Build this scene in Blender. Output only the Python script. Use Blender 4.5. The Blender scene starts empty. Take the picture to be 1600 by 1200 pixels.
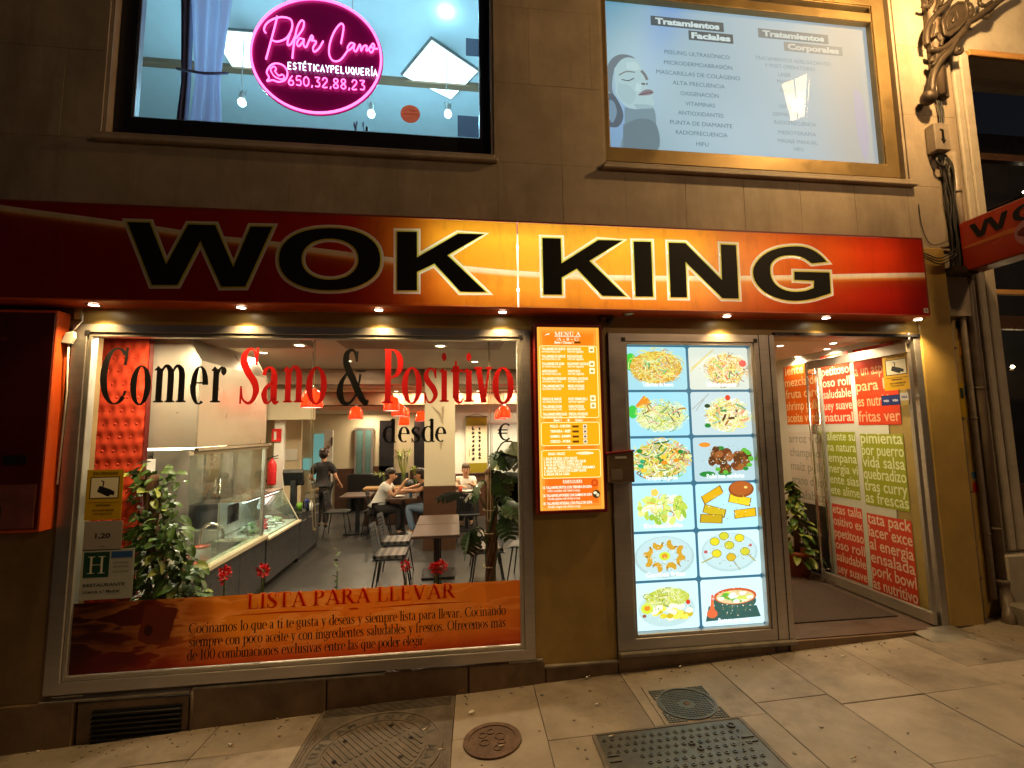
import bpy, bmesh, math, random
from mathutils import Vector, Matrix
from mathutils.geometry import tessellate_polygon
random.seed(7)
SC = bpy.context.scene
COL = SC.collection
R_ = math.radians
# ------------------------------------------------------------------ camera
CAM = Vector((0.0, -3.9, 1.55))
FPX = 720.0
_y, _p, _r = 0.123051190, 0.0997613390, 0.0137073112
_f = Vector((math.sin(_y)*math.cos(_p), math.cos(_y)*math.cos(_p), math.sin(_p)))
_rt = Vector((math.cos(_y), -math.sin(_y), 0)); _dn = _f.cross(_rt)
RT = math.cos(_r)*_rt + math.sin(_r)*_dn
DN = -math.sin(_r)*_rt + math.cos(_r)*_dn
cd = bpy.data.cameras.new('camera'); cam = bpy.data.objects.new('camera', cd); COL.objects.link(cam)
cd.sensor_width = 36.0; cd.lens = FPX/1600*36; cd.clip_start = 0.02; cd.clip_end = 400
m = Matrix((RT, -DN, -_f)).transposed().to_4x4(); m.translation = CAM
cam.matrix_world = m
SC.camera = cam
# ------------------------------------------------------------------ world: night sky, almost no light left
W = bpy.data.worlds.new('World'); SC.world = W; W.use_nodes = True
nt = W.node_tree; bg = nt.nodes['Background']
sky = nt.nodes.new('ShaderNodeTexSky'); sky.sky_type = 'NISHITA'; sky.sun_disc = False
sky.sun_elevation = R_(-3.0); sky.sun_rotation = R_(150)
nt.links.new(sky.outputs[0], bg.inputs[0]); bg.inputs[1].default_value = 0.12
SC.view_settings.view_transform = 'Standard'; SC.view_settings.look = 'None'
SC.view_settings.exposure = 0.0; SC.view_settings.gamma = 1.0; SC.view_settings.use_curve_mapping = False
SC.cycles.max_bounces = 7; SC.cycles.diffuse_bounces = 4; SC.cycles.glossy_bounces = 4
SC.cycles.transparent_max_bounces = 16; SC.cycles.transmission_bounces = 4
SC.cycles.caustics_reflective = False; SC.cycles.caustics_refractive = False
SC.cycles.sample_clamp_indirect = 4.0
SC.cycles.use_denoising = True
# ------------------------------------------------------------------ helpers
def at(u, v, Y=None, X=None, Z=None):
    """a point of the photograph on the plane Y=, X= or Z="""
    d = RT*((u-800)/FPX) + DN*((v-600)/FPX) + _f
    if X is not None: t = (X-CAM.x)/d.x
    elif Z is not None: t = (Z-CAM.z)/d.z
    else: t = ((Y or 0.0)-CAM.y)/d.y
    return CAM + d*t
def GZ(x, y): return -0.518 + 0.048*x - 0.05*y
def S(r, g, b):
    f = lambda c: ((c/255+0.055)/1.055)**2.4 if c > 10 else c/255/12.92
    return (f(r), f(g), f(b), 1.0)
WL = {}
def link(o, parent=None):
    COL.objects.link(o)
    if parent is not None: o.parent = parent
    return o
def tag(o, label=None, cat=None, group=None, kind=None):
    if label: o['label'] = label
    if cat: o['category'] = cat
    if group: o['group'] = group
    if kind: o['kind'] = kind
    return o
def thing(name, label, cat, loc=(0, 0, 0), rz=0, group=None, parent=None):
    o = bpy.data.objects.new(name, None); o.empty_display_size = 0.05
    link(o, parent); o.location = Vector(loc); o.rotation_euler = (0, 0, rz)
    WL[o] = Vector(loc)
    return tag(o, label, cat, group)
def kids(o): return [c for c in COL.objects if c.parent == o]
def copy_tree(o, parent=None, label=None):
    c = o.copy(); COL.objects.link(c)
    if parent is not None: c.parent = parent
    for k in kids(o): copy_tree(k, c)
    if label: c['label'] = label
    return c
class MB:
    def __init__(s, T=None):
        s.v = []; s.f = []; s.c = []; s.sm = []; s.T = T; s.col = (1, 1, 1, 1); s.lay = 0
    def add(s, vs, fs, smooth=False, col=None):
        n = len(s.v)
        s.v += [s.T(Vector(p)) if s.T else Vector(p) for p in vs]
        for f in fs:
            s.f.append([n+i for i in f]); s.c.append(col or s.col); s.sm.append(smooth)
        return s
    def box(s, x0, x1, y0, y1, z0, z1, col=None):
        vs = [(x, y, z) for x in (x0, x1) for y in (y0, y1) for z in (z0, z1)]
        return s.add(vs, [(0, 1, 3, 2), (4, 6, 7, 5), (0, 4, 5, 1), (2, 3, 7, 6), (0, 2, 6, 4), (1, 5, 7, 3)], col=col)
    def obox(s, c, ax, ay, az, col=None):
        c = Vector(c); ax = Vector(ax); ay = Vector(ay); az = Vector(az)
        vs = [c+ax*i+ay*j+az*k for i in (-1, 1) for j in (-1, 1) for k in (-1, 1)]
        return s.add(vs, [(0, 1, 3, 2), (4, 6, 7, 5), (0, 4, 5, 1), (2, 3, 7, 6), (0, 2, 6, 4), (1, 5, 7, 3)], col=col)
    def bar(s, a, b, w, h, up=(0, 0, 1), col=None):
        a = Vector(a); b = Vector(b); d = b-a; L = d.length; d.normalize()
        sd = d.cross(Vector(up)); sd.normalize(); u = sd.cross(d)
        return s.obox((a+b)/2, d*L/2, sd*w/2, u*h/2, col=col)
    def tube(s, pts, r, n=8, closed=False, caps=True, col=None):
        pts = [Vector(p) for p in pts]; m = len(pts)
        rs = r if isinstance(r, (list, tuple)) else [r]*m
        vs = []; fs = []; prev = None
        for i, p in enumerate(pts):
            a = pts[(i-1) % m] if closed or i > 0 else p
            b = pts[(i+1) % m] if closed or i < m-1 else p
            d = (b-a)
            if d.length < 1e-9: d = Vector((0, 0, 1))
            d.normalize()
            if prev is None:
                q = Vector((0, 0, 1)) if abs(d.z) < .9 else Vector((1, 0, 0))
                x = d.cross(q).normalized()
            else:
                x = prev - d*prev.dot(d)
                if x.length < 1e-6: x = d.orthogonal()
                x.normalize()
            prev = x; y = d.cross(x)
            for k in range(n):
                t = 2*math.pi*k/n; vs.append(p+(x*math.cos(t)+y*math.sin(t))*rs[i])
        for i in range(m if closed else m-1):
            j = (i+1) % m
            for k in range(n):
                l = (k+1) % n; fs.append((i*n+k, i*n+l, j*n+l, j*n+k))
        if caps and not closed:
            fs.append(tuple(range(n-1, -1, -1))); fs.append(tuple((m-1)*n+k for k in range(n)))
        return s.add(vs, fs, True, col)
    def cyl(s, a, b, r, n=12, r2=None, col=None): return s.tube([a, b], [r, r if r2 is None else r2], n, col=col)
    def lathe(s, prof, c=(0, 0, 0), n=20, col=None, smooth=True):
        c = Vector(c); vs = []; fs = []
        for r, z in prof:
            for k in range(n):
                t = 2*math.pi*k/n; vs.append(c+Vector((r*math.cos(t), r*math.sin(t), z)))
        for i in range(len(prof)-1):
            for k in range(n):
                l = (k+1) % n; fs.append((i*n+k, i*n+l, (i+1)*n+l, (i+1)*n+k))
        return s.add(vs, fs, smooth, col)
    def ball(s, c, r, n=12, m=8, col=None):
        c = Vector(c); rr = r if isinstance(r, (tuple, list, Vector)) else (r, r, r); vs = []; fs = []
        for i in range(m+1):
            p = math.pi*i/m
            for k in range(n):
                t = 2*math.pi*k/n
                vs.append(c+Vector((rr[0]*math.sin(p)*math.cos(t), rr[1]*math.sin(p)*math.sin(t), -rr[2]*math.cos(p))))
        for i in range(m):
            for k in range(n):
                l = (k+1) % n; fs.append((i*n+k, i*n+l, (i+1)*n+l, (i+1)*n+k))
        return s.add(vs, fs, True, col)
    def prism(s, loops, y0, y1, col=None, thin=False):
        """loops: outline then holes, (x,z) pairs; solid between y0 (front) and y1"""
        flat = [p for l in loops for p in l]; n = len(flat)
        tris = tessellate_polygon([[Vector((p[0], p[1], 0)) for p in l] for l in loops])
        if thin: return s.add([(p[0], y0, p[1]) for p in flat], [tuple(t) for t in tris], col=col)
        vs = [(p[0], y0, p[1]) for p in flat]+[(p[0], y1, p[1]) for p in flat]
        fs = [tuple(t) for t in tris]+[tuple(n+i for i in reversed(t)) for t in tris]
        b = 0
        for l in loops:
            k = len(l)
            for i in range(k): j = (i+1) % k; fs.append((b+i, b+j, n+b+j, n+b+i))
            b += k
        return s.add(vs, fs, col=col)
    def flat(s, pts, col=None, dy=0.00006, y=None):
        """a flat printed shape, (x,z) points, each a hair above the one before"""
        s.lay += 1; yy = -s.lay*dy if y is None else y
        tris = tessellate_polygon([[Vector((p[0], p[1], 0)) for p in pts]])
        return s.add([(p[0], yy, p[1]) for p in pts], [tuple(t) for t in tris], col=col)
    def rect(s, x0, x1, z0, z1, col): return s.flat([(x0, z0), (x1, z0), (x1, z1), (x0, z1)], col)
    def ell(s, cx, cz, rx, rz, col, n=20, a=0.0):
        ca, sa = math.cos(a), math.sin(a); P = []
        for k in range(n):
            t = 2*math.pi*k/n; x = rx*math.cos(t); z = rz*math.sin(t)
            P.append((cx+x*ca-z*sa, cz+x*sa+z*ca))
        return s.flat(P, col)
    def rib(s, pts, w, col):
        """flat ribbon along (x,z) points; w one width or one per point"""
        s.lay += 1; yy = -s.lay*0.00006; m = len(pts); vs = []; fs = []
        ws = w if isinstance(w, (list, tuple)) else [w]*m
        for i in range(m):
            a = pts[max(0, i-1)]; b = pts[min(m-1, i+1)]
            dx, dz = b[0]-a[0], b[1]-a[1]; L = math.hypot(dx, dz) or 1
            nx, nz = -dz/L*ws[i]/2, dx/L*ws[i]/2
            vs += [(pts[i][0]+nx, yy, pts[i][1]+nz), (pts[i][0]-nx, yy, pts[i][1]-nz)]
        for i in range(m-1): fs.append((2*i, 2*i+1, 2*i+3, 2*i+2))
        return s.add(vs, fs, col=col)
    def grid(s, fn, nu, nv, smooth=True, col=None):
        vs = [fn(i/nu, j/nv) for j in range(nv+1) for i in range(nu+1)]
        fs = [(j*(nu+1)+i, j*(nu+1)+i+1, (j+1)*(nu+1)+i+1, (j+1)*(nu+1)+i) for j in range(nv) for i in range(nu)]
        return s.add(vs, fs, smooth, col)
    def mesh(s, name, off=Vector((0, 0, 0)), bev=0, seg=1, recalc=True):
        me = bpy.data.meshes.new(name)
        me.from_pydata([tuple(p-off) for p in s.v], [], s.f)
        me.polygons.foreach_set('use_smooth', s.sm)
        if any(c != (1, 1, 1, 1) for c in s.c):
            ca = me.color_attributes.new('tint', 'FLOAT_COLOR', 'CORNER')
            i = 0
            for p, c in zip(me.polygons, s.c):
                for _ in p.vertices: ca.data[i].color = c; i += 1
        if recalc or bev:
            bm = bmesh.new(); bm.from_mesh(me)
            if recalc: bmesh.ops.recalc_face_normals(bm, faces=bm.faces)
            if bev:
                ed = [e for e in bm.edges if len(e.link_faces) == 2 and e.calc_face_angle(0) > 0.6]
                bmesh.ops.bevel(bm, geom=ed, offset=bev, segments=seg, affect='EDGES', clamp_overlap=True)
            bm.to_mesh(me); bm.free()
        me.update()
        return me
    def build(s, name, mat, parent=None, loc=None, bev=0, seg=1, recalc=True, kind=None, label=None, cat=None, group=None):
        if parent is not None: off = WL.get(parent, Vector((0, 0, 0)))
        else: off = Vector(loc) if loc is not None else Vector((0, 0, 0))
        me = s.mesh(name, off, bev, seg, recalc); me.materials.append(mat)
        o = bpy.data.objects.new(name, me); link(o, parent)
        WL[o] = off
        if parent is None: o.location = off
        return tag(o, label, cat, group, kind)
def cat_rom(P, n=6, closed=False):
    P = [Vector(p) for p in P]; m = len(P); out = []
    g = (lambda i: P[i % m]) if closed else (lambda i: P[max(0, min(m-1, i))])
    for i in range(m if closed else m-1):
        a, b, c, d = g(i-1), g(i), g(i+1), g(i+2)
        for k in range(n):
            t = k/n
            out.append(0.5*((2*b)+(c-a)*t+(2*a-5*b+4*c-d)*t*t+(3*b-a-3*c+d)*t**3))
    if not closed: out.append(P[-1])
    return out
def cr2(P, n=6, closed=False): return [(q.x, q.y) for q in cat_rom([(p[0], p[1], 0) for p in P], n, closed)]
# builtin sans lettering -> MB triangles in the (x,z) plane
_tc = {}
def text_geo(body, size=1.0, spacing=1.0, bold=0.0):
    key = (body, spacing, bold)
    if key not in _tc:
        cu = bpy.data.curves.new('txt', 'FONT'); cu.body = body; cu.size = 1.0; cu.space_character = spacing
        cu.resolution_u = 3; cu.offset = bold
        ob = bpy.data.objects.new('txt', cu); COL.objects.link(ob)
        dg = bpy.context.evaluated_depsgraph_get(); dg.update()
        me = bpy.data.meshes.new_from_object(ob.evaluated_get(dg))
        vs = [(v.co.x, v.co.y) for v in me.vertices]; fs = [tuple(p.vertices) for p in me.polygons]
        bpy.data.objects.remove(ob); bpy.data.curves.remove(cu); bpy.data.meshes.remove(me)
        w0 = min([v[0] for v in vs] or [0]); w1 = max([v[0] for v in vs] or [0])
        _tc[key] = (vs, fs, w0, w1)
    return _tc[key]
def put_text(mb, body, x, z, size, col, align='L', width=None, spacing=1.0, bold=0.0, slope=0.0):
    vs, fs, w0, w1 = text_geo(body, spacing=spacing, bold=bold)
    if not vs: return 0
    sx = size if width is None else width/max(1e-6, w1-w0)
    W_ = (w1-w0)*sx
    ox = x-w0*sx-(W_ if align == 'R' else W_/2 if align == 'C' else 0)
    mb.lay += 1; yy = -mb.lay*0.00006
    mb.add([(ox+a*sx, yy, z+b*size+slope*(a*sx)) for a, b in vs], fs, col=col)
    return W_
# ------------------------------------------------------------------ materials
MATS = {}
def new_mat(name):
    M_ = bpy.data.materials.new(name); M_.use_nodes = True
    t = M_.node_tree; b = t.nodes['Principled BSDF']
    return M_, t, b
def nd(t, kind, **kw):
    n = t.nodes.new('ShaderNode'+kind)
    for k, v in kw.items(): setattr(n, k, v)
    return n
def mixc(t, a, b, fac, blend='MIX'):
    n = nd(t, 'Mix', data_type='RGBA', blend_type=blend)
    for sock, val in ((n.inputs[0], fac), (n.inputs[6], a), (n.inputs[7], b)):
        if hasattr(val, 'is_linked') or isinstance(val, bpy.types.NodeSocket): t.links.new(val, sock)
        else: sock.default_value = val
    return n.outputs[2]
def noise(t, scale, detail=4, rough=.6, coord='Object', stretch=None):
    tc = nd(t, 'TexCoord'); n = nd(t, 'TexNoise'); n.inputs['Scale'].default_value = scale
    n.inputs['Detail'].default_value = detail; n.inputs['Roughness'].default_value = rough
    src = tc.outputs[coord]
    if stretch:
        mp = nd(t, 'Mapping'); mp.inputs['Scale'].default_value = stretch
        t.links.new(src, mp.inputs[0]); src = mp.outputs[0]
    t.links.new(src, n.inputs['Vector'])
    return n.outputs['Fac']
def ramp(t, src, stops, interp='LINEAR'):
    r = nd(t, 'ValToRGB'); r.color_ramp.interpolation = interp
    e = r.color_ramp.elements
    while len(e) < len(stops): e.new(0.5)
    for i, (p, c) in enumerate(stops): e[i].position = p; e[i].color = c
    t.links.new(src, r.inputs[0]); return r.outputs[0]
def mat(name, col, rough=.6, metal=0.0, var=.25, vscale=6, bump=.0, bscale=60, dirt=0.0, dcol=(.02, .015, .01, 1), spec=.5, stretch=None, rvar=.1, coat=0.0, each=0.0, dstretch=None):
    """plain surface: colour with wear, roughness variation and fine relief"""
    M_, t, b = new_mat(name); c = (*col[:3], 1)
    n1 = noise(t, vscale, 5, .65, stretch=stretch)
    d = tuple(x*(1-var) for x in c[:3])+(1,); l = tuple(min(1, x*(1+var)) for x in c[:3])+(1,)
    cc = ramp(t, n1, [(.3, d), (.7, l)])
    if dirt:
        n2 = noise(t, vscale*.45, 6, .7, stretch=dstretch); f = ramp(t, n2, [(.48, (0, 0, 0, 1)), (.68, (dirt, dirt, dirt, 1))])
        cc = mixc(t, cc, dcol, f)
    if each:                                   # every block a little different from the next
        oi = nd(t, 'ObjectInfo'); cc = mixc(t, cc, ramp(t, oi.outputs['Random'], [(0, (1-each, 1-each*1.05, 1-each*1.15, 1)), (1, (1, 1, 1, 1))]), 1.0, 'MULTIPLY')
    t.links.new(cc, b.inputs['Base Color'])
    b.inputs['Metallic'].default_value = metal
    b.inputs['Specular IOR Level'].default_value = spec
    b.inputs['Coat Weight'].default_value = coat
    if rvar:
        rr = ramp(t, noise(t, vscale*2.3, 4), [(.3, (max(0, rough-rvar),)*3+(1,)), (.7, (min(1, rough+rvar),)*3+(1,))])
        t.links.new(rr, b.inputs['Roughness'])
    else: b.inputs['Roughness'].default_value = rough
    if bump:
        bp = nd(t, 'Bump'); bp.inputs['Strength'].default_value = bump; bp.inputs['Distance'].default_value = .01
        t.links.new(noise(t, bscale, 6, .7), bp.inputs['Height']); t.links.new(bp.outputs[0], b.inputs['Normal'])
    MATS[name] = M_; return M_
def emit(name, col, strength):
    M_, t, b = new_mat(name)
    b.inputs['Base Color'].default_value = (*[x*.5 for x in col[:3]], 1)
    b.inputs['Emission Color'].default_value = (*col[:3], 1); b.inputs['Emission Strength'].default_value = strength
    MATS[name] = M_; return M_
def print_mat(name, rough=.45, strength=0.0, transl=0.0):
    """printed colours from the mesh; strength>0: a backlit print, transl: light comes through from behind"""
    M_, t, b = new_mat(name)
    a = nd(t, 'Attribute'); a.attribute_name = 'tint'
    t.links.new(a.outputs['Color'], b.inputs['Base Color']); b.inputs['Roughness'].default_value = rough
    b.inputs['Specular IOR Level'].default_value = .3
    if strength:
        t.links.new(a.outputs['Color'], b.inputs['Emission Color']); b.inputs['Emission Strength'].default_value = strength
        b.inputs['Base Color'].default_value = (.1, .1, .1, 1); b.inputs['Specular IOR Level'].default_value = .08; b.inputs['Roughness'].default_value = .7
        for l in list(t.links):
            if l.to_socket == b.inputs['Base Color']: t.links.remove(l)
    if transl:
        tr = nd(t, 'BsdfTranslucent'); t.links.new(a.outputs['Color'], tr.inputs[0])
        mx = nd(t, 'MixShader'); mx.inputs[0].default_value = transl
        out = [n for n in t.nodes if n.type == 'OUTPUT_MATERIAL'][0]
        t.links.new(b.outputs[0], mx.inputs[1]); t.links.new(tr.outputs[0], mx.inputs[2]); t.links.new(mx.outputs[0], out.inputs[0])
    MATS[name] = M_; return M_
def glass(name, tint=(.95, .97, .96), ior=1.45, gain=1.0, dust=0.0):
    M_, t, b = new_mat(name); t.nodes.remove(b)
    out = [n for n in t.nodes if n.type == 'OUTPUT_MATERIAL'][0]
    tr = nd(t, 'BsdfTransparent'); tr.inputs[0].default_value = (*tint, 1)
    gl = nd(t, 'BsdfGlossy'); gl.inputs['Roughness'].default_value = .01
    fr = nd(t, 'Fresnel'); fr.inputs[0].default_value = ior
    ge = nd(t, 'NewGeometry'); mm = nd(t, 'Math', operation='SUBTRACT'); mm.inputs[0].default_value = 1.0
    t.links.new(ge.outputs['Backfacing'], mm.inputs[1])
    m2 = nd(t, 'Math', operation='MULTIPLY'); t.links.new(fr.outputs[0], m2.inputs[0]); t.links.new(mm.outputs[0], m2.inputs[1])
    m3 = nd(t, 'Math', operation='MULTIPLY', use_clamp=True); t.links.new(m2.outputs[0], m3.inputs[0]); m3.inputs[1].default_value = gain
    mx = nd(t, 'MixShader'); t.links.new(m3.outputs[0], mx.inputs[0]); t.links.new(tr.outputs[0], mx.inputs[1]); t.links.new(gl.outputs[0], mx.inputs[2])
    fin = mx.outputs[0]
    if dust:
        df = nd(t, 'BsdfDiffuse'); df.inputs[0].default_value = (.5, .5, .48, 1)
        m4 = nd(t, 'MixShader'); t.links.new(ramp(t, noise(t, 3, 5), [(.4, (0, 0, 0, 1)), (.8, (dust,)*3+(1,))]), m4.inputs[0])
        t.links.new(fin, m4.inputs[1]); t.links.new(df.outputs[0], m4.inputs[2]); fin = m4.outputs[0]
    t.links.new(fin, out.inputs[0]); MATS[name] = M_; return M_
def lamp(kind, loc, energy, col, parent=None, size=.05, cone=None, blend=.5, rot=None):
    l = bpy.data.lights.new('light', kind); l.energy = energy; l.color = col[:3]
    if kind in ('POINT', 'SPOT'): l.shadow_soft_size = size
    if kind == 'SPOT': l.spot_size = R_(cone); l.spot_blend = blend
    if kind == 'AREA': l.shape = 'DISK'; l.size = size
    o = bpy.data.objects.new('light', l); link(o, parent)
    o.location = Vector(loc)-(WL.get(parent, Vector((0, 0, 0))) if parent is not None else Vector((0, 0, 0)))
    if rot: o.rotation_euler = rot
    return o
# ------------------------------------------------------------------ a small condensed roman (stems, hairlines, serifs)
TK, HL, XH = .115, .034, .66
def arc_(cx, cz, rx, rz, a0, a1, n=14, T=TK, h=HL):
    P = []; Wd = []
    for k in range(n+1):
        a = R_(a0+(a1-a0)*k/n); P.append((cx+rx*math.cos(a), cz+rz*math.sin(a))); Wd.append(h+(T-h)*abs(math.cos(a))**1.4)
    return (P, Wd)
def st_(x, z0, z1, w=TK): return ([(x, z0), (x, z1)], [w, w])
def ln_(x0, z0, x1, z1, w): return ([(x0, z0), (x1, z1)], [w, w])
def sf_(x, z, w, d=1):
    h = .034
    return ([(x-w/2, z+d*h*.5), (x, z+d*h*.7), (x+w/2, z+d*h*.5)], [h*.9, h*1.6, h*.9])
def cv_(P, Wd, n=5):
    q = cr2(P, n); m = len(P)-1; out = []
    for i in range(len(q)):
        f = i/(len(q)-1)*m; a = min(int(f), m-1); out.append(Wd[a]+(Wd[a+1]-Wd[a])*(f-a))
    return (q, out)
def dot_(x, z, r=.062, rz=None):
    rz = rz or r
    return ([(x, z-rz), (x, z-rz*.5), (x, z), (x, z+rz*.5), (x, z+rz)], [r*.2, r*1.7, r*2, r*1.7, r*.2])
def flag_(x, z): return ([(x-.09, z-.075), (x, z-.015)], [.03, .07])
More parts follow.
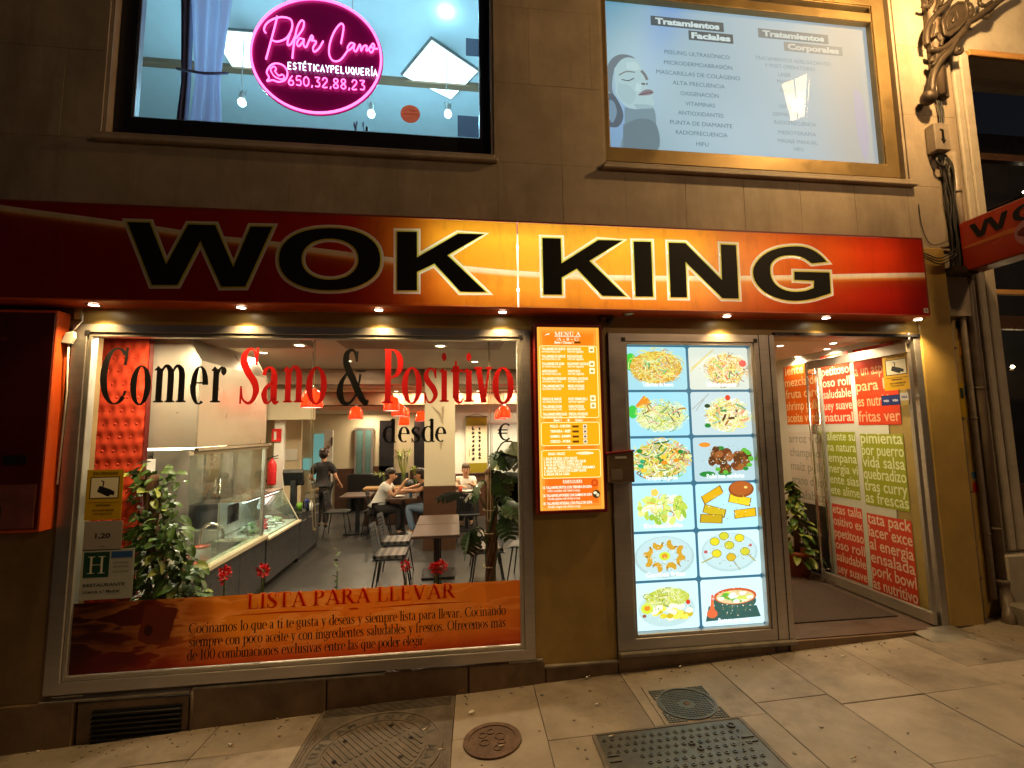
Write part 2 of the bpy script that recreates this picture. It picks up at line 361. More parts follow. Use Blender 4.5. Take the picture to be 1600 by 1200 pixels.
GL = {
 'a': (.33, [st_(.23, .07, .5), cv_([(.05, .5), (.07, .6), (.15, .645), (.215, .58), (.23, .47)], [.07, .06, HL, .08, TK]), cv_([(.23, .39), (.11, .31), (.06, .18), (.09, .04), (.15, .03), (.23, .12)], [HL, .06, .1, .08, HL, HL]), cv_([(.23, .1), (.26, .015), (.32, .05)], [TK, .06, HL])]),
 'b': (.38, [st_(.07, .02, .97), flag_(.07, .97), arc_(.18, .33, .16, .32, -130, 130)]),
 'c': (.32, [arc_(.2, .33, .15, .325, 62, 298), dot_(.265, .53, .04)]),
 'd': (.4, [st_(.31, .05, .97), flag_(.31, .97), arc_(.2, .325, .155, .325, 45, 315), sf_(.35, 0, .1)]),
 'e': (.32, [arc_(.18, .33, .145, .325, 178, 300), arc_(.18, .33, .13, .315, 0, 182), ln_(.06, .365, .315, .365, HL)]),
 'f': (.26, [st_(.1, .0, .8), cv_([(.1, .78), (.12, .93), (.2, .97), (.25, .9)], [TK, .08, HL, .06]), ln_(.0, .63, .22, .63, HL), sf_(.1, 0, .2)]),
 'g': (.36, [arc_(.16, .44, .12, .2, 0, 360), cv_([(.1, .26), (.05, .17), (.1, .1), (.25, .07), (.31, -.05), (.2, -.24), (.05, -.16), (.06, -.03), (.14, .06)], [HL, .06, .08, .1, .08, HL, .08, HL, HL]), ln_(.24, .6, .34, .64, .05)]),
 'i': (.19, [st_(.095, .0, .6), flag_(.085, XH-.02), sf_(.095, 0, .2), dot_(.095, .86, .05, .085)]),
 'l': (.19, [st_(.095, .0, .97), flag_(.085, .97), sf_(.095, 0, .2)]),
 'm': (.64, [st_(.09, 0, .6), flag_(.08, XH-.02), sf_(.09, 0, .2), cv_([(.1, .48), (.18, .63), (.26, .62), (.31, .48), (.31, .02)], [HL, .05, .09, TK, TK]), sf_(.31, 0, .2), cv_([(.32, .48), (.4, .63), (.48, .62), (.53, .48), (.53, .02)], [HL, .05, .09, TK, TK]), sf_(.53, 0, .2)]),
 'n': (.42, [st_(.09, 0, .6), flag_(.08, XH-.02), sf_(.09, 0, .2), cv_([(.1, .48), (.18, .63), (.26, .62), (.32, .48), (.32, .02)], [HL, .05, .09, TK, TK]), sf_(.32, 0, .2)]),
 'o': (.37, [arc_(.185, .33, .145, .32, 0, 360, 28)]),
 'p': (.4, [st_(.09, -.28, .6), flag_(.08, XH-.02), arc_(.2, .33, .15, .325, -140, 140), sf_(.09, -.28, .2)]),
 'q': (.4, [st_(.3, -.28, .64), arc_(.2, .33, .15, .325, 45, 315), sf_(.3, -.28, .2)]),
 'r': (.31, [st_(.09, 0, .6), flag_(.08, XH-.02), sf_(.09, 0, .22), cv_([(.11, .45), (.17, .6), (.24, .63)], [HL, .05, .05]), dot_(.255, .56, .055, .08)]),
 's': (.3, [cv_([(.245, .5), (.2, .62), (.12, .63), (.06, .52), (.1, .4), (.2, .28), (.25, .15), (.18, .03), (.1, .03), (.045, .16)], [HL, HL, .05, .09, TK, TK, .09, .05, HL, HL]), ln_(.25, .46, .25, .65, HL), ln_(.04, .2, .04, .0, HL)]),
 't': (.25, [st_(.1, .1, .72), ln_(.1, .6, .1, .82, .04), ln_(.01, .63, .23, .63, .05), cv_([(.1, .14), (.13, .03), (.19, .02), (.235, .1)], [TK, .07, HL, HL])]),
 'u': (.42, [st_(.1, .16, .62), cv_([(.1, .18), (.14, .04), (.21, .03), (.31, .14)], [TK, .08, .05, HL]), st_(.32, .04, .62), flag_(.1, XH), flag_(.32, XH), sf_(.37, 0, .1)]),
 'v': (.36, [ln_(.08, .64, .185, .01, .11), ln_(.29, .64, .19, .01, .045), sf_(.08, XH, .18, -1), sf_(.29, XH, .14, -1)]),
 'x': (.36, [ln_(.08, .64, .28, .01, .1), ln_(.28, .64, .08, .01, .04), sf_(.07, XH, .15, -1), sf_(.29, XH, .12, -1), sf_(.07, 0, .12), sf_(.29, 0, .15)]),
 'y': (.36, [ln_(.08, .64, .19, .01, .1), cv_([(.29, .64), (.19, .0), (.12, -.22), (.04, -.25)], [.045, .045, .04, .06]), sf_(.08, XH, .18, -1), sf_(.29, XH, .14, -1)]),
 'z': (.34, [ln_(.05, .62, .3, .62, .05), ln_(.28, .62, .06, .03, .09), ln_(.05, .03, .31, .03, .05)]),
 'A': (.6, [ln_(.1, .02, .29, .95, .045), ln_(.29, .95, .5, .02, .125), ln_(.15, .32, .42, .32, HL), sf_(.09, 0, .19), sf_(.5, 0, .22)]),
 'B': (.5, [st_(.12, .02, .95), arc_(.22, .72, .16, .22, -90, 90), arc_(.22, .26, .2, .245, -90, 90), ln_(.05, .94, .25, .94, HL), ln_(.12, .5, .25, .5, HL), ln_(.05, .015, .25, .015, HL)]),
 'C': (.54, [arc_(.31, .475, .25, .47, 50, 312, 26, TK*1.1), ln_(.475, .66, .5, .96, .05), cv_([(.475, .13), (.51, .22)], [HL, .05])]),
 'D': (.56, [st_(.12, .02, .95), arc_(.2, .48, .3, .465, -90, 90), ln_(.04, .94, .22, .94, HL), ln_(.04, .015, .22, .015, HL)]),
 'E': (.48, [st_(.12, .02, .95), ln_(.04, .94, .42, .94, HL), ln_(.12, .49, .33, .49, HL), ln_(.04, .015, .44, .015, HL), ln_(.41, .95, .42, .74, HL), ln_(.43, .0, .45, .24, HL), ln_(.33, .4, .33, .58, HL)]),
 'G': (.58, [arc_(.31, .475, .25, .47, 50, 300, 26), ln_(.475, .66, .5, .96, .04), st_(.46, .06, .4), sf_(.46, .4, .2, -1)]),
 'H': (.62, [st_(.13, .02, .93), st_(.48, .02, .93), ln_(.13, .48, .48, .48, HL), sf_(.13, 0, .24), sf_(.48, 0, .24), sf_(.13, .95, .24, -1), sf_(.48, .95, .24, -1)]),
 'I': (.28, [st_(.14, .02, .93), sf_(.14, 0, .25), sf_(.14, .95, .25, -1)]),
 'K': (.58, [st_(.13, .02, .93), sf_(.13, 0, .24), sf_(.13, .95, .24, -1), ln_(.46, .93, .16, .45, .045), ln_(.24, .55, .5, .03, .12), sf_(.5, 0, .2), sf_(.45, .95, .18, -1)]),
 'L': (.46, [st_(.13, .02, .93), sf_(.13, .95, .24, -1), ln_(.04, .015, .42, .015, HL), ln_(.41, .0, .43, .28, .04)]),
 'M': (.74, [ln_(.13, .02, .13, .93, .045), ln_(.13, .93, .36, .05, .115), ln_(.36, .05, .58, .93, .045), st_(.6, .02, .93), sf_(.13, 0, .2), sf_(.6, 0, .24), sf_(.1, .95, .14, -1), sf_(.62, .95, .18, -1)]),
 'N': (.64, [ln_(.13, .02, .13, .93, .045), ln_(.12, .93, .51, .03, .12), ln_(.51, .03, .51, .93, .045), sf_(.13, 0, .2), sf_(.1, .95, .15, -1), sf_(.51, .95, .2, -1)]),
 'O': (.6, [arc_(.3, .475, .24, .47, 0, 360, 30)]),
 'P': (.46, [st_(.12, .02, .95), arc_(.2, .7, .18, .24, -90, 90), ln_(.04, .94, .22, .94, HL), ln_(.14, .455, .22, .455, HL), sf_(.12, 0, .24)]),
 'R': (.56, [st_(.12, .02, .95), arc_(.2, .71, .17, .23, -90, 90), ln_(.04, .94, .22, .94, HL), ln_(.12, .48, .24, .48, HL), ln_(.26, .48, .47, .02, .12), sf_(.12, 0, .24), sf_(.49, 0, .15)]),
 'S': (.4, [cv_([(.325, .72), (.28, .9), (.19, .935), (.09, .84), (.08, .7), (.17, .53), (.29, .38), (.34, .22), (.27, .05), (.17, .015), (.07, .1), (.045, .26)], [HL, HL, .05, .1, TK*1.1, TK*1.15, TK*1.15, TK, .07, .05, HL, HL]), ln_(.33, .66, .345, .96, .04), ln_(.04, .3, .035, .0, .035)]),
 'T': (.5, [st_(.25, .02, .95), ln_(.03, .935, .47, .935, .04), ln_(.035, .95, .02, .7, HL), ln_(.465, .95, .48, .7, HL), sf_(.25, 0, .24)]),
 'U': (.6, [st_(.13, .25, .93), arc_(.3, .27, .17, .25, 180, 360, 12, .1), ln_(.47, .27, .47, .93, .045), sf_(.13, .95, .24, -1), sf_(.47, .95, .18, -1)]),
 'V': (.58, [ln_(.1, .93, .3, .01, .125), ln_(.49, .93, .3, .01, .045), sf_(.1, .95, .22, -1), sf_(.49, .95, .17, -1)]),
 '0': (.42, [arc_(.21, .475, .15, .47, 0, 360, 28)]),
 '1': (.3, [st_(.15, .02, .95), flag_(.14, .95), sf_(.15, 0, .24)]),
 '&': (.66, [cv_([(.41, .74), (.37, .9), (.29, .94), (.2, .86), (.21, .68), (.33, .45), (.48, .17), (.6, .02), (.65, .08)], [HL, .05, .06, .1, TK*1.1, TK*1.15, TK*1.1, .1, HL]), cv_([(.25, .57), (.12, .4), (.08, .2), (.16, .03), (.3, .04), (.43, .22), (.49, .52)], [HL, .08, TK*1.1, .09, .05, HL, .045]), ln_(.41, .74, .42, .92, .05), sf_(.5, .6, .2, -1)]),
 '€': (.56, [arc_(.36, .47, .24, .44, 50, 310, 22, TK*1.05, .06), ln_(.02, .58, .44, .58, .06), ln_(.02, .4, .42, .4, .06)]),
 '+': (.5, [ln_(.08, .36, .42, .36, .06), ln_(.25, .18, .25, .54, .06)]),
 '(': (.25, [arc_(.3, .42, .2, .58, 130, 230, 8, .07)]), ')': (.25, [arc_(-.05, .42, .2, .58, -50, 50, 8, .07)]),
 '.': (.2, [dot_(.1, .06)]), ' ': (.22, []), '5': (.42, [ln_(.12, .93, .34, .93, .07), ln_(.12, .93, .09, .55, .04), cv_([(.09, .52), (.2, .59), (.33, .45), (.33, .15), (.2, .02), (.07, .1)], [HL, .06, TK, TK, .05, .08])]),
}
def acc_(base, dx=0, z=.78): w, g = GL[base]; return (w, g+[ln_(w/2-.03+dx, z-.06, w/2+.06+dx, z+.06, .05)])
GL['á'] = acc_('a'); GL['Ú'] = acc_('U', z=1.06); GL['í'] = (.19, GL['i'][1][:-1]+[ln_(.06, .74, .15, .87, .05)])
def serif_w(s): return sum(GL[c][0] for c in s)
def serif(mb, s, x0, z0, size, col, width=None, slope=0.0, wx=1.0):
    """set a line; width squeezes it to fit"""
    kx = size if width is None else width/serif_w(s)
    x = x0
    for c in s:
        w, g = GL[c]
        for P, Wd in g:
            s_ = min(size, kx*1.3)
            mb.rib([(x+p[0]*kx, z0+p[1]*size+slope*(x-x0+p[0]*kx)) for p in P], [q*s_*wx for q in Wd], col)
        x += w*kx
    return x
def offset_poly(P, d):
    m = len(P); A = sum(P[i][0]*P[(i+1) % m][1]-P[(i+1) % m][0]*P[i][1] for i in range(m)); sg = 1 if A > 0 else -1
    out = []
    for i in range(m):
        a, b, c = Vector(P[i-1][:2]), Vector(P[i][:2]), Vector(P[(i+1) % m][:2])
        u = (b-a).normalized(); v = (c-b).normalized()
        n1 = Vector((u.y, -u.x))*sg; n2 = Vector((v.y, -v.x))*sg
        h = n1+n2; k = h.dot(n1)
        h = h/max(k, .33); out.append((b.x+h.x*d, b.y+h.y*d))
    return out
# ------------------------------------------------------------------ materials
stone = mat('travertine cladding', (.41, .335, .25), .55, var=.2, vscale=2.2, bump=.2, bscale=70, dirt=.6, dcol=(.17, .125, .08, 1), each=.10, dstretch=(1.6, 1.6, .35))
stone2 = mat('moulded limestone', (.42, .37, .30), .7, var=.12, vscale=3, bump=.15, bscale=70, dirt=.4, dcol=(.16, .12, .08, 1))
paint = mat('ochre painted wall', (.42, .28, .08), .38, var=.14, vscale=2.5, bump=.10, bscale=45, dirt=.35, dcol=(.16, .10, .03, 1))
paintd = mat('brown painted pier', (.22, .14, .055), .45, var=.2, vscale=2.5, bump=.12, bscale=40, dirt=.5, dcol=(.08, .05, .02, 1))
plinth_m = mat('brown stone plinth', (.20, .125, .07), .42, var=.25, vscale=4, bump=.12, bscale=50, dirt=.6, dcol=(.05, .03, .02, 1), each=.25)
alu = mat('brushed aluminium', (.46, .43, .42), .36, metal=.85, var=.08, vscale=3, stretch=(1, 1, 12), rvar=.08)
steel = mat('stainless steel', (.62, .58, .52), .24, metal=1.0, var=.06, vscale=2, stretch=(1, 8, 1), rvar=.06)
steel_dull = mat('dull stainless steel', (.50, .47, .42), .42, metal=.9, var=.1, vscale=3)
gold_alu = mat('bronze anodised aluminium', (.30, .21, .09), .45, metal=.7, var=.1, vscale=3)
dark_alu = mat('black window frame', (.015, .014, .018), .35, metal=.2, var=.2)
black = mat('black plastic', (.012, .012, .013), .4, var=.2)
blackm = mat('black vinyl', (.006, .006, .006), .55, var=.1, rvar=0, spec=.25)
iron = mat('weathered iron', (.06, .045, .032), .5, metal=.5, var=.35, vscale=14, bump=.2, bscale=60)
cast = mat('cast iron cover', (.12, .098, .078), .55, metal=.2, var=.4, vscale=9, bump=.3, bscale=120, dirt=.6, dcol=(.10, .07, .045, 1))
cast2 = mat('worn grey cast iron', (.11, .11, .10), .4, metal=.5, var=.35, vscale=7, bump=.3, bscale=100, dirt=.5, dcol=(.07, .055, .04, 1))
rust = mat('rusty iron', (.105, .06, .038), .65, metal=.2, var=.4, vscale=16, bump=.3, bscale=90)
slab_m = mat('worn granite paving', (.27, .222, .175), .6, var=.26, vscale=2.6, bump=.3, bscale=38, dirt=.85, dcol=(.12, .09, .066, 1), each=.12)
slab_m2 = mat('worn granite paving darker', (.25, .205, .16), .6, var=.28, vscale=2.1, bump=.3, bscale=34, dirt=.85, dcol=(.105, .08, .06, 1), each=.12)
joint_m = mat('sand and dirt in the joints', (.13, .10, .076), .9, var=.4, vscale=20, bump=.4)
conc = mat('concrete', (.22, .19, .15), .85, var=.3, vscale=8, bump=.3)
pvc = mat('grey plastic pipe', (.27, .22, .17), .45, var=.2, vscale=5, dirt=.5)
pvcd = mat('brown painted downpipe', (.14, .10, .07), .5, var=.25, vscale=4, dirt=.5)
rubber = mat('black cable', (.02, .018, .016), .55, var=.2)
glass_m = glass('window glass', gain=1.0)
glass_s = glass('dusty shop glass', gain=1.0, dust=.02)
glass_g = glass('greenish glass', tint=(.86, .93, .9), gain=1.3, dust=.16)
print_m = print_mat('print on film', .4)
film_m = print_mat('translucent print', .4, 0, .75)
lit_print = print_mat('backlit print', .4, 1.0)
cream = mat('cream plaster', (.64, .54, .37), .8, var=.04, vscale=2, bump=.04, bscale=30)
cream2 = mat('cream ceiling', (.62, .52, .40), .85, var=.04, vscale=2)
white_w = mat('white plaster', (.70, .68, .62), .8, var=.04, vscale=2)
brown_w = mat('dark wood panelling', (.075, .032, .016), .38, var=.25, vscale=3, stretch=(1, 1, 6), coat=.2)
beam_m = mat('brown ceiling beam', (.26, .15, .085), .5, var=.15, vscale=2, stretch=(1, 6, 6))
floor_m = mat('dark grey floor tile', (.046, .043, .041), .34, var=.12, vscale=1.2, rvar=.06)
wood = mat('honey wood top', (.42, .22, .075), .4, var=.2, vscale=4, stretch=(1, 8, 8))
table_m = mat('dark brown table laminate', (.075, .043, .031), .5, var=.12, vscale=3, rvar=0, spec=.3)
leaf_m = mat('pothos leaf', (.05, .10, .014), .45, var=.5, vscale=9, spec=.35)
leaf_y = mat('yellow green leaf', (.20, .23, .03), .48, var=.4, vscale=9)
leaf_d = mat('monstera leaf', (.028, .065, .018), .33, var=.35, vscale=6, coat=.15)
leaf_g = mat('grey backed leaf', (.13, .15, .085), .5, var=.25, vscale=6)
bark = mat('brown bark', (.12, .055, .025), .8, var=.4, vscale=14, bump=.5, bscale=50)
terra = mat('terracotta', (.34, .085, .035), .7, var=.2, vscale=6)
skin_m = mat('skin', (.55, .29, .17), .5, var=.08, vscale=12)
skin_d = mat('tanned skin', (.46, .22, .11), .5, var=.08, vscale=12)
hair_m = mat('dark brown hair', (.018, .009, .006), .45, var=.3, vscale=30, stretch=(1, 1, 6))
white_c = mat('white cotton', (.72, .70, .64), .85, var=.08, vscale=8, bump=.2, bscale=25)
black_c = mat('black cotton', (.014, .012, .012), .8, var=.3, vscale=8, bump=.2, bscale=25)
jeans = mat('blue denim', (.16, .22, .32), .85, var=.2, vscale=12, bump=.2)
chair_m = mat('charcoal plastic chair', (.035, .037, .042), .4, var=.2)
chairg = mat('grey plastic chair', (.13, .135, .15), .4, var=.15)
leg_m = mat('black steel tube', (.02, .02, .022), .35, metal=.4, var=.1)
bulb_w = emit('warm lamp lens', (1, .82, .52), 14)
bulb_c = emit('cool lamp lens', (.75, .9, 1), 10)
red_f = mat('red flower petal', (.62, .012, .018), .5, var=.35, vscale=30)
paper = mat('white paper', (.7, .68, .62), .8, var=.04)
curtain_m = mat('mauve curtain', (.20, .18, .30), .8, var=.15, vscale=4)
def orange_print():
    M_, t, b = new_mat('orange sign film')
    tc = nd(t, 'TexCoord'); sx = nd(t, 'SeparateXYZ'); t.links.new(tc.outputs['Object'], sx.inputs[0])
    # object space: x along the sign, z up; printed artwork: golden middle, red ends, one pale swoosh
    mr = nd(t, 'MapRange'); mr.inputs[1].default_value = -4.0; mr.inputs[2].default_value = 4.8; t.links.new(sx.outputs['X'], mr.inputs[0])
    base = ramp(t, mr.outputs[0], [(0.0, S(150, 24, 10)), (.18, S(176, 34, 12)), (.36, S(190, 44, 10)), (.46, S(236, 168, 40)), (.54, S(244, 186, 60)), (.68, S(240, 160, 40)), (.80, S(230, 106, 22)), (.88, S(212, 60, 14)), (1.0, S(190, 22, 8))])
    # swoosh height as a curve of x
    cr = ramp(t, mr.outputs[0], [(p, (q, q, q, 1)) for p, q in ((0, .97), (.08, .9), (.22, .72), (.32, .6), (.51, .41), (.75, .43), (.95, .53))], 'CARDINAL')
    mz = nd(t, 'MapRange'); mz.inputs[1].default_value = 0; mz.inputs[2].default_value = .78; t.links.new(sx.outputs['Z'], mz.inputs[0])
    d = nd(t, 'Math', operation='SUBTRACT'); t.links.new(mz.outputs[0], d.inputs[0]); t.links.new(cr, d.inputs[1])
    below = ramp(t, d.outputs[0], [(0.0, (0, 0, 0, 1)), (.004, (1, 1, 1, 1))])
    ab = nd(t, 'Math', operation='ADD'); ab.inputs[1].default_value = .5; t.links.new(d.outputs[0], ab.inputs[0])
    red = ramp(t, ab.outputs[0], [(0.05, S(150, 16, 6)), (.30, S(196, 74, 22)), (.43, S(236, 150, 50)), (.455, S(246, 222, 170)), (.5, S(250, 240, 215)), (.503, S(240, 140, 30)), (1, S(240, 150, 30))])
    msk = ramp(t, ab.outputs[0], [(.30, (.4, .4, .4, 1)), (.45, (1, 1, 1, 1)), (.499, (1, 1, 1, 1)), (.503, (0, 0, 0, 1))])
    c = mixc(t, base, red, msk)
    # red toward both ends below the swoosh
    endr = ramp(t, mr.outputs[0], [(0.0, (.85,)*3+(1,)), (.35, (.7,)*3+(1,)), (.5, (0,)*3+(1,)), (.72, (0,)*3+(1,)), (.9, (.85,)*3+(1,))])
    lo = ramp(t, ab.outputs[0], [(.40, (1, 1, 1, 1)), (.45, (0, 0, 0, 1))])
    mu = nd(t, 'Math', operation='MULTIPLY'); t.links.new(endr, mu.inputs[0]); t.links.new(lo, mu.inputs[1])
    c = mixc(t, c, S(150, 16, 8), mu.outputs[0])
    gr = noise(t, 9, 5, .7, stretch=(1, 1, .3)); c = mixc(t, c, S(90, 30, 10), ramp(t, gr, [(.5, (0, 0, 0, 1)), (.75, (.28, .28, .28, 1))]))
    t.links.new(c, b.inputs['Base Color']); b.inputs['Roughness'].default_value = .28
    tr = nd(t, 'BsdfTranslucent'); t.links.new(c, tr.inputs[0]); mx = nd(t, 'MixShader'); mx.inputs[0].default_value = .5
    out = [n for n in t.nodes if n.type == 'OUTPUT_MATERIAL'][0]
    t.links.new(b.outputs[0], mx.inputs[1]); t.links.new(tr.outputs[0], mx.inputs[2]); t.links.new(mx.outputs[0], out.inputs[0])
    return M_
def translucent(name, col, transl=.5, rough=.35):
    M_, t, b = new_mat(name); b.inputs['Base Color'].default_value = (*col[:3], 1); b.inputs['Roughness'].default_value = rough
    tr = nd(t, 'BsdfTranslucent'); tr.inputs[0].default_value = (*col[:3], 1); mx = nd(t, 'MixShader'); mx.inputs[0].default_value = transl
    out = [n for n in t.nodes if n.type == 'OUTPUT_MATERIAL'][0]
    t.links.new(b.outputs[0], mx.inputs[1]); t.links.new(tr.outputs[0], mx.inputs[2]); t.links.new(mx.outputs[0], out.inputs[0])
    return M_
sign_m = orange_print()
out_w = translucent('cream translucent vinyl', (.84, .82, .68)); out_y = translucent('yellow translucent vinyl', (.72, .66, .10))
orange_side = mat('orange painted metal', (.62, .09, .015), .4, var=.1, vscale=4)
sign_side = mat('red brown sign casing', (.22, .035, .012), .4, var=.2, vscale=4)
maroon = mat('maroon lacquered board', (.20, .010, .007), .35, var=.15, vscale=3)
# ------------------------------------------------------------------ the ground
g = MB(); 
g.add([(x, y, GZ(x, y)-.05) for x, y in ((-60, -60), (60, -60), (60, 14), (-60, 14))], [(0, 1, 2, 3)])
tag(g.build('ground', joint_m), kind='structure')
pav = thing('pavement', None, None); pav['kind'] = 'structure'
rs = random.Random(11)
slabs = []
def slab_col(x0, x1, off):
    y = off
    while y > -4.6:
        L = rs.choice((.62, .78, .92, 1.05)); slabs.append((x0, x1, max(-4.7, y-L), y)); y -= L
xs = [-4.4, -3.78, -3.1, -2.42, -1.75, -1.03, -.02, .6, 1.32, 2.1, 2.64, 3.26, 3.9, 4.52, 5.2, 5.9, 6.6]
for i in range(len(xs)-1):
    slab_col(xs[i], xs[i+1], 0.30 if i not in (5, ) else .3)
for i, (x0, x1, y0, y1) in enumerate(slabs):
    mb = MB(); j = .0019; dz = rs.uniform(-.0016, .0016); tx = rs.uniform(-.0012, .0012); k = rs.uniform(-.03, .0)
    rot = R_(-2.2)
    vs = []
    for zt in (0, -.045):
        for (x, y) in ((x0+j, y0+j), (x1-j, y0+j), (x1-j, y1-j), (x0+j, y1-j)):
            X = x*math.cos(rot)-y*math.sin(rot)+.02; Y = x*math.sin(rot)+y*math.cos(rot)+.02
            vs.append((X, Y, GZ(X, Y)+dz+tx*(x-x0)*4+zt))
    mb.add(vs, [(0, 1, 2, 3), (7, 6, 5, 4), (0, 4, 5, 1), (1, 5, 6, 2), (2, 6, 7, 3), (3, 7, 4, 0)])
    mb.build('slab', slab_m if rs.random() < .6 else slab_m2, pav, bev=.0025)
def on_ground(x, y, dz=0.0): return Vector((x, y, GZ(x, y)+dz))
def Tg(cx, cy, rz=0.0, dz=.004):
    c, s_ = math.cos(rz), math.sin(rz)
    def f(p):
        X = cx+p.x*c-p.y*s_; Y = cy+p.x*s_+p.y*c
        return Vector((X, Y, GZ(X, Y)+dz+p.z))
    return f
def Tgt(cx, cy, rz=0.0, dz=.004):       # lettering drawn in (x,z) laid on the ground
    f = Tg(cx, cy, rz, dz)
    return lambda p: f(Vector((p.x, p.z, -p.y)))
def ring(mb, r0, r1, z, n=40, h=None):
    h = z if h is None else h
    mb.lathe([(r0, 0), (r0, h), (r1, h), (r1, 0)], n=n, smooth=False)
# square water cover with round lid, lettering in a ring
c0 = (-.53, -.60)
t = thing('manhole_cover', 'large square cast iron cover with a round lid ringed by raised letters', 'manhole cover', on_ground(*c0), group='metal covers in the pavement')
f = Tg(*c0, R_(-3)); mb = MB(f)
mb.box(-.5, .5, -.5, .58, -.01, .004)
mb.build('frame', cast, t)
for k in range(7):
    y = .46+k*.018; MB(f).box(-.48, .47, y, y+.008, .004, .009).build('rib', cast, t)
for sx in (-1, 1):
    for k in range(3): MB(f).box(sx*(.48-.02*k)-.005, sx*(.48-.02*k)+.005, -.48, .42, .004, .009).build('rib', cast, t)
for q in range(9):
    for w in range(4):
        a = 40+w*90+q*2.2
mb = MB(f); ring(mb, .425, .45, .011); ring(mb, .33, .338, .010); mb.lathe([(0, .006), (.425, .006)], n=40, smooth=False); mb.build('lid', cast, t)
mb = MB(f)
for k in range(-8, 9):
    x = k*.035; L = math.sqrt(max(0, .31**2-x*x)); a = R_(40)
    for s0, s1 in ((-L, -.03), (.02, L)):
        if s1-s0 > .03: mb.bar(Vector((x*math.cos(a)-s0*math.sin(a), x*math.sin(a)+s0*math.cos(a), .008)), Vector((x*math.cos(a)-s1*math.sin(a), x*math.sin(a)+s1*math.cos(a), .008)), .014, .006)
mb.build('tread_bar', cast, t)
mb = MB(f)
for a, r in ((20, .24), (75, .26), (150, .25), (200, .24), (280, .25), (330, .22)): mb.lathe([(0, .0125), (.016, .0125)], (r*math.cos(R_(a)), r*math.sin(R_(a)), 0), n=10, smooth=False)
mb.build('lifting_hole', blackm, t)
for i, ch in enumerate('AYUNTAMIENTO DE MADRID '):
    if ch == ' ': continue
    a = R_(205-i*13.2)
    tb = MB(Tgt(c0[0]+.378*math.cos(a-R_(3)), c0[1]+.378*math.sin(a-R_(3)), a-R_(93), .0125))
    put_text(tb, ch, 0, -.028, .085, None, 'C', bold=.02)
    tb.build('letter', cast2, t)
# small rusty round cover
c1 = (.237, -.673)
t = thing('valve_cover', 'small round rusty cover with worn raised rings', 'manhole cover', on_ground(*c1), group='metal covers in the pavement')
f = Tg(*c1); mb = MB(f); mb.lathe([(0, .003), (.155, .004), (.155, .010), (.19, .010), (.192, -.01)], n=36, smooth=False); mb.build('lid', rust, t)
mb = MB(f)
for dx, dy, r in ((-.06, .06, .03), (-.05, -.02, .035), (.05, .03, .035), (.06, -.03, .028), (.03, -.09, .03), (-.005, .09, .03)):
    mb.lathe([(r-.008, .004), (r-.008, .009), (r, .009), (r, .003)], (dx, dy, 0), n=14, smooth=False)
mb.build('raised_mark', rust, t)
# round gridded cover in a square collar
c2 = (1.63, -.585)
t = thing('access_cover', 'round waffle patterned cover set in a square collar', 'manhole cover', on_ground(*c2), group='metal covers in the pavement')
f = Tg(*c2, R_(-4)); mb = MB(f); mb.box(-.235, .25, -.24, .29, -.01, .004); mb.build('collar', slab_m, t, bev=.002)
mb = MB(f); ring(mb, .185, .205, .012, 36); mb.lathe([(0, .0055), (.19, .0055)], n=36, smooth=False); mb.build('lid', cast2, t)
mb = MB(f)
for i in range(-9, 10):
    for j in range(-9, 10):
        x, y = i*.022, j*.022
        r = math.hypot(x, y)
        if .05 < r < .172 or (r > .215 and abs(x) < .21 and abs(y) < .21): mb.box(x-.0075, x+.0075, y-.0075, y+.0075, .004, .0095)
tag(mb.build('stud', cast2, t), kind='stuff')
mb = MB(f); mb.lathe([(0, .013), (.018, .012), (.026, .006)], n=9); mb.build('keyhole_cap', rust, t)
# big rectangular ribbed cover, near edge of the picture
c3 = (1.36, -1.23)
t = thing('utility_cover', 'wide rectangular steel cover covered in small raised rings', 'manhole cover', on_ground(*c3), group='metal covers in the pavement')
f = Tg(*c3, R_(-2.4)); mb = MB(f); mb.box(-.48, .49, -.42, .42, -.02, .004); mb.build('plate', cast2, t, bev=.003)
for px in (-.49, .50):
    mb = MB(f); mb.box(px-.012, px+.012, -.42, .42, -.02, .008); mb.build('frame', cast, t)
mb = MB(f); mb.box(-.49, .51, .42, .437, -.02, .007); mb.build('frame', cast, t)
mb = MB(f)
for i in range(18):
    for j in range(12):
        x = -.44+i*.052+(j % 2)*.026; y = .36-j*.062
        if x < -.28 and y < .22 or (abs(x-.08) < .05 and abs(y-.2) < .08) or x > .44: continue
        mb.lathe([(.007, .004), (.007, .010), (.014, .010), (.016, .004)], (x, y, 0), n=8, smooth=False)
tag(mb.build('stud', cast2, t), kind='stuff')
mb = MB(f)
for y in (.22, .175): MB(f).box(.40, .475, y, y+.012, .004, .011).build('rib', cast2, t)
for y in (.2, .15): MB(f).box(-.46, -.39, y, y+.014, .004, .011).build('rib', cast2, t)
mb.bar((.46, .36, .007), (.05, -.4, .007), .012, .008); mb.build('rib', cast2, t)
mb = MB(f)
for r0, cx, cy in ((.026, .40, .355), (.02, .075, .23), (.02, .105, .175)):
    mb.lathe([(r0-.009, .004), (r0-.009, .014), (r0, .014), (r0+.002, .004)], (cx, cy, 0), n=16, smooth=False)
mb.build('lifting_ring', cast2, t)
for ch, x, y in (('C', -.26, .1), ('L', -.02, .05)):
    tb = MB(Tgt(c3[0]+x, c3[1]+y, R_(-2.4), .006)); put_text(tb, ch, 0, 0, .16, None, bold=.01); tb.build('letter', rust, t)
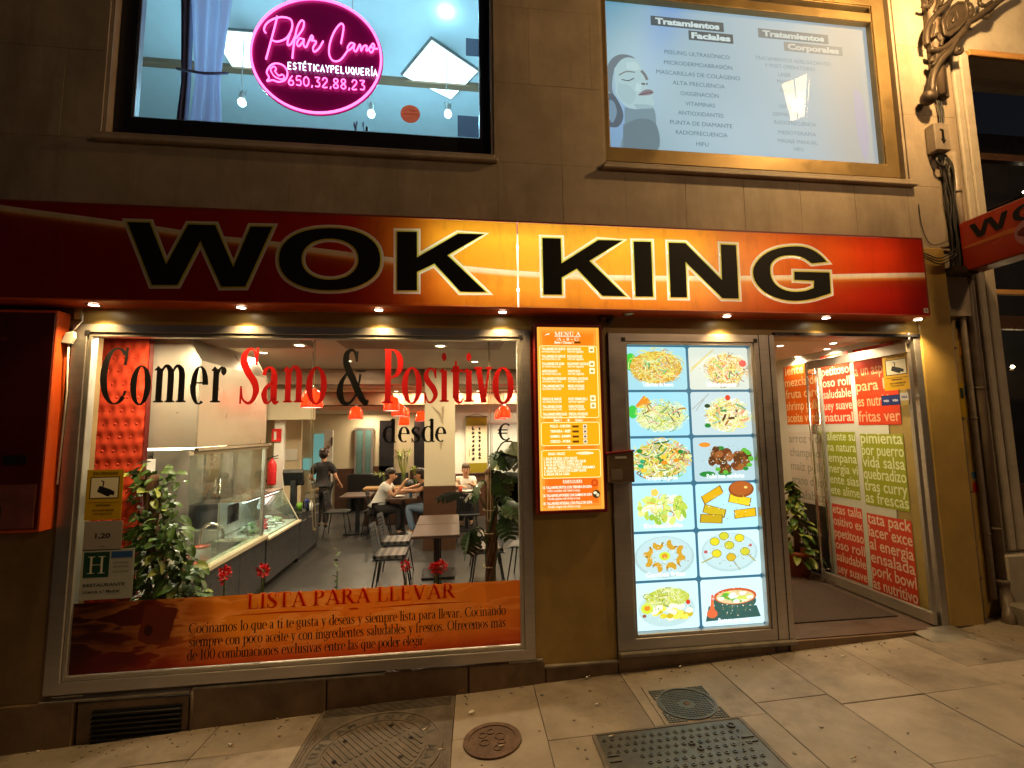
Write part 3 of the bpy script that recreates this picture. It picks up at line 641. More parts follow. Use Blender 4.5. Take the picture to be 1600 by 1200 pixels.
# chewing gum spots and grit trodden into the slabs
q = random.Random(77); mb = MB()
for k in range(70):
    x, y = q.uniform(-4, 6), q.uniform(-2.6, -.1); f = Tg(x, y, q.uniform(0, 6), .0026); r = q.uniform(.006, .017); n0 = len(mb.v)
    P = [f(Vector((r*(1+.3*q.uniform(-1, 1))*math.cos(2*math.pi*j/9), r*.8*(1+.3*q.uniform(-1, 1))*math.sin(2*math.pi*j/9), 0))) for j in range(9)]
    mb.add(P+[p-Vector((0, 0, .003)) for p in P], [tuple(range(9))]+[(j, (j+1) % 9, 9+(j+1) % 9, 9+j) for j in range(9)])
tag(mb.build('gum_spots', mat('old gum', (.14, .115, .092), .8, var=.5, vscale=3)), 'dark flattened gum spots scattered over the pavement slabs', 'gum spots', kind='stuff')
mb = MB()
for k in range(240):
    x = q.uniform(-3.6, 5.2); y = -.03-abs(q.gauss(0, .12)) if q.random() < .6 else q.uniform(-2, 0); p = on_ground(x, y, .006); r = q.uniform(.0025, .008)
    mb.obox(p, (r, 0, q.uniform(-.3, .3)*r), (q.uniform(-.5, .5)*r, r*.7, 0), (0, 0, r*.4))
tag(mb.build('grit', slab_m), 'loose grit and crumbs along the foot of the wall', 'grit', kind='stuff')
# litter
for i, (u, v, a) in enumerate([(689, 1175, 5), (663, 1143, 40), (783, 1169, 12), (1318, 1028, -15), (1333, 1188, 10), (934, 1103, 5), (1063, 1044, 20), (955, 1154, 8), (60, 1177, 0), (360, 1167, -20), (448, 1118, 15)]):
    d = (at(u, v, Z=0)-CAM); k = (-.518+.048*CAM.x-.05*CAM.y-CAM.z)/(d.z-.048*d.x+.05*d.y); p = CAM+d*k
    f = Tg(p.x, p.y, R_(a), .016); mb = MB(f)
    mb.cyl((-.018, 0, 0), (.008, 0, 0), .0042, 8); o = mb.build('cigarette_end', paper, None, loc=p)
    mb = MB(f); mb.cyl((.008, 0, 0), (.022, 0, 0), .0043, 8); mb.build('filter', wood, o)
    tag(o, 'cigarette end '+['on the right rim of the big square cover', 'lying slantwise inside the ring of the big square cover', 'on the small round rusty cover', 'on the paving in front of the doorway', 'near the front edge of the picture at the right', 'on the paving left of the round waffle cover', 'near the wall above the round waffle cover', 'along the back edge of the wide ringed cover', 'farthest left, under the vent grille', 'on the paving below the plinth, second from the left', 'at the left corner of the big square cover'][i], 'litter', 'cigarette ends on the pavement')
for nm, lab, u, v, r, mt in (('dry_leaf', 'curled brown dry leaf near the wall base by the large cover', 726, 1082, .05, wood), ('paper_scrap', 'small oval white paper scrap behind the rusty cover', 737, 1116, .024, paper), ('foil_scrap', 'crumpled shiny foil scrap below the ochre pier', 918, 1061, .022, steel)):
    d = (at(u, v, Z=0)-CAM); k = (-.518+.048*CAM.x-.05*CAM.y-CAM.z)/(d.z-.048*d.x+.05*d.y); p = CAM+d*k
    f = Tg(p.x, p.y, R_(20), .008); q = random.Random(u)
    mb = MB(f); mb.grid(lambda a, b: ((a-.5)*2*r, (b-.5)*1.0*r*math.sin(math.pi*(.08+.84*a)), q.uniform(0, .3)*r+abs(b-.5)*r*.8), 6, 4)
    o = mb.build(nm, mt, None, loc=p); tag(o, lab, 'litter')
# ------------------------------------------------------------------ the building
bd = thing('restaurant_building', 'stone clad corner shop building with two lit upper windows above a long orange sign', 'building', (0, 0, -.5))
W1 = (-2.86, .35, 3.965); W2 = (1.37, 4.56, 3.965)
def wallbox(x0, x1, z0, z1, m_, y0=.0, y1=.3, nm='wall', bev=0): return MB().box(x0, x1, y0, y1, z0, z1).build(nm, m_, bd, bev=bev)
# backing wall behind the slabs (dark joints)
for (x0, x1, z0, z1) in ((-6.5, 5.18, 2.62, 3.95), (-6.5, W1[0]-.004, 3.95, 7.5), (W1[1]+.004, W2[0]-.004, 3.95, 7.5), (W2[1]+.004, 5.18, 3.95, 7.5), (W1[0]-.004, W1[1]+.004, 6.1, 7.5), (W2[0]-.004, W2[1]+.004, 6.1, 7.5)):
    wallbox(x0, x1, z0, z1, stone, .014, .32)
def course(z0, z1, x0, x1, ph):
    cuts = [x0]+[ph+.59*k for k in range(-14, 12) if x0+.08 < ph+.59*k < x1-.08]+[x1]
    for a, b in zip(cuts, cuts[1:]):
        MB().box(a+.0008, b-.0008, rs.uniform(-.0008, .0010), .013, z0+.0008, z1-.0008).build('stone_slab', stone, bd, bev=.0012)
course(3.28, 3.95, -6.5, 5.18, .38)
for i, (z0, z1) in enumerate(((3.95, 4.72), (4.72, 5.49), (5.49, 6.26), (6.26, 7.03))):
    ph = .38+(i % 2)*.3
    for x0, x1 in ((-6.5, W1[0]), (W1[1], W2[0]), (W2[1], 5.18)): course(z0, z1, x0, x1, ph)
# ground floor walls
wallbox(-6.5, -2.93, -1.0, 2.62, paintd, .0)
wallbox(-2.928, .66, 2.415, 2.62, paint, .002)
wallbox(.645, 1.335, -.6, 2.62, paint, .0, bev=.004)
wallbox(1.337, 4.47, 2.40, 2.62, paint, .002)
wallbox(4.472, 4.84, -.55, 3.3, paint, -.02, .4, nm='pillar', bev=.012)
wallbox(4.842, 5.18, -.5, 3.3, paint, .09, .4)
MB().box(-2.93, -2.88, -.02, .0, 2.45, 2.60).build('bracket_block', paint, bd, bev=.004)
# plinth of brown stone slabs under the window and pier
px = [-6.5, -4.2, -2.72, -1.94, -.98, .1, .72, 1.335]
for a, b in zip(px, px[1:]):
    if abs(a+2.72) < .01: continue
    zt = -.315 if b < .8 else -.36
    MB().box(a+.004, b-.004, -.022+rs.uniform(-.004, .002), .1, -1.0, zt-(.035 if a < -2 else 0)).build('plinth_stone', plinth_m, bd, bev=.006)
for a, b, z in ((-2.95, -1.95, -.335), (-1.93, -.55, -.313), (.42, .70, -.30), (.71, 1.335, -.355)):
    MB().box(a, b, -.03, .02, z-.016, z+.004).build('ledge', conc, bd, bev=.004)
MB().box(-6.5, 1.337, .1, .25, -1.0, -.30).build('wall', plinth_m, bd)
# low vent grille
v = MB().box(-2.70, -1.955, -.012, .1, -1.0, -.37).build('vent_grille', plinth_m, bd, bev=.004)
for k in range(7):
    z = -.44-k*.034
    MB().obox((-2.30, -.018, z), (.30, 0, 0), (0, .012, .008), (0, -.002, .004)).build('slat', black, v)
MB().box(-2.60, -2.00, -.014, -.011, -.69, -.42).build('opening', black, v)
MB().tube([(-1.93, -.02, -.330), (-1.93, -.022, -.63)], .012, 8).build('drain_pipe', pvcd, bd)
# ---- shop window frame: profiles butted at mitred corners
def frame_ring(name, mat_, X0, X1, Z0, Z1, w, y0, y1, parent, lip=None, lipm=None, ws=None):
    wl, wr, wb, wt = ws or (w, w, w, w)
    mb = MB()
    O = [(X0, Z0), (X1, Z0), (X1, Z1), (X0, Z1)]; I = [(X0+wl, Z0+wb), (X1-wr, Z0+wb), (X1-wr, Z1-wt), (X0+wl, Z1-wt)]
    mb.prism([O, I], y0, y1)
    o = mb.build(name, mat_, parent, bev=.004)
    if lip:
        I2 = [(X0+wl+lip, Z0+wb+lip), (X1-wr-lip, Z0+wb+lip), (X1-wr-lip, Z1-wt-lip), (X0+wl+lip, Z1-wt-lip)]
        I1 = [(p[0]+sx*.001, p[1]+sz*.001) for p, sx, sz in zip(I, (1, -1, -1, 1), (1, 1, -1, -1))]
        MB().prism([I1, I2], y0+.012, y1-.01).build('glazing_bead', lipm or mat_, o, bev=.003)
    return o
sw = frame_ring('shop_window', alu, -2.925, .643, -.295, 2.412, .1, -.03, .06, bd, lip=.03, lipm=steel_dull, ws=(.105, .085, .085, .065))
MB().box(-2.79, .528, .004, .012, -.178, 2.317).build('glass_pane', glass_m, sw)
for x in (-2.815, .555): MB().box(x-.016, x+.016, -.036, -.031, 2.33, 2.362).build('corner_cap', black, sw)
# ---- upper left window (salon)
def upwin(W_, fm, y, fw, ztop, gbot):
    o = frame_ring('upper_window', fm, W_[0]+.05, W_[1]-.05, 4.03, ztop, fw, y-.03, y+.05, bd, ws=(fw, fw, gbot-4.03, fw))
    return o
g1 = at(210.4, 187, .12); g1r = at(751, 221.7, .12)
uw1 = frame_ring('upper_window', dark_alu, W1[0]+.03, W1[1]-.03, 4.035, 6.08, .1, .08, .16, bd, lip=.012, lipm=alu, ws=(g1.x-W1[0]-.03, W1[1]-.03-g1r.x, g1.z-4.035, .1))
MB().box(g1.x+.012, g1r.x-.012, .118, .124, g1.z+.012, 5.96).build('glass_pane', glass_m, uw1)
g2 = at(951, 233.3, .1); g2r = at(1380, 256.7, .1); g2t = at(1360, 39, .1)
uw2 = frame_ring('upper_window', gold_alu, W2[0]+.03, W2[1]-.03, 4.06, 6.08, .1, .06, .15, bd, lip=.01, lipm=gold_alu, ws=(g2.x-W2[0]-.03, W2[1]-.03-g2r.x, g2.z-4.06, .1))
MB().box(g2.x+.012, g2r.x-.012, .098, .104, g2.z+.012, g2t.z).build('glass_pane', glass_m, uw2)
MB().box(g2.x+.012, g2r.x-.012, .065, .145, g2t.z+.002, g2t.z+.10).build('transom', gold_alu, uw2, bev=.006)
xm = (g2.x+g2r.x)/2
MB().box(xm-.05, xm+.05, .066, .144, g2t.z+.103, 5.97).build('mullion', gold_alu, uw2, bev=.005)
for a, b in ((g2.x+.013, xm-.052), (xm+.052, g2r.x-.013)):
    MB().box(a, b, .098, .104, g2t.z+.104, 5.968).build('glass_pane', glass_m, uw2)
    for k in range(9):
        z = g2t.z+.13+k*.055; MB().obox(((a+b)/2, .16, z), ((b-a)/2, 0, 0), (0, .018, .014), (0, -.001, .002)).build('blind_slat', alu, uw2)
for (W_, y, mm) in ((W1, .16, stone), (W2, .15, stone)):
    # reveals and sloping sill
    MB().box(W_[0], W_[1], -.03, .17, 3.955, 4.0).build('window_sill', mm, bd, bev=.006)
    MB().box(W_[0]-.03, W_[1]+.03, -.055, -.002, 3.925, 3.957).build('drip_ledge', mm, bd, bev=.008)
    MB().box(W_[0]+.002, W_[1]-.002, .03, .165, 4.0005, 4.033).build('window_sill', mm, bd)
    for x0, x1 in ((W_[0]-.003, W_[0]+.026), (W_[1]-.026, W_[1]+.003)): MB().box(x0, x1, .015, .17, 4.001, 6.09).build('reveal', mm, bd)
MB().box(-6.5, 5.18, .30, .34, 3.5, 4.0).build('wall', stone, bd)
# ------------------------------------------------------------------ salon behind the upper left window
def strc(name, mb, m_): return mb.build(name, m_, None, kind='structure')
blue_w = mat('pale blue white paint', (.62, .68, .72), .8, var=.03)
SZ = 6.35
strc('salon_ceiling', MB().box(-5.5, 1.3, .33, 7, SZ, SZ+.1), blue_w)
strc('salon_floor', MB().box(-5.5, 1.3, .345, 7, 3.4, 3.5), cream2)
strc('salon_wall', MB().box(-5.5, 1.3, 6.5, 6.6, 3.5, SZ), blue_w)
strc('salon_wall', MB().box(-5.6, -5.5, .33, 6.6, 3.5, SZ), blue_w)
strc('salon_wall', MB().box(1.3, 1.36, .33, 6.6, 3.5, SZ), blue_w)
def quad_on_ceiling(pts, Z): return [at(u, v, Z=Z) for u, v in pts]
lum = emit('salon panel lamp', (.66, .93, 1.0), 3.5)
for pts, lab in ((((674.7, 64), (746, 112), (704.6, 155), (630, 118)), 'square ceiling light panel right of the pink neon disc'), (((361, 48), (392, 49), (401, 120), (384, 104)), 'ceiling light panel partly hidden behind the pink neon disc')):
    P = quad_on_ceiling(pts, SZ-.035); c = sum(P, Vector())/4
    if 'hidden' in lab: P = [c+Vector((-.28, -.3, 0)), c+Vector((.32, -.3, 0)), c+Vector((.32, .3, 0)), c+Vector((-.28, .3, 0))]
    t = thing('ceiling_light', lab, 'ceiling light', c)
    mb = MB(); mb.add(P+[p+Vector((0, 0, .03)) for p in P], [(0, 1, 2, 3), (7, 6, 5, 4), (0, 4, 5, 1), (1, 5, 6, 2), (2, 6, 7, 3), (3, 7, 4, 0)]); mb.build('diffuser', lum, t)
    Q = [c+(p-c)*1.06+Vector((0, 0, .006)) for p in P]; mb = MB(); mb.add(Q+[p+Vector((0, 0, .029)) for p in Q], [(0, 1, 2, 3), (7, 6, 5, 4), (0, 4, 5, 1), (1, 5, 6, 2), (2, 6, 7, 3), (3, 7, 4, 0)]); mb.build('frame', alu, t)
for yy, w in ((2.05, .10), (4.6, .02)):
    strc('ceiling_beam', MB().box(-5.4, 1.25, yy, yy+w, SZ-.06, SZ-.001), beam_m)
for i, (u, v, lab) in enumerate(((378, 160, 'white spot bulb low on the left of the pink neon disc'), (580, 178, 'white spot bulb just under the pink neon disc'), (700, 178, 'white spot bulb beside the round orange sticker'), (697, 10, 'white spot bulb at the top right of the salon window'))):
    p = at(u, v, 1.5 if i < 3 else 1.0)
    t = thing('spot_lamp', lab, 'spot lamp', p, group='spot bulbs in the salon')
    MB().ball(p, .045, 12, 8).build('bulb', bulb_c, t)
    MB().lathe([(.03, .03), (.035, .06), (.03, .13), (.012, .15)], p+Vector((.0, .01, 0)), 12).build('socket', paper, t)
    MB().tube([p+Vector((0, .01, .14)), p+Vector((-.02, .02, .3)), (p.x-.02, p.y+.02, SZ-.001)], .006, 6).build('stem', paper, t)
    lamp('POINT', p+Vector((0, 0, -.10)), 54 if i < 3 else 5, (.36, .77, 1.0), t, .045)
    for k in range(3): MB().tube([p+Vector((-.03+.03*k, 0, .06)), p+Vector((-.045+.045*k, 0, .16))], .003, 5).build('clip', alu, t)
curt_l = translucent('thin lavender curtain', (.50, .47, .66), .55, .8)
# curtain and wall left of the salon window
mb = MB(); ca, cb, cc_ = at(246, 60, .5), at(296, 0, .5), at(240, 188, .5)
mb.grid(lambda a, b: (-2.56+.44*a*(.55+.45*abs(b*2-1))+.10*(1-abs(b*2-1)), .5+.03*math.sin(a*22)+.02*math.sin(a*9+b*4), 3.6+b*2.6), 28, 12)
o = mb.build('curtain', curt_l, None, loc=(-2.4, .5, 3.6)); MB().grid(lambda a, b: (-2.66+.13*a*(.6+.4*abs(b*2-1))+.07*(1-abs(b*2-1)), .53+.02*math.sin(a*14), 3.6+b*2.6), 12, 10).build('dark_drape', curtain_m, o)
tag(o, 'mauve curtain gathered at the left of the salon window', 'curtain')
MB().tube([(-2.6, .47, 4.98), (-2.35, .44, 4.93), (-2.15, .48, 4.98)], .012, 8).build('tie_back', curtain_m, o)
# small dark notices and a dried flower in the salon window corner
for (x, u0, u1, v0, v1, lab) in ((0, 728, 748, 62, 88, 'small dark notice high in the right edge of the salon window'), (1, 715, 748, 183, 214, 'small grey notice in the lower right corner of the salon window')):
    a = at(u0, v1, .135); b = at(u1, v0, .135)
    pr = MB(); pr.flat([(a.x, a.z), (b.x, a.z), (b.x, b.z), (a.x, b.z)], S(100, 100, 116), y=.128)
    o = pr.build('notice', film_m, None, loc=(a.x, .13, a.z)); tag(o, lab, 'notice')
pr = MB(lambda p: Vector((p.x, .1265+p.y, p.z))); a = at(641, 178, .126)
pr.ell(a.x, a.z, .088, .088, S(230, 84, 54), 32); pr.lay += 10
put_text(pr, 'treatwell', a.x, a.z-.012, .036, S(240, 190, 160), 'C', bold=.012)
pr.rib([(a.x-.03, a.z+.035), (a.x+.0, a.z+.04), (a.x+.02, a.z+.035)], .006, S(240, 190, 160)); pr.ell(a.x+.032, a.z+.036, .014, .008, S(240, 190, 160))
pr.rib([(a.x-.045, a.z-.035), (a.x+.045, a.z-.035)], .004, S(220, 150, 120))
o = pr.build('sticker', film_m, None, loc=(a.x, .126, a.z), recalc=False); tag(o, 'round orange sticker on the salon window glass', 'sticker')
o = MB().lathe([(.028, .0), (.05, .05), (.04, .14), (.03, .16), (.025, .16)], at(563, 214, .5)+Vector((0, 0, -.3)), 12).build('flower_vase', dark_alu, None, loc=at(563, 214, .5)+Vector((0, 0, -.3)))
tag(o, 'dark vase of purple sprigs at the foot of the salon window', 'vase')
bs = at(563, 214, .5)+Vector((0, 0, -.16))
for k in range(9):
    q = random.Random(k); e = bs+Vector((q.uniform(-.09, .09), q.uniform(-.03, .03), q.uniform(.2, .330)))
    MB().tube([bs, (bs+e)/2+Vector((q.uniform(-.03, .03), 0, .02)), e], .003, 5).ball(e, (.008, .008, .03), 6, 5).ball((bs+e*2)/3+Vector((.012, 0, 0)), (.016, .006, .006), 6, 5).build('sprig', curtain_m if k % 2 else dark_alu, o)
# ------------------------------------------------------------------ pink neon disc
NY = .2
def npx(x, y): p = at(380+x/6.317, y/6.317, NY-.02); return (p.x, NY-.02, p.z)
cen = at(496, 88, NY); rx = (at(601, 88, NY).x-at(391, 88, NY).x)/2; rzz = cen.z-at(500, 181, NY).z
neon_p = emit('pink neon tube', (1.0, .16, .58), 3.2); neon_w = emit('cold white neon tube', (.72, .95, 1.0), 3.0)
disc_m = translucent('magenta acrylic', (.55, .02, .24), .4, .2)
t = thing('neon_sign', 'round magenta neon sign with pink script hanging in the salon window', 'neon sign', cen)
mb = MB(); q = []
for k in range(56):
    a = 2*math.pi*k/56; q.append((cen.x+rx*math.cos(a), cen.z+rzz*math.sin(a)))
mb.prism([q], NY, NY+.008); mb.build('disc', disc_m, t)
mb = MB(); mb.tube([(cen.x+(rx-.018)*math.cos(2*math.pi*k/64), NY-.014, cen.z+(rzz-.018)*math.sin(2*math.pi*k/64)) for k in range(64)], .0105, 8, closed=True); mb.build('ring_tube', neon_p, t)
def neon(nm, strokes, r, m_, closed=False, n=6):
    for s_ in strokes:
        MB().tube(cat_rom([npx(*p) for p in s_], n, closed), r, 7, closed=closed).build(nm, m_, t)
script = [[(222, 325), (205, 290), (228, 235), (290, 190), (380, 168), (460, 185), (485, 235), (470, 310), (420, 380), (340, 410), (280, 395)], [(335, 160), (320, 230), (275, 400), (225, 585)],
 [(455, 355), (440, 400), (440, 445), (475, 430), (520, 340)], [(462, 340), (464, 345)], [(485, 575), (500, 440), (530, 280), (570, 205), (600, 220), (585, 290), (520, 380)],
 [(590, 385), (555, 380), (530, 430), (550, 455), (590, 410), (600, 385), (595, 440), (620, 465), (650, 400), (675, 350), (690, 375), (665, 395), (720, 410), (690, 470), (700, 510), (745, 480), (790, 405)],
 [(965, 430), (985, 320), (990, 255), (960, 235), (900, 310), (855, 430), (850, 540), (890, 600), (960, 590), (1030, 500)],
 [(1095, 430), (1060, 425), (1030, 470), (1045, 495), (1085, 455), (1100, 435), (1090, 485), (1115, 505), (1150, 440), (1160, 470), (1165, 500), (1190, 455), (1220, 455), (1215, 500), (1250, 470), (1280, 430), (1295, 460), (1270, 515), (1245, 500), (1255, 460), (1290, 480), (1330, 480)]]
neon('script_tube', script, .0075, neon_p)
neon('phone_bubble_tube', [[(235, 800), (255, 765), (232, 710), (270, 645), (330, 625), (400, 650), (437, 715), (415, 785), (350, 808), (290, 790)]], .007, neon_p, True)
neon('phone_tube', [[(285, 665), (270, 690), (310, 755), (380, 782), (405, 760), (385, 735), (350, 745), (315, 705), (325, 680), (305, 655)]], .006, neon_p, True)
DIG = {'6': [[(.7, 1), (.25, .55), (.12, .25), (.3, .02), (.7, .02), (.88, .25), (.7, .48), (.3, .45), (.13, .25)]], '5': [[(.85, 1), (.25, 1), (.2, .55), (.6, .62), (.88, .35), (.7, .03), (.15, .08)]], '0': [[(.5, 1), (.85, .75), (.85, .25), (.5, 0), (.15, .25), (.15, .75), (.5, 1)]], '3': [[(.15, .98), (.85, .98), (.5, .6), (.85, .4), (.75, .05), (.2, .05)]],
 '2': [[(.15, .75), (.35, 1), (.75, .95), (.8, .65), (.15, .02), (.9, .02)]], '8': [[(.5, .52), (.2, .72), (.3, .98), (.7, .98), (.8, .72), (.5, .52), (.15, .25), (.3, .02), (.7, .02), (.85, .25), (.5, .52)]], ',': [[(.6, .12), (.4, -.12)]]}
def seg_text(s_, a, b, h, nm, r, m_, cw=None):
    tot = sum(.45 if c == ',' else 1 for c in s_); x = 0
    for c in s_:
        w = .45 if c == ',' else 1
        st = [[(a[0]+(b[0]-a[0])*(x+p[0]*w*.86)/tot, a[1]+(b[1]-a[1])*(x+p[0]*w)/tot-p[1]*h) for p in S_] for S_ in DIG[c]]
        neon(nm, st, r, m_, n=4); x += w
seg_text('650,32,88,23', (440, 836), (1215, 890), 92, 'digit_tube', .0055, neon_p)
UP = {'E': [[(.85, 1), (.15, 1), (.15, 0), (.85, 0)], [(.15, .5), (.75, .5)]], 'S': [[(.85, .85), (.5, 1), (.15, .8), (.3, .55), (.7, .45), (.85, .2), (.5, 0), (.12, .15)]], 'T': [[(.05, 1), (.95, 1)], [(.5, 1), (.5, 0)]], 'I': [[(.5, 1), (.5, 0)]], 'C': [[(.88, .85), (.5, 1), (.15, .7), (.15, .3), (.5, 0), (.88, .15)]], 'A': [[(.05, 0), (.5, 1), (.95, 0)], [(.25, .35), (.75, .35)]], 'Y': [[(.05, 1), (.5, .5), (.95, 1)], [(.5, .5), (.5, 0)]], 'P': [[(.15, 0), (.15, 1), (.7, 1), (.85, .75), (.7, .5), (.15, .5)]], 'L': [[(.15, 1), (.15, 0), (.85, 0)]], 'U': [[(.15, 1), (.15, .25), (.5, 0), (.85, .25), (.85, 1)]], 'Q': [[(.5, 1), (.85, .7), (.85, .3), (.5, 0), (.15, .3), (.15, .7), (.5, 1)], [(.6, .25), (.95, -.05)]], 'R': [[(.15, 0), (.15, 1), (.7, 1), (.85, .75), (.7, .5), (.15, .5)], [(.5, .5), (.9, 0)]]}
UP['É'] = UP['E']+[[(.4, 1.15), (.7, 1.35)]]; UP['Í'] = UP['I']+[[(.45, 1.15), (.75, 1.35)]]
s_ = 'ESTÉTICAYPELUQUERÍA'; tot = sum(.55 if c in 'IÍ' else 1 for c in s_); x = 0; a, b, h = (435, 680), (1330, 752), 66
for c in s_:
    w = .55 if c in 'IÍ' else 1
    for S_ in UP[c]:
        P = [(a[0]+(b[0]-a[0])*(x+.08+p[0]*w*.8)/tot, a[1]+(b[1]-a[1])*(x+p[0]*w)/tot-p[1]*h) for p in S_]
        MB().tube([npx(*p) for p in P], .0048, 6).build('letter_tube', neon_w, t)
    x += w
for sx in (-.3, .3): MB().tube([(cen.x+sx, NY+.004, cen.z+rzz*.75), (cen.x+sx, NY+.004, 5.96)], .003, 5).build('hanging_wire', alu, t)
# ------------------------------------------------------------------ backlit treatments poster (upper right window)
PY = .17
def pp(x, y): p = at(920+x/3.077, y/3.077, PY); return (p.x, p.z)
pa, pb = pp(60, 730), pp(1425, 100)
x0, x1, z0, z1 = g2.x-.06, g2r.x+.08, g2.z-.03, g2t.z+.12
t = thing('treatments_poster', 'pale blue backlit beauty treatments poster filling the upper right window', 'poster', ((x0+x1)/2, PY, z0))
def pgrid(mb, x0, x1, z0, z1, nx, nz, fn):
    for i in range(nx):
        for j in range(nz):
            a, b = i/nx, j/nz; c = fn(a+.5/nx, b+.5/nz)
            X0, X1, Z0, Z1 = x0+(x1-x0)*a, x0+(x1-x0)*(a+1/nx), z0+(z1-z0)*b, z0+(z1-z0)*(b+1/nz)
            mb.add([(X0, 0, Z0), (X1, 0, Z0), (X1, 0, Z1), (X0, 0, Z1)], [(0, 1, 2, 3)], col=c)
def lerp(a, b, f): f = max(0, min(1, f)); return tuple(a[i]+(b[i]-a[i])*f for i in range(3))+(1,)
def bump_(x, c, w): return math.exp(-((x-c)/w)**2)
def pcol(a, b):
    c = lerp(S(150, 186, 205), S(176, 194, 206), a*1.2)
    c = lerp(c, S(96, 158, 190), bump_(a, .02, .16)*bump_(b, .98, .3)*1.0)
    c = lerp(c, S(112, 160, 225), .7*bump_(a+.25*(1-b), .27, .07))
    c = lerp(c, S(196, 222, 226), .6*bump_(a, .14, .12)*bump_(b, .55, .3))
    c = lerp(c, S(186, 178, 170), .8*bump_(a, .9, .12))
    c = lerp(c, S(130, 158, 170), .5*bump_(a, .05, .2)*bump_(b, .0, .2))
    c = lerp(c, S(188, 212, 226), .4*bump_(a, .45, .2)*bump_(b, .15, .25))
    return c
TP = lambda p: Vector((p.x, PY+p.y, p.z))
pr = MB(TP); pgrid(pr, x0, x1, z0, z1, 90, 50, pcol); pr.build('sheet', lit_print, t, recalc=False)
pr = MB(TP); pr.lay = 12; P = lambda L: [pp(*q) for q in L]
pr.flat(P(cr2([(95, 440), (85, 360), (100, 295), (150, 262), (215, 275), (245, 330), (225, 300), (170, 280), (125, 330), (112, 420), (130, 480)], 5)), S(112, 128, 140))
pr.flat(P(cr2([(122, 330), (170, 280), (225, 285), (255, 330), (268, 345), (282, 385), (275, 405), (312, 440), (305, 470), (316, 500), (290, 518), (215, 524), (165, 500), (130, 450)], 5)), S(176, 206, 214))
pr.flat(P(cr2([(172, 515), (230, 526), (310, 520), (325, 620), (330, 722), (160, 722), (172, 640)], 4)), S(120, 148, 164))
pr.flat(P(cr2([(88, 450), (120, 455), (158, 520), (165, 570), (140, 610), (95, 610)], 5)), S(84, 100, 116)); pr.flat(P(cr2([(98, 480), (120, 490), (135, 540), (115, 590), (98, 570)], 5)), S(120, 150, 175))
pr.flat(P(cr2([(165, 600), (250, 570), (325, 600), (328, 722), (165, 722)], 5)), S(104, 128, 142))
pr.flat(P(cr2([(140, 400), (190, 410), (225, 450), (205, 500), (165, 490), (138, 450)], 5)), S(166, 197, 206)); pr.flat(P(cr2([(180, 300), (225, 300), (245, 330), (215, 338), (180, 330)], 5)), S(190, 218, 224)); pr.flat(P(cr2([(228, 400), (250, 408), (246, 440), (222, 436)], 5)), S(192, 220, 226)); pr.flat(P(cr2([(215, 500), (290, 505), (310, 520), (230, 524)], 5)), S(156, 186, 198))
pr.rib(P(cr2([(145, 362), (180, 345), (222, 348)], 5)), .012, S(120, 120, 122)); pr.rib(P(cr2([(158, 382), (190, 388), (218, 376)], 5)), .010, S(70, 78, 88))
pr.rib(P(cr2([(252, 340), (270, 362), (280, 385)], 5)), .03, S(120, 122, 128)); pr.ell(*pp(262, 404), .022, .01, S(84, 84, 92)); pr.ell(*pp(279, 404), .008, .012, S(84, 84, 92))
pr.flat(P(cr2([(236, 458), (262, 436), (290, 430), (310, 442), (300, 455), (262, 460)], 5)), S(136, 126, 140)); pr.rib(P([(240, 458), (280, 447), (310, 443)]), .008, S(80, 66, 78))
pr.flat(P(cr2([(1270, 430), (1310, 460), (1345, 640), (1335, 770), (1300, 690), (1280, 560)], 5)), S(184, 176, 196))
pr.build('portrait_print', lit_print, t, recalc=False)
dk = S(64, 84, 96); wt = S(206, 224, 228)
def pblock(nm, q0, q1, txt, sz, col=wt, bx=dk):
    pr = MB(TP); pr.lay = 60; a, b = pp(*q0), pp(*q1)
    sl = (pp(q1[0], q0[1])[1]-a[1])/(b[0]-a[0])*0
    zt_ = (a[1]+pp(q1[0], q0[1]+.068*(q1[0]-q0[0]))[1])/2; zh = .105; pr.rect(a[0], b[0], zt_-zh, zt_, bx); pr.lay += 8
    put_text(pr, txt, a[0]+.06*(b[0]-a[0]), zt_-zh+.024, .088, col, 'L', width=(b[0]-a[0])*.88, bold=.05)
    pr.build(nm, lit_print, t, recalc=False)
pblock('heading', (296, 82), (648, 142), 'Tratamientos', .1); pblock('heading', (478, 150), (694, 205), 'Faciales', .1)
pblock('heading', (812, 142), (1150, 195), 'Tratamientos', .1, S(196, 206, 206), S(112, 124, 132)); pblock('heading', (936, 205), (1218, 255), 'Corporales', .1, S(200, 200, 196), S(140, 144, 146))
for txt, cx, y, w in (('PEELING ULTRASÓNICO', 520, 262, 312), ('MICRODERMOABRASIÓN', 525, 312, 326), ('MASCARILLAS DE COLÁGENO', 525, 360, 400), ('ALTA FRECUENCIA', 528, 406, 250), ('OXIGENACIÓN', 532, 454, 182), ('VITAMINAS', 535, 502, 142), ('ANTIOXIDANTES', 538, 548, 218), ('PUNTA DE DIAMANTE', 540, 596, 298), ('RADIOFRECUENCIA', 542, 642, 248), ('HIFU', 546, 692, 58)):
    a = pp(cx-w/2, y); b = pp(cx+w/2, y+4); pr = MB(TP); pr.lay = 40; put_text(pr, txt, a[0], (a[1]+b[1])/2-.02, .062, S(84, 112, 130), 'L', width=b[0]-a[0]); pr.build('text_line', lit_print, t, recalc=False)
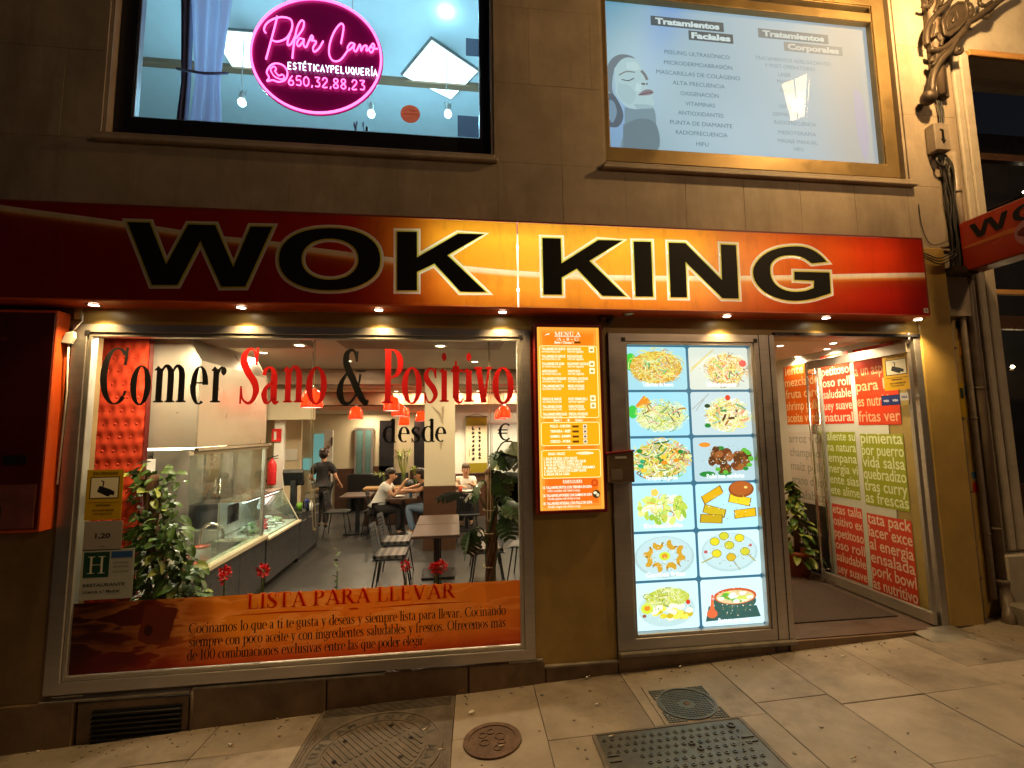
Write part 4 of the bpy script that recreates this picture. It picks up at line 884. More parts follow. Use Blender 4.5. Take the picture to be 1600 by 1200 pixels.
for txt, cx, y, w in (('TRATAMIENTOS ADELGAZANTES', 980, 292, 360), ('Y POST OPERATORIO', 965, 322, 240), ('LASER', 940, 358, 60), ('MASAJES', 945, 392, 80), ('LIPO', 950, 432, 60), ('CAVITACIÓN', 960, 512, 90), ('DERMASTICA', 950, 550, 130), ('RADIOFRECUENCIA', 992, 592, 200), ('MESOTERAPIA', 1002, 640, 180), ('MASAJE MANUAL', 1004, 680, 190), ('HIFU', 1008, 716, 46)):
    a = pp(cx-w/2, y); b = pp(cx+w/2, y+4); pr = MB(TP); pr.lay = 40; put_text(pr, txt, a[0], (a[1]+b[1])/2-.02, .058, S(132, 148, 158), 'L', width=b[0]-a[0]); pr.build('text_line', lit_print, t, recalc=False)
strc('treatment_room_wall', MB().box(1.4, 4.8, .9, 1.0, 3.5, 6.3), blue_w)
# ------------------------------------------------------------------ the long lightbox sign
SY = -.23
sr = at(1447, 430, SY).x; st_z = at(809, 345, SY).z; sb = at(809, 482, SY).z; sj = at(809, 420, SY).x; sl = -4.7
sg = thing('shop_sign', 'long orange lightbox sign in large black letters above the shop front', 'shop sign', (0, SY, sb))
def z2(scale, ox, oy): return lambda L: [(lambda p: (p.x, p.z))(at(ox+x/scale, oy+y/scale, SY)) for x, y in L]
qa, qb, qc, qd = z2(5.333, 180, 320), z2(4.2105, 420, 330), z2(6.154, 820, 350), z2(5.333, 1030, 360)
def super_ell(cx, cy, rx, ry, n=40, e=2.25):
    return [(cx+rx*math.copysign(abs(math.cos(t))**(2/e), math.cos(t)), cy+ry*math.copysign(abs(math.sin(t))**(2/e), math.sin(t))) for t in (2*math.pi*k/n for k in range(n))]
LET = [('W', qa([(105, 145), (290, 150), (425, 500), (610, 165), (835, 170), (985, 520), (1130, 182), (1310, 185), (1085, 682), (885, 682), (712, 300), (520, 668), (308, 668)]), None),
 ('O', qb(super_ell(401, 316, 333, 204)), qb(super_ell(403, 316, 188, 136, 40, 2.1))),
 ('K', qb([(845, 135), (975, 137), (975, 305), (1245, 148), (1415, 152), (1175, 290), (1430, 532), (1260, 530), (1090, 345), (975, 400), (975, 522), (845, 520)]), None),
 ('K', qc([(168, 135), (345, 140), (352, 380), (705, 155), (940, 160), (620, 355), (968, 695), (745, 690), (500, 430), (355, 515), (357, 680), (180, 678)]), None),
 ('I', qc([(1045, 170), (1212, 172), (1232, 698), (1065, 697)]), None),
 ('N', qd([(77, 103), (218, 107), (523, 415), (513, 118), (638, 124), (662, 568), (525, 565), (218, 262), (230, 558), (95, 556)]), None),
 ('G', qd(cr2([(1395, 262), (1340, 205), (1270, 160), (1190, 137), (1090, 135), (990, 150), (900, 185), (830, 240), (787, 310), (785, 380), (815, 450), (880, 515), (970, 560), (1070, 583), (1180, 585), (1300, 565), (1428, 523)], 2)+[(1417, 352), (1125, 345), (1127, 412), (1290, 420), (1287, 480)]+cr2([(1220, 505), (1140, 513), (1060, 503), (990, 470), (945, 420), (925, 360), (927, 290), (960, 245), (1010, 218), (1080, 207), (1150, 212), (1215, 235), (1270, 275)], 2)), None)]
D1, D2 = .0125, .029
yf, yb = SY, SY+.004
Ilo = min(p[0] for p in LET[4][1])-D2-.002
holes_l, holes_r, plugs = [], [], []
for i, (ch, poly, hole) in enumerate(LET):
    y1_, w1_ = offset_poly(poly, D1), offset_poly(poly, D2)
    if i == 3:
        y1_ = [(min(p[0], Ilo-.006), p[1]) for p in y1_]; w1_ = [(min(p[0], Ilo), p[1]) for p in w1_]
    lt = MB(); 
    o = MB().prism([poly]+([hole] if hole else []), yf-.003, yb).build('letter', blackm, sg)
    MB().prism([y1_, poly], yf-.001, yb, thin=True).build('yellow_outline', out_y, o)
    MB().prism([w1_, y1_], yf, yb, thin=True).build('white_outline', out_w, o)
    if hole:
        yh, wh = offset_poly(hole, -D1), offset_poly(hole, -D2)
        MB().prism([hole, yh], yf-.001, yb, thin=True).build('yellow_outline', out_y, o); MB().prism([yh, wh], yf, yb, thin=True).build('white_outline', out_w, o); plugs.append(wh)
    (holes_l if i < 3 else holes_r).append(w1_)
mb = MB(); mb.prism([[(sl, sb+.012), (sj-.007, sb+.012), (sj-.007, st_z-.016), (sl, st_z-.016)]]+holes_l, yf, yb, thin=True)
for p in plugs: mb.prism([p], yf, yb, thin=True)
mb.build('face_panel', sign_m, sg)
mb = MB(); mb.prism([[(sj+.007, sb+.012), (sr-.012, sb+.012), (sr-.012, st_z-.016), (sj+.007, st_z-.016)]]+holes_r, yf, yb, thin=True); mb.build('face_panel', sign_m, sg)
white_in = mat('white enamel inside sign', (.8, .8, .78), .6, var=.02)
MB().box(sl, sr, -.004, -.001, sb, st_z).build('back_panel', white_in, sg)
MB().box(sl, sr, SY-.004, -.005, st_z-.014, st_z).build('casing_top', sign_side, sg, bev=.003)
MB().box(sl, sr, SY-.004, -.005, sb, sb+.011).build('casing_bottom', orange_side, sg, bev=.002)
MB().box(sr-.011, sr, SY-.004, -.005, sb+.012, st_z-.015).build('casing_end', sign_side, sg, bev=.002)
MB().box(sl-.01, sl, SY-.004, -.005, sb+.012, st_z-.015).build('casing_end', sign_side, sg)
tube_m = emit("fluorescent tube", (.95, 1.0, .84), 19)
tube_d = emit('tired fluorescent tube', (1.0, .86, .6), 9)
for zz in (sb+.2, sb+.58):
    for xa, xb, tm in ((-.22, .98, tube_m), (1.05, 2.25, tube_m), (2.4, 3.2, tube_d), (3.3, 4.1, tube_d)):
        MB().tube([(xa, -.09, zz), (xb, -.09, zz)], .013, 8).build('fluorescent_tube', tm, sg)
MB().box(sr-.065, sr-.02, SY-.003, SY-.0005, sb+.03, sb+.075).build('badge', paper, sg)
o = MB(); o.bar((sr-.055, SY-.004, sb+.04), (sr-.03, SY-.004, sb+.065), .004, .002); o.bar((sr-.055, SY-.0045, sb+.065), (sr-.03, SY-.0045, sb+.04), .004, .002); o.build('badge_mark', black, sg)
# downlights under the sign
pxs = [155, 380, 592, 783, 975, 1127, 1281, 1425]
glow = emit('downlight lens', (1, .86, .6), 22)
for i, u in enumerate(pxs):
    v = 479+.0128*(u-155)+(6 if i > 2 else 0)
    p = at(u, v, Z=sb-.004); p.y = -.125; lit = i != 4
    t = thing('downlight', ('glowing recessed downlight under the sign', 'unlit recessed downlight under the sign beside the menu lightbox')[0 if lit else 1] + (', %s' % ['leftmost, over the left end of the shop window', 'over the left half of the shop window', 'over the right half of the shop window', 'just left of the menu lightbox', '', 'over the food picture panel', 'over the doorway', 'rightmost, over the ochre pillar'][i] if lit else ''), 'downlight', p, group='downlights under the shop sign')
    MB().lathe([(.03, -.001), (.046, -.008), (.05, -.002), (.05, .002)], p, 18).build('ring', steel, t)
    MB().lathe([(.0, -.005), (.031, -.005), (.031, .0)], p, 16).build('lens', glow if lit else paper, t)
    if lit: lamp('SPOT', p+Vector((0, 0, -.02)), 62, (1, .66, .27), t, size=.03, cone=120, blend=.9, rot=(0, 0, 0))
# ------------------------------------------------------------------ menu lightbox
mx0, mx1, mz0, mz1 = .665, 1.262, .86, 2.45
t = thing('menu_lightbox', 'tall glowing orange menu lightbox in a red frame on the pier', 'menu board', (.96, -.1, mz0))
frame_ring('frame', maroon, mx0, mx1, mz0, mz1, .026, -.1, -.001, t)
MB().box(mx0+.027, mx1-.027, -.06, -.002, mz0+.027, mz1-.027).build('back_box', maroon, t)
lit_menu = print_mat('backlit menu print', .35, 1.5)
TM = lambda p: Vector((p.x, -.085+p.y, p.z))
X0, X1, Z0, Z1 = mx0+.0265, mx1-.0265, mz0+.0265, mz1-.0265
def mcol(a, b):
    e = max(bump_(a, 0, .07), bump_(a, 1, .07), .7*bump_(b, 0, .03), .7*bump_(b, 1, .03))  # brighter borders: glow of edge lighting painted into the sheet colour
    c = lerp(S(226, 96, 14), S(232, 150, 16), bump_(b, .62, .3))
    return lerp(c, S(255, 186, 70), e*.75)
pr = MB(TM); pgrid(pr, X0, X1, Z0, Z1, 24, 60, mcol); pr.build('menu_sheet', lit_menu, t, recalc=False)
mw, mh = X1-X0, Z1-Z0
def mq(a, b): return (X0+mw*a, Z0+mh*(1-b))
def mbox(b0, b1, a0=.04, a1=.96):
    pr = MB(TM); pr.lay = 4; P0 = mq(a0, b1); P1 = mq(a1, b0); r = .02
    pts = []
    for cx, cz, s0 in ((P1[0]-r, P1[1]-r, 0), (P0[0]+r, P1[1]-r, 90), (P0[0]+r, P0[1]+r, 180), (P1[0]-r, P0[1]+r, 270)):
        for k in range(5): aa = R_(s0+k*22.5); pts.append((cx+r*math.cos(aa), cz+r*math.sin(aa)))
    pr.flat(pts, S(228, 160, 14)); pr.rib(pts+[pts[0], pts[1]], .0055, S(255, 236, 160)); pr.build('panel_outline', lit_menu, t, recalc=False)
mbox(.105, .505); mbox(.53, .655); mbox(.68, .83)
cw_ = S(255, 250, 224)
def mline(txt, a, b, w, sz=.03, col=cw_, bold=.02, al='L'):
    pr = MB(TM); pr.lay = 20; q = mq(a, b); put_text(pr, txt, q[0], q[1]-.006, sz, col, al, width=w*mw, bold=bold); pr.build('text_line', lit_menu, t, recalc=False)
pr = MB(TM); pr.lay = 20; q = mq(.28, .048); serif(pr, 'MENÚ A', q[0], q[1], .036, cw_, width=.42*mw, wx=1.3); q = mq(.31, .075); serif(pr, '(A + B + C)', q[0], q[1], .027, cw_, width=.36*mw, wx=1.3); pr.rib([mq(.28, .052), mq(.70, .052)], .003, cw_)
pr.flat([mq(.12, .047), mq(.2, .04), mq(.2, .035), mq(.15, .04)], cw_); pr.build('heading', lit_menu, t, recalc=False)
mline('Elegir / Choose 1', .28, .088, .3); 
dkb = S(96, 44, 8)
def mmark(a, b, w=.1, h=.010, col=dkb):
    pr = MB(TM); pr.lay = 24; q = mq(a, b+h/2); pr.rect(q[0], q[0]+w*mw, q[1], q[1]+h*mh, col); pr.build('price_patch', lit_menu, t, recalc=False)
mmark(.6, .085, .1, .011)
rows = [('TALLARINES DE HUEVO', 'EGG NOODLES'), ('TALLARINES DE ARROZ', 'RICE NOODLES'), ('TALLARINES DE SOBA', 'BUCKWHEAT NOODLES'), ('ARROZ BLANCO', 'WHITE RICE'), ('TALLARINES INTEGRALES', 'INTEGRAL NOODLES'), ('TALLARINES MIXTOS', 'MIXED NOODLES'), ('FIDEOS DE ARROZ', 'RICE VERMICELLI'), ('TALLARINES UDON', 'UDON NOODLES'), ('TALLARINES ESPECIALES', 'SPECIAL NOODLES')]
for k, (a, b) in enumerate(rows):
    y = .125+k*.0415+(.03 if k > 5 else 0)
    mline(a, .07, y, min(.38, .02*len(a))); mline(b, .48, y, min(.34, .02*len(b))); mline('con verduras frescas y salsa', .07, y+.014, .3, bold=.0); mline('with fresh vegetables', .48, y+.014, .26, bold=.0)
for b in (.127, .207, .247, .40, .44):
    pr = MB(TM); pr.lay = 24; q = mq(.83, b+.014); s_ = .085*mw; pr.rect(q[0], q[0]+s_, q[1], q[1]+s_*1.05, S(255, 240, 190)); pr.ell(q[0]+s_/2, q[1]+s_/2, s_*.3, s_*.25, S(150, 100, 30)); pr.ell(q[0]+s_/2, q[1]+s_*.55, s_*.2, s_*.12, S(220, 180, 70)); pr.build('icon', lit_menu, t, recalc=False)
mline('Elegir 1', .24, .521, .12); mline('Choose 1', .58, .521, .12)
pr = MB(TM); pr.lay = 22
for b in (.519, .667):
    q = mq(.47, b); pr.rib([(q[0]-.014, q[1]), (q[0]+.014, q[1])], .005, cw_); pr.rib([(q[0], q[1]-.014), (q[0], q[1]+.014)], .005, cw_)
pr.build('plus_mark', lit_menu, t, recalc=False)
for k, a in enumerate(('POLLO - CHICKEN', 'TERNERA - BEEF', 'GAMBAS - SHRIMPS', 'CERDO - PORK')):
    y = .553+k*.0275; mline(a, .18, y, .32); mmark(.53, y, .1, .011)
    pr = MB(TM); pr.lay = 24; q = mq(.70, y+.011); s_ = .06*mw; pr.rect(q[0], q[0]+s_, q[1], q[1]+s_, S(230, 215, 190)); pr.ell(q[0]+s_/2, q[1]+s_/2, s_*.33, s_*.3, S(120, 90, 60)); pr.build('icon', lit_menu, t, recalc=False)
mline('SALSA / SAUCE', .14, .702, .26)
pr = MB(TM); pr.lay = 20; q = mq(.72, .699); pr.ell(q[0], q[1], .075, .012, S(255, 240, 200)); pr.build('label_oval', lit_menu, t, recalc=False); mline('ESPECIALES', .61, .702, .22, col=S(220, 130, 20))
for k, a in enumerate(('1. SALSA DE SOJA / SOY SAUCE', '2. SALSA AGRIDULCE / SWEET AND SOUR', '3. SALSA DE OSTRAS / OYSTER SAUCE', '4. SALSA TERIYAKI CON SESAMO', '5. SALSA DE COCO CON CURRY SUAVE', '6. SALSA DE LA CASA')): mline(a, .07, .728+k*.0165, [.52, .66, .6, .8, .66, .4][k])
pr = MB(TM); pr.lay = 20; q = mq(.36, .85); serif(pr, 'RAMEN EN SOPA', q[0], q[1]-.006, .02, cw_, width=.3*mw, wx=1.4); pr.rib([mq(.36, .857), mq(.66, .857)], .0025, cw_); pr.build('heading', lit_menu, t, recalc=False)
for k, (a, b) in enumerate((('10. TALLARINES FRITOS CON TERNERA EN SOPA', 'Udon noodles with beef in soup'), ('20. TALLARINES JAPONESES CON GAMBAS EN SOPA', 'Noodles japanese with shrimps in soup'), ('30. TALLARINES INTEGRAL CON POLLO EN SOPA', 'Noodles integral with chicken in soup'))):
    y = .882+k*.042; mline(a, .05, y, .76); mline(b, .12, y+.017, .5, bold=.0)
pr = MB(TM); pr.lay = 22; q = mq(.86, .86); pr.ell(*q, .03, .03, S(196, 60, 10), 24); pr.ell(*q, .018, .018, S(214, 90, 20), 24); q = mq(.88, .92); pr.ell(*q, .034, .034, S(60, 40, 20), 16); pr.ell(q[0]-.01, q[1]+.01, .016, .012, S(230, 220, 180)); pr.ell(q[0]+.012, q[1]-.008, .013, .014, S(210, 190, 150)); pr.build('picture', lit_menu, t, recalc=False)
MB().box(X0, X1, -.094, -.092, Z0, Z1).build('glass_pane', glass_m, t)
# small security camera beside it, under the sign
p = at(951, 497, -.06)
t = thing('security_camera', 'small brown security camera under the sign right of the menu lightbox', 'security camera', p)
MB().box(p.x-.075, p.x+.05, -.07, .0, p.z-.02, p.z+.035).build('housing', plinth_m, t, bev=.008)
MB().lathe([(.0, -.05), (.022, -.045), (.028, -.01), (.03, .0)], p+Vector((.0, -.02, -.015)), 12).build('dome', black, t)
# ------------------------------------------------------------------ food picture panel in its aluminium cabinet
dx0, dx1, dz0, dz1 = 1.337, 2.925, -.285, 2.395
t = thing('picture_cabinet', 'aluminium framed glowing cabinet of twelve food pictures beside the doorway', 'display cabinet', (2.1, 0, dz0))
fr = frame_ring('frame', alu, dx0, dx1, dz0, dz1, .1, -.03, .06, t, lip=.025, lipm=steel_dull, ws=(.15, .205, .095, .075))
MB().box(2.865, 2.873, -.0325, -.0305, dz0, dz1).build('frame_groove', black, t)
MB().box(2.765, 2.772, -.0325, -.0305, dz0, dz1).build('frame_groove', black, t)
for x in (1.475, 2.735): MB().box(x-.018, x+.018, -.036, -.031, 2.318, 2.354).build('corner_cap', black, t)
MB().box(dx0, 2.93, -.06, .3, -.325, -.287).build('sill', conc, t, bev=.008)
FX0, FX1, FZ0, FZ1 = 1.487, 2.72, -.19, 2.32
FY = .04
MB().box(FX0, FX1, FY+.002, .3, FZ0, FZ1).build('light_case', black, t)
lit_food = print_mat('backlit food print', .35, 1.45)
TF = lambda p: Vector((p.x, FY+p.y, p.z))
pr = MB(TF); pr.rect(FX0, FX1, FZ0, FZ1, S(54, 104, 128)); pr.build('backing_sheet', lit_food, t, recalc=False)
def pale(c, f=.2): return tuple(c[i]+((.78, .86, .74)[i]-c[i])*f for i in range(3))+(1,)
def noodles(pr, cx, cz, rx, rz, cols, n, w, q, wild=1.0):
    rx *= 1.07; rz *= 1.1; cols = [pale(c, f) for c in cols+[S(226, 216, 70), S(196, 206, 80)] for f in (.05, .22, .4)]+[tuple(x*.55 for x in c[:3])+(1,) for c in cols]
    if n > 40: n = int(n*1.7); w *= .72
    for k in range(n):
        a = q.uniform(0, 6.28); r = math.sqrt(q.random())*.85; x = cx+rx*r*math.cos(a); z = cz+rz*r*math.sin(a)
        d = q.uniform(0, 6.28); L = q.uniform(.3, .75)*rx; P = []
        cv = q.uniform(-2.6, 2.6)*wild
        for i in range(6):
            P.append((x, z)); d += cv/6; x += L/6*math.cos(d); z += L/6*math.sin(d)*.75
            e = ((x-cx)/rx)**2+((z-cz)/rz)**2
            if e > 1.0: s_ = 1/math.sqrt(e); x = cx+(x-cx)*s_; z = cz+(z-cz)*s_
        pr.rib(P, w*q.uniform(.7, 1.3), q.choice(cols))
def rrect(x0, x1, z0, z1, r):
    P = []
    for cx, cz, s0 in ((x1-r, z1-r, 0), (x0+r, z1-r, 90), (x0+r, z0+r, 180), (x1-r, z0+r, 270)):
        for k in range(4): aa = R_(s0+k*30); P.append((cx+r*math.cos(aa), cz+r*math.sin(aa)))
    return P
Ye, Or, Gr, Gr2, Br, Wh, Rd = S(232, 196, 52), S(226, 138, 36), S(96, 176, 56), S(30, 128, 50), S(112, 62, 22), S(240, 240, 214), S(214, 56, 28)
CAP = ['Tallarines de huevo', 'Tallarines integrales', '', '', 'Pan tapado con gambas', 'Pollo con verduras', 'Ensalada', '', 'Gambas fritas', '', '', 'Ramen en sopa']
def food(i, pr, x0, x1, z0, z1):
    q = random.Random(100+i); w = x1-x0; h = z1-z0; cx = (x0+x1)/2; cz = (z0+z1)/2; U = lambda a, b: (x0+w*a, z0+h*b)
    if i == 0:
        pr.ell(*U(.08, .65), w*.1, h*.22, S(70, 190, 60)); pr.ell(*U(.5, .52), w*.44, h*.4, S(206, 158, 44)); noodles(pr, *U(.5, .54), w*.44, h*.42, [Ye, Or, S(240, 214, 92), S(190, 120, 30), Ye], 170, .006, q); noodles(pr, *U(.55, .5), w*.3, h*.25, [Gr, Gr2, Br, Or], 26, .012, q, .5)
    elif i == 1:
        pr.rib([U(.03, .5), U(.42, .97)], .012, S(210, 190, 120)); pr.rib([U(.0, .42), U(.36, .9)], .012, S(214, 196, 128)); pr.ell(*U(.62, .48), w*.33, h*.38, S(226, 170, 84)); noodles(pr, *U(.62, .46), w*.36, h*.42, [S(240, 196, 120), Or, Wh, S(230, 170, 70), Br], 150, .008, q); noodles(pr, *U(.62, .5), w*.27, h*.3, [Rd, Gr, Br, Or], 26, .014, q, .5); pr.ell(*U(.9, .62), w*.07, h*.09, S(226, 70, 70), 8)
    elif i == 2:
        for k in range(14): a = q.uniform(-.6, 1.2); pr.rib([U(.14, .68), (x0+w*(.14+.24*math.cos(a)), z0+h*(.74+.24*math.sin(a)))], .02, q.choice((Ye, S(250, 220, 60), Or)))
        pr.ell(*U(.08, .55), w*.08, h*.16, S(60, 190, 70)); pr.ell(*U(.54, .4), w*.4, h*.3, S(214, 214, 150)); noodles(pr, *U(.55, .45), w*.42, h*.36, [Wh, S(226, 226, 160), Ye, S(190, 206, 110), Gr], 190, .006, q); noodles(pr, *U(.6, .5), w*.34, h*.3, [Gr2, Br, Rd, Or], 26, .009, q, .4)
    elif i == 3:
        pr.rib([U(.0, .6), U(.3, .98)], .01, S(170, 176, 170)); pr.rib([U(.06, .56), U(.22, .86)], .01, S(170, 176, 170)); pr.ell(*U(.6, .45), w*.36, h*.36, S(222, 190, 110)); noodles(pr, *U(.6, .46), w*.38, h*.38, [S(240, 220, 150), Wh, S(230, 190, 100)], 110, .012, q); noodles(pr, *U(.6, .46), w*.33, h*.32, [Or, Gr2, Br, S(226, 110, 40)], 20, .02, q, .4); pr.ell(*U(.61, .88), w*.045, h*.07, Rd); pr.ell(*U(.24, .2), w*.06, h*.06, Gr2, 6); pr.ell(*U(.25, .68), w*.05, h*.05, S(20, 60, 24))
    elif i == 4:
        pr.ell(*U(.5, .5), w*.48, h*.42, S(196, 176, 60)); noodles(pr, *U(.5, .52), w*.48, h*.46, [Ye, Or, Gr, S(200, 200, 80), Wh, Gr2, S(180, 110, 30)], 150, .014, q, .8)
        for k in range(10): pr.ell(x0+w*q.uniform(.15, .85), z0+h*q.uniform(.25, .8), w*.05, h*.05, q.choice((Or, Ye, Gr2, S(30, 160, 110))), 9)
    elif i == 5:
        pr.ell(*U(.18, .85), w*.1, h*.06, Or, 9); pr.ell(*U(.2, .14), w*.14, h*.07, Gr2, 9); pr.ell(*U(.5, .16), w*.12, h*.08, Gr2, 9)
        for k in range(34):
            a = q.uniform(0, 6.28); r = math.sqrt(q.random()); pr.ell(x0+w*(.6+.32*r*math.cos(a)), z0+h*(.5+.3*r*math.sin(a)), w*q.uniform(.05, .1), h*q.uniform(.06, .12), q.choice((S(132, 74, 36), S(110, 56, 26), S(158, 92, 44), S(92, 50, 22))), 10, q.uniform(0, 3))
        for k in range(12): a = q.uniform(0, 6.28); pr.ell(x0+w*(.62+.34*math.cos(a)), z0+h*(.48+.32*math.sin(a)), w*.05, h*.05, q.choice((Gr2, Gr)), 7)
    elif i == 6:
        for k in range(46): a = q.uniform(0, 6.28); r = math.sqrt(q.random()); pr.ell(x0+w*(.5+.4*r*math.cos(a)), z0+h*(.48+.33*r*math.sin(a)), w*q.uniform(.05, .12), h*q.uniform(.05, .1), q.choice((S(214, 226, 120), S(186, 206, 80), Wh, S(226, 226, 150), S(150, 186, 60))), 9, q.uniform(0, 3))
        noodles(pr, *U(.55, .55), w*.3, h*.24, [Or, Ye, Gr], 34, .007, q); pr.ell(*U(.38, .86), w*.07, h*.1, S(240, 200, 90), 5)
    elif i == 7:
        for (a, b, rot, c) in ((.26, .76, .5, S(222, 170, 20)), (.28, .38, -.25, S(206, 176, 30)), (.22, .2, -.05, S(196, 160, 24)), (.8, .3, .1, S(228, 180, 20)), (.72, .62, -.2, S(236, 206, 40))):
            ca, sa = math.cos(rot), math.sin(rot); P = [(dx*w*.19*ca-dz*h*.11*sa, dx*w*.19*sa+dz*h*.11*ca) for dx, dz in ((-1, -.9), (1, -1), (1.05, .9), (-.95, 1))]; b_ = U(a, b); pr.flat([(b_[0]+p[0], b_[1]+p[1]) for p in P], S(130, 84, 14)); pr.flat([(b_[0]+p[0]*.92, b_[1]+p[1]*.88) for p in P], c)
        pr.ell(*U(.76, .88), w*.22, h*.2, S(150, 76, 26)); pr.ell(*U(.76, .9), w*.19, h*.16, S(178, 92, 36)); pr.ell(*U(.84, .92), w*.03, h*.03, S(250, 210, 110))
    elif i == 8:
        pr.ell(*U(.5, .48), w*.49, h*.48, S(176, 200, 200)); pr.ell(*U(.5, .5), w*.45, h*.44, S(188, 214, 218))
        for k in range(8):
            a = k*math.pi/4+.3; b_ = (cx+w*.32*math.cos(a), cz+h*.32*math.sin(a)); P = [(b_[0]+w*.1*math.cos(a+1.2+s_*2.2)*.7, b_[1]+h*.13*math.sin(a+1.2+s_*2.2)*.8) for s_ in (0, .3, .6, .9, 1.2, 1.5)]; pr.rib(P, [.02, .045, .05, .045, .03, .008], S(206, 156, 44)); pr.rib(P[-2:]+[(P[-1][0]+.012, P[-1][1]-.01)], .006, S(90, 50, 30))
        pr.ell(cx, cz, w*.09, h*.1, S(200, 220, 60)); pr.ell(cx, cz, w*.05, h*.06, Or, 8)
    elif i == 9:
        pr.ell(*U(.5, .52), w*.48, h*.46, S(180, 206, 208)); pr.ell(*U(.5, .54), w*.44, h*.42, S(192, 218, 222))
        for (a, b) in ((.26, .78), (.42, .9), (.68, .84), (.28, .5), (.52, .4), (.76, .52), (.5, .68)): 
            b_ = U(a, b); pr.ell(b_[0], b_[1], w*.085, h*.1, S(150, 130, 20), 12); pr.ell(b_[0], b_[1], w*.074, h*.086, q.choice((S(206, 200, 50), S(226, 210, 40), S(214, 176, 40))), 12)
        pr.rib([U(.8, .46), U(.93, .28)], .012, S(170, 160, 80)); pr.rib([U(.22, .42), U(.02, .3)], .012, S(170, 160, 80)); pr.rib([U(.55, .32), U(.66, .1)], .008, S(150, 150, 110)); pr.ell(*U(.1, .55), .018, .014, S(190, 90, 90)); pr.ell(*U(.86, .66), .014, .012, S(190, 90, 90))
    elif i == 10:
        pr.ell(*U(.5, .42), w*.46, h*.4, S(186, 212, 214)); pr.ell(*U(.52, .68), w*.36, h*.2, S(186, 196, 70)); noodles(pr, *U(.5, .68), w*.36, h*.2, [S(200, 206, 80), S(170, 180, 60), S(220, 216, 120)], 50, .012, q)
        for k in range(30): a = q.uniform(0, 6.28); r = math.sqrt(q.random()); pr.ell(x0+w*(.54+.34*r*math.cos(a)), z0+h*(.34+.16*r*math.sin(a)), w*.06, h*.06, q.choice((S(226, 206, 40), S(240, 226, 90), S(206, 180, 30), Wh)), 9)
        pr.ell(*U(.18, .46), w*.1, h*.12, S(206, 220, 60)); pr.ell(*U(.18, .47), w*.05, h*.06, Or, 9); pr.ell(*U(.84, .56), .02, .02, Rd); pr.ell(*U(.13, .3), .018, .014, S(150, 90, 60))
    elif i == 11:
        pr.flat([U(.04, .08), U(.96, .12), U(.9, .38), U(.1, .42)], S(46, 88, 82)); pr.ell(*U(.54, .5), w*.36, h*.24, S(52, 92, 84)); pr.ell(*U(.55, .62), w*.36, h*.19, S(206, 88, 42)); pr.ell(*U(.55, .6), w*.32, h*.155, S(224, 200, 150))
        for k in range(24): a = q.uniform(0, 6.28); r = math.sqrt(q.random())*.9; pr.ell(x0+w*(.55+.28*r*math.cos(a)), z0+h*(.6+.12*r*math.sin(a)), w*.06, h*.045, q.choice((Wh, S(230, 236, 226), Or, Gr, S(206, 220, 90))), 8)
        pr.rib([U(.17, .68), U(.16, .45), U(.15, .3)], [.02, .03, .06], S(222, 104, 60)); pr.ell(*U(.15, .25), w*.09, h*.1, S(222, 104, 60))
rows_ = 6; gx = .024; gz = .022; cwid = (FX1-FX0-3*gx)/2; chgt = (FZ1-FZ0-.02-(rows_+1)*gz)/rows_
for r in range(rows_):
    for c in range(2):
        i = r*2+c; x0 = FX0+gx+c*(cwid+gx); z1 = FZ1-gz-.015-r*(chgt+gz); z0 = z1-chgt
        pr = MB(TF); pr.lay = 3
        bgc = [S(160, 206, 218), S(208, 212, 200), S(156, 210, 228), S(192, 208, 212), S(160, 212, 230), S(178, 202, 210), S(182, 226, 240), S(182, 226, 240), S(196, 234, 246), S(206, 238, 248), S(206, 240, 250), S(210, 240, 252)][i]
        pr.flat(rrect(x0, x0+cwid, z0, z1, .022), bgc)
        food(i, pr, x0+.01, x0+cwid-.01, z0+.012, z1-.01)
        qq = random.Random(500+i)                       # crumbs, herbs and glints
        for k in range(70):
            aa = qq.uniform(0, 6.28); rr = math.sqrt(qq.random()); fx = x0+cwid*(.53+.38*rr*math.cos(aa)); fz = (z0+z1)/2+chgt*.32*rr*math.sin(aa)
            pr.ell(fx, fz, qq.uniform(.002, .008), qq.uniform(.0015, .005), qq.choice((S(250, 246, 214), S(206, 180, 70), S(120, 150, 50), S(150, 96, 36), S(236, 240, 236))), 6, qq.uniform(0, 3))
        pr.lay += 4
        if CAP[i]: put_text(pr, CAP[i], x0+cwid*.5, z0+.028, .052, S(240, 248, 248), 'C', width=cwid*(.5 if i in (0, 1, 4, 11) else .62), bold=.03)
        pr.build('food_picture', lit_food, t, recalc=False)
MB().box(FX0+.001, FX1-.001, -.002, .004, FZ0+.001, FZ1-.001).build('glass_pane', glass_m, t)
lt_b = emit('cool strip lamp', (.7, .88, 1), 3.0)
MB().box(FX1-.022, FX1-.014, .012, .03, FZ0+.02, FZ1-.05).build('strip_lamp', lt_b, t); MB().box(FX0+.02, FX1-.05, .012, .03, FZ0+.008, FZ0+.016).build('strip_lamp', lt_b, t)
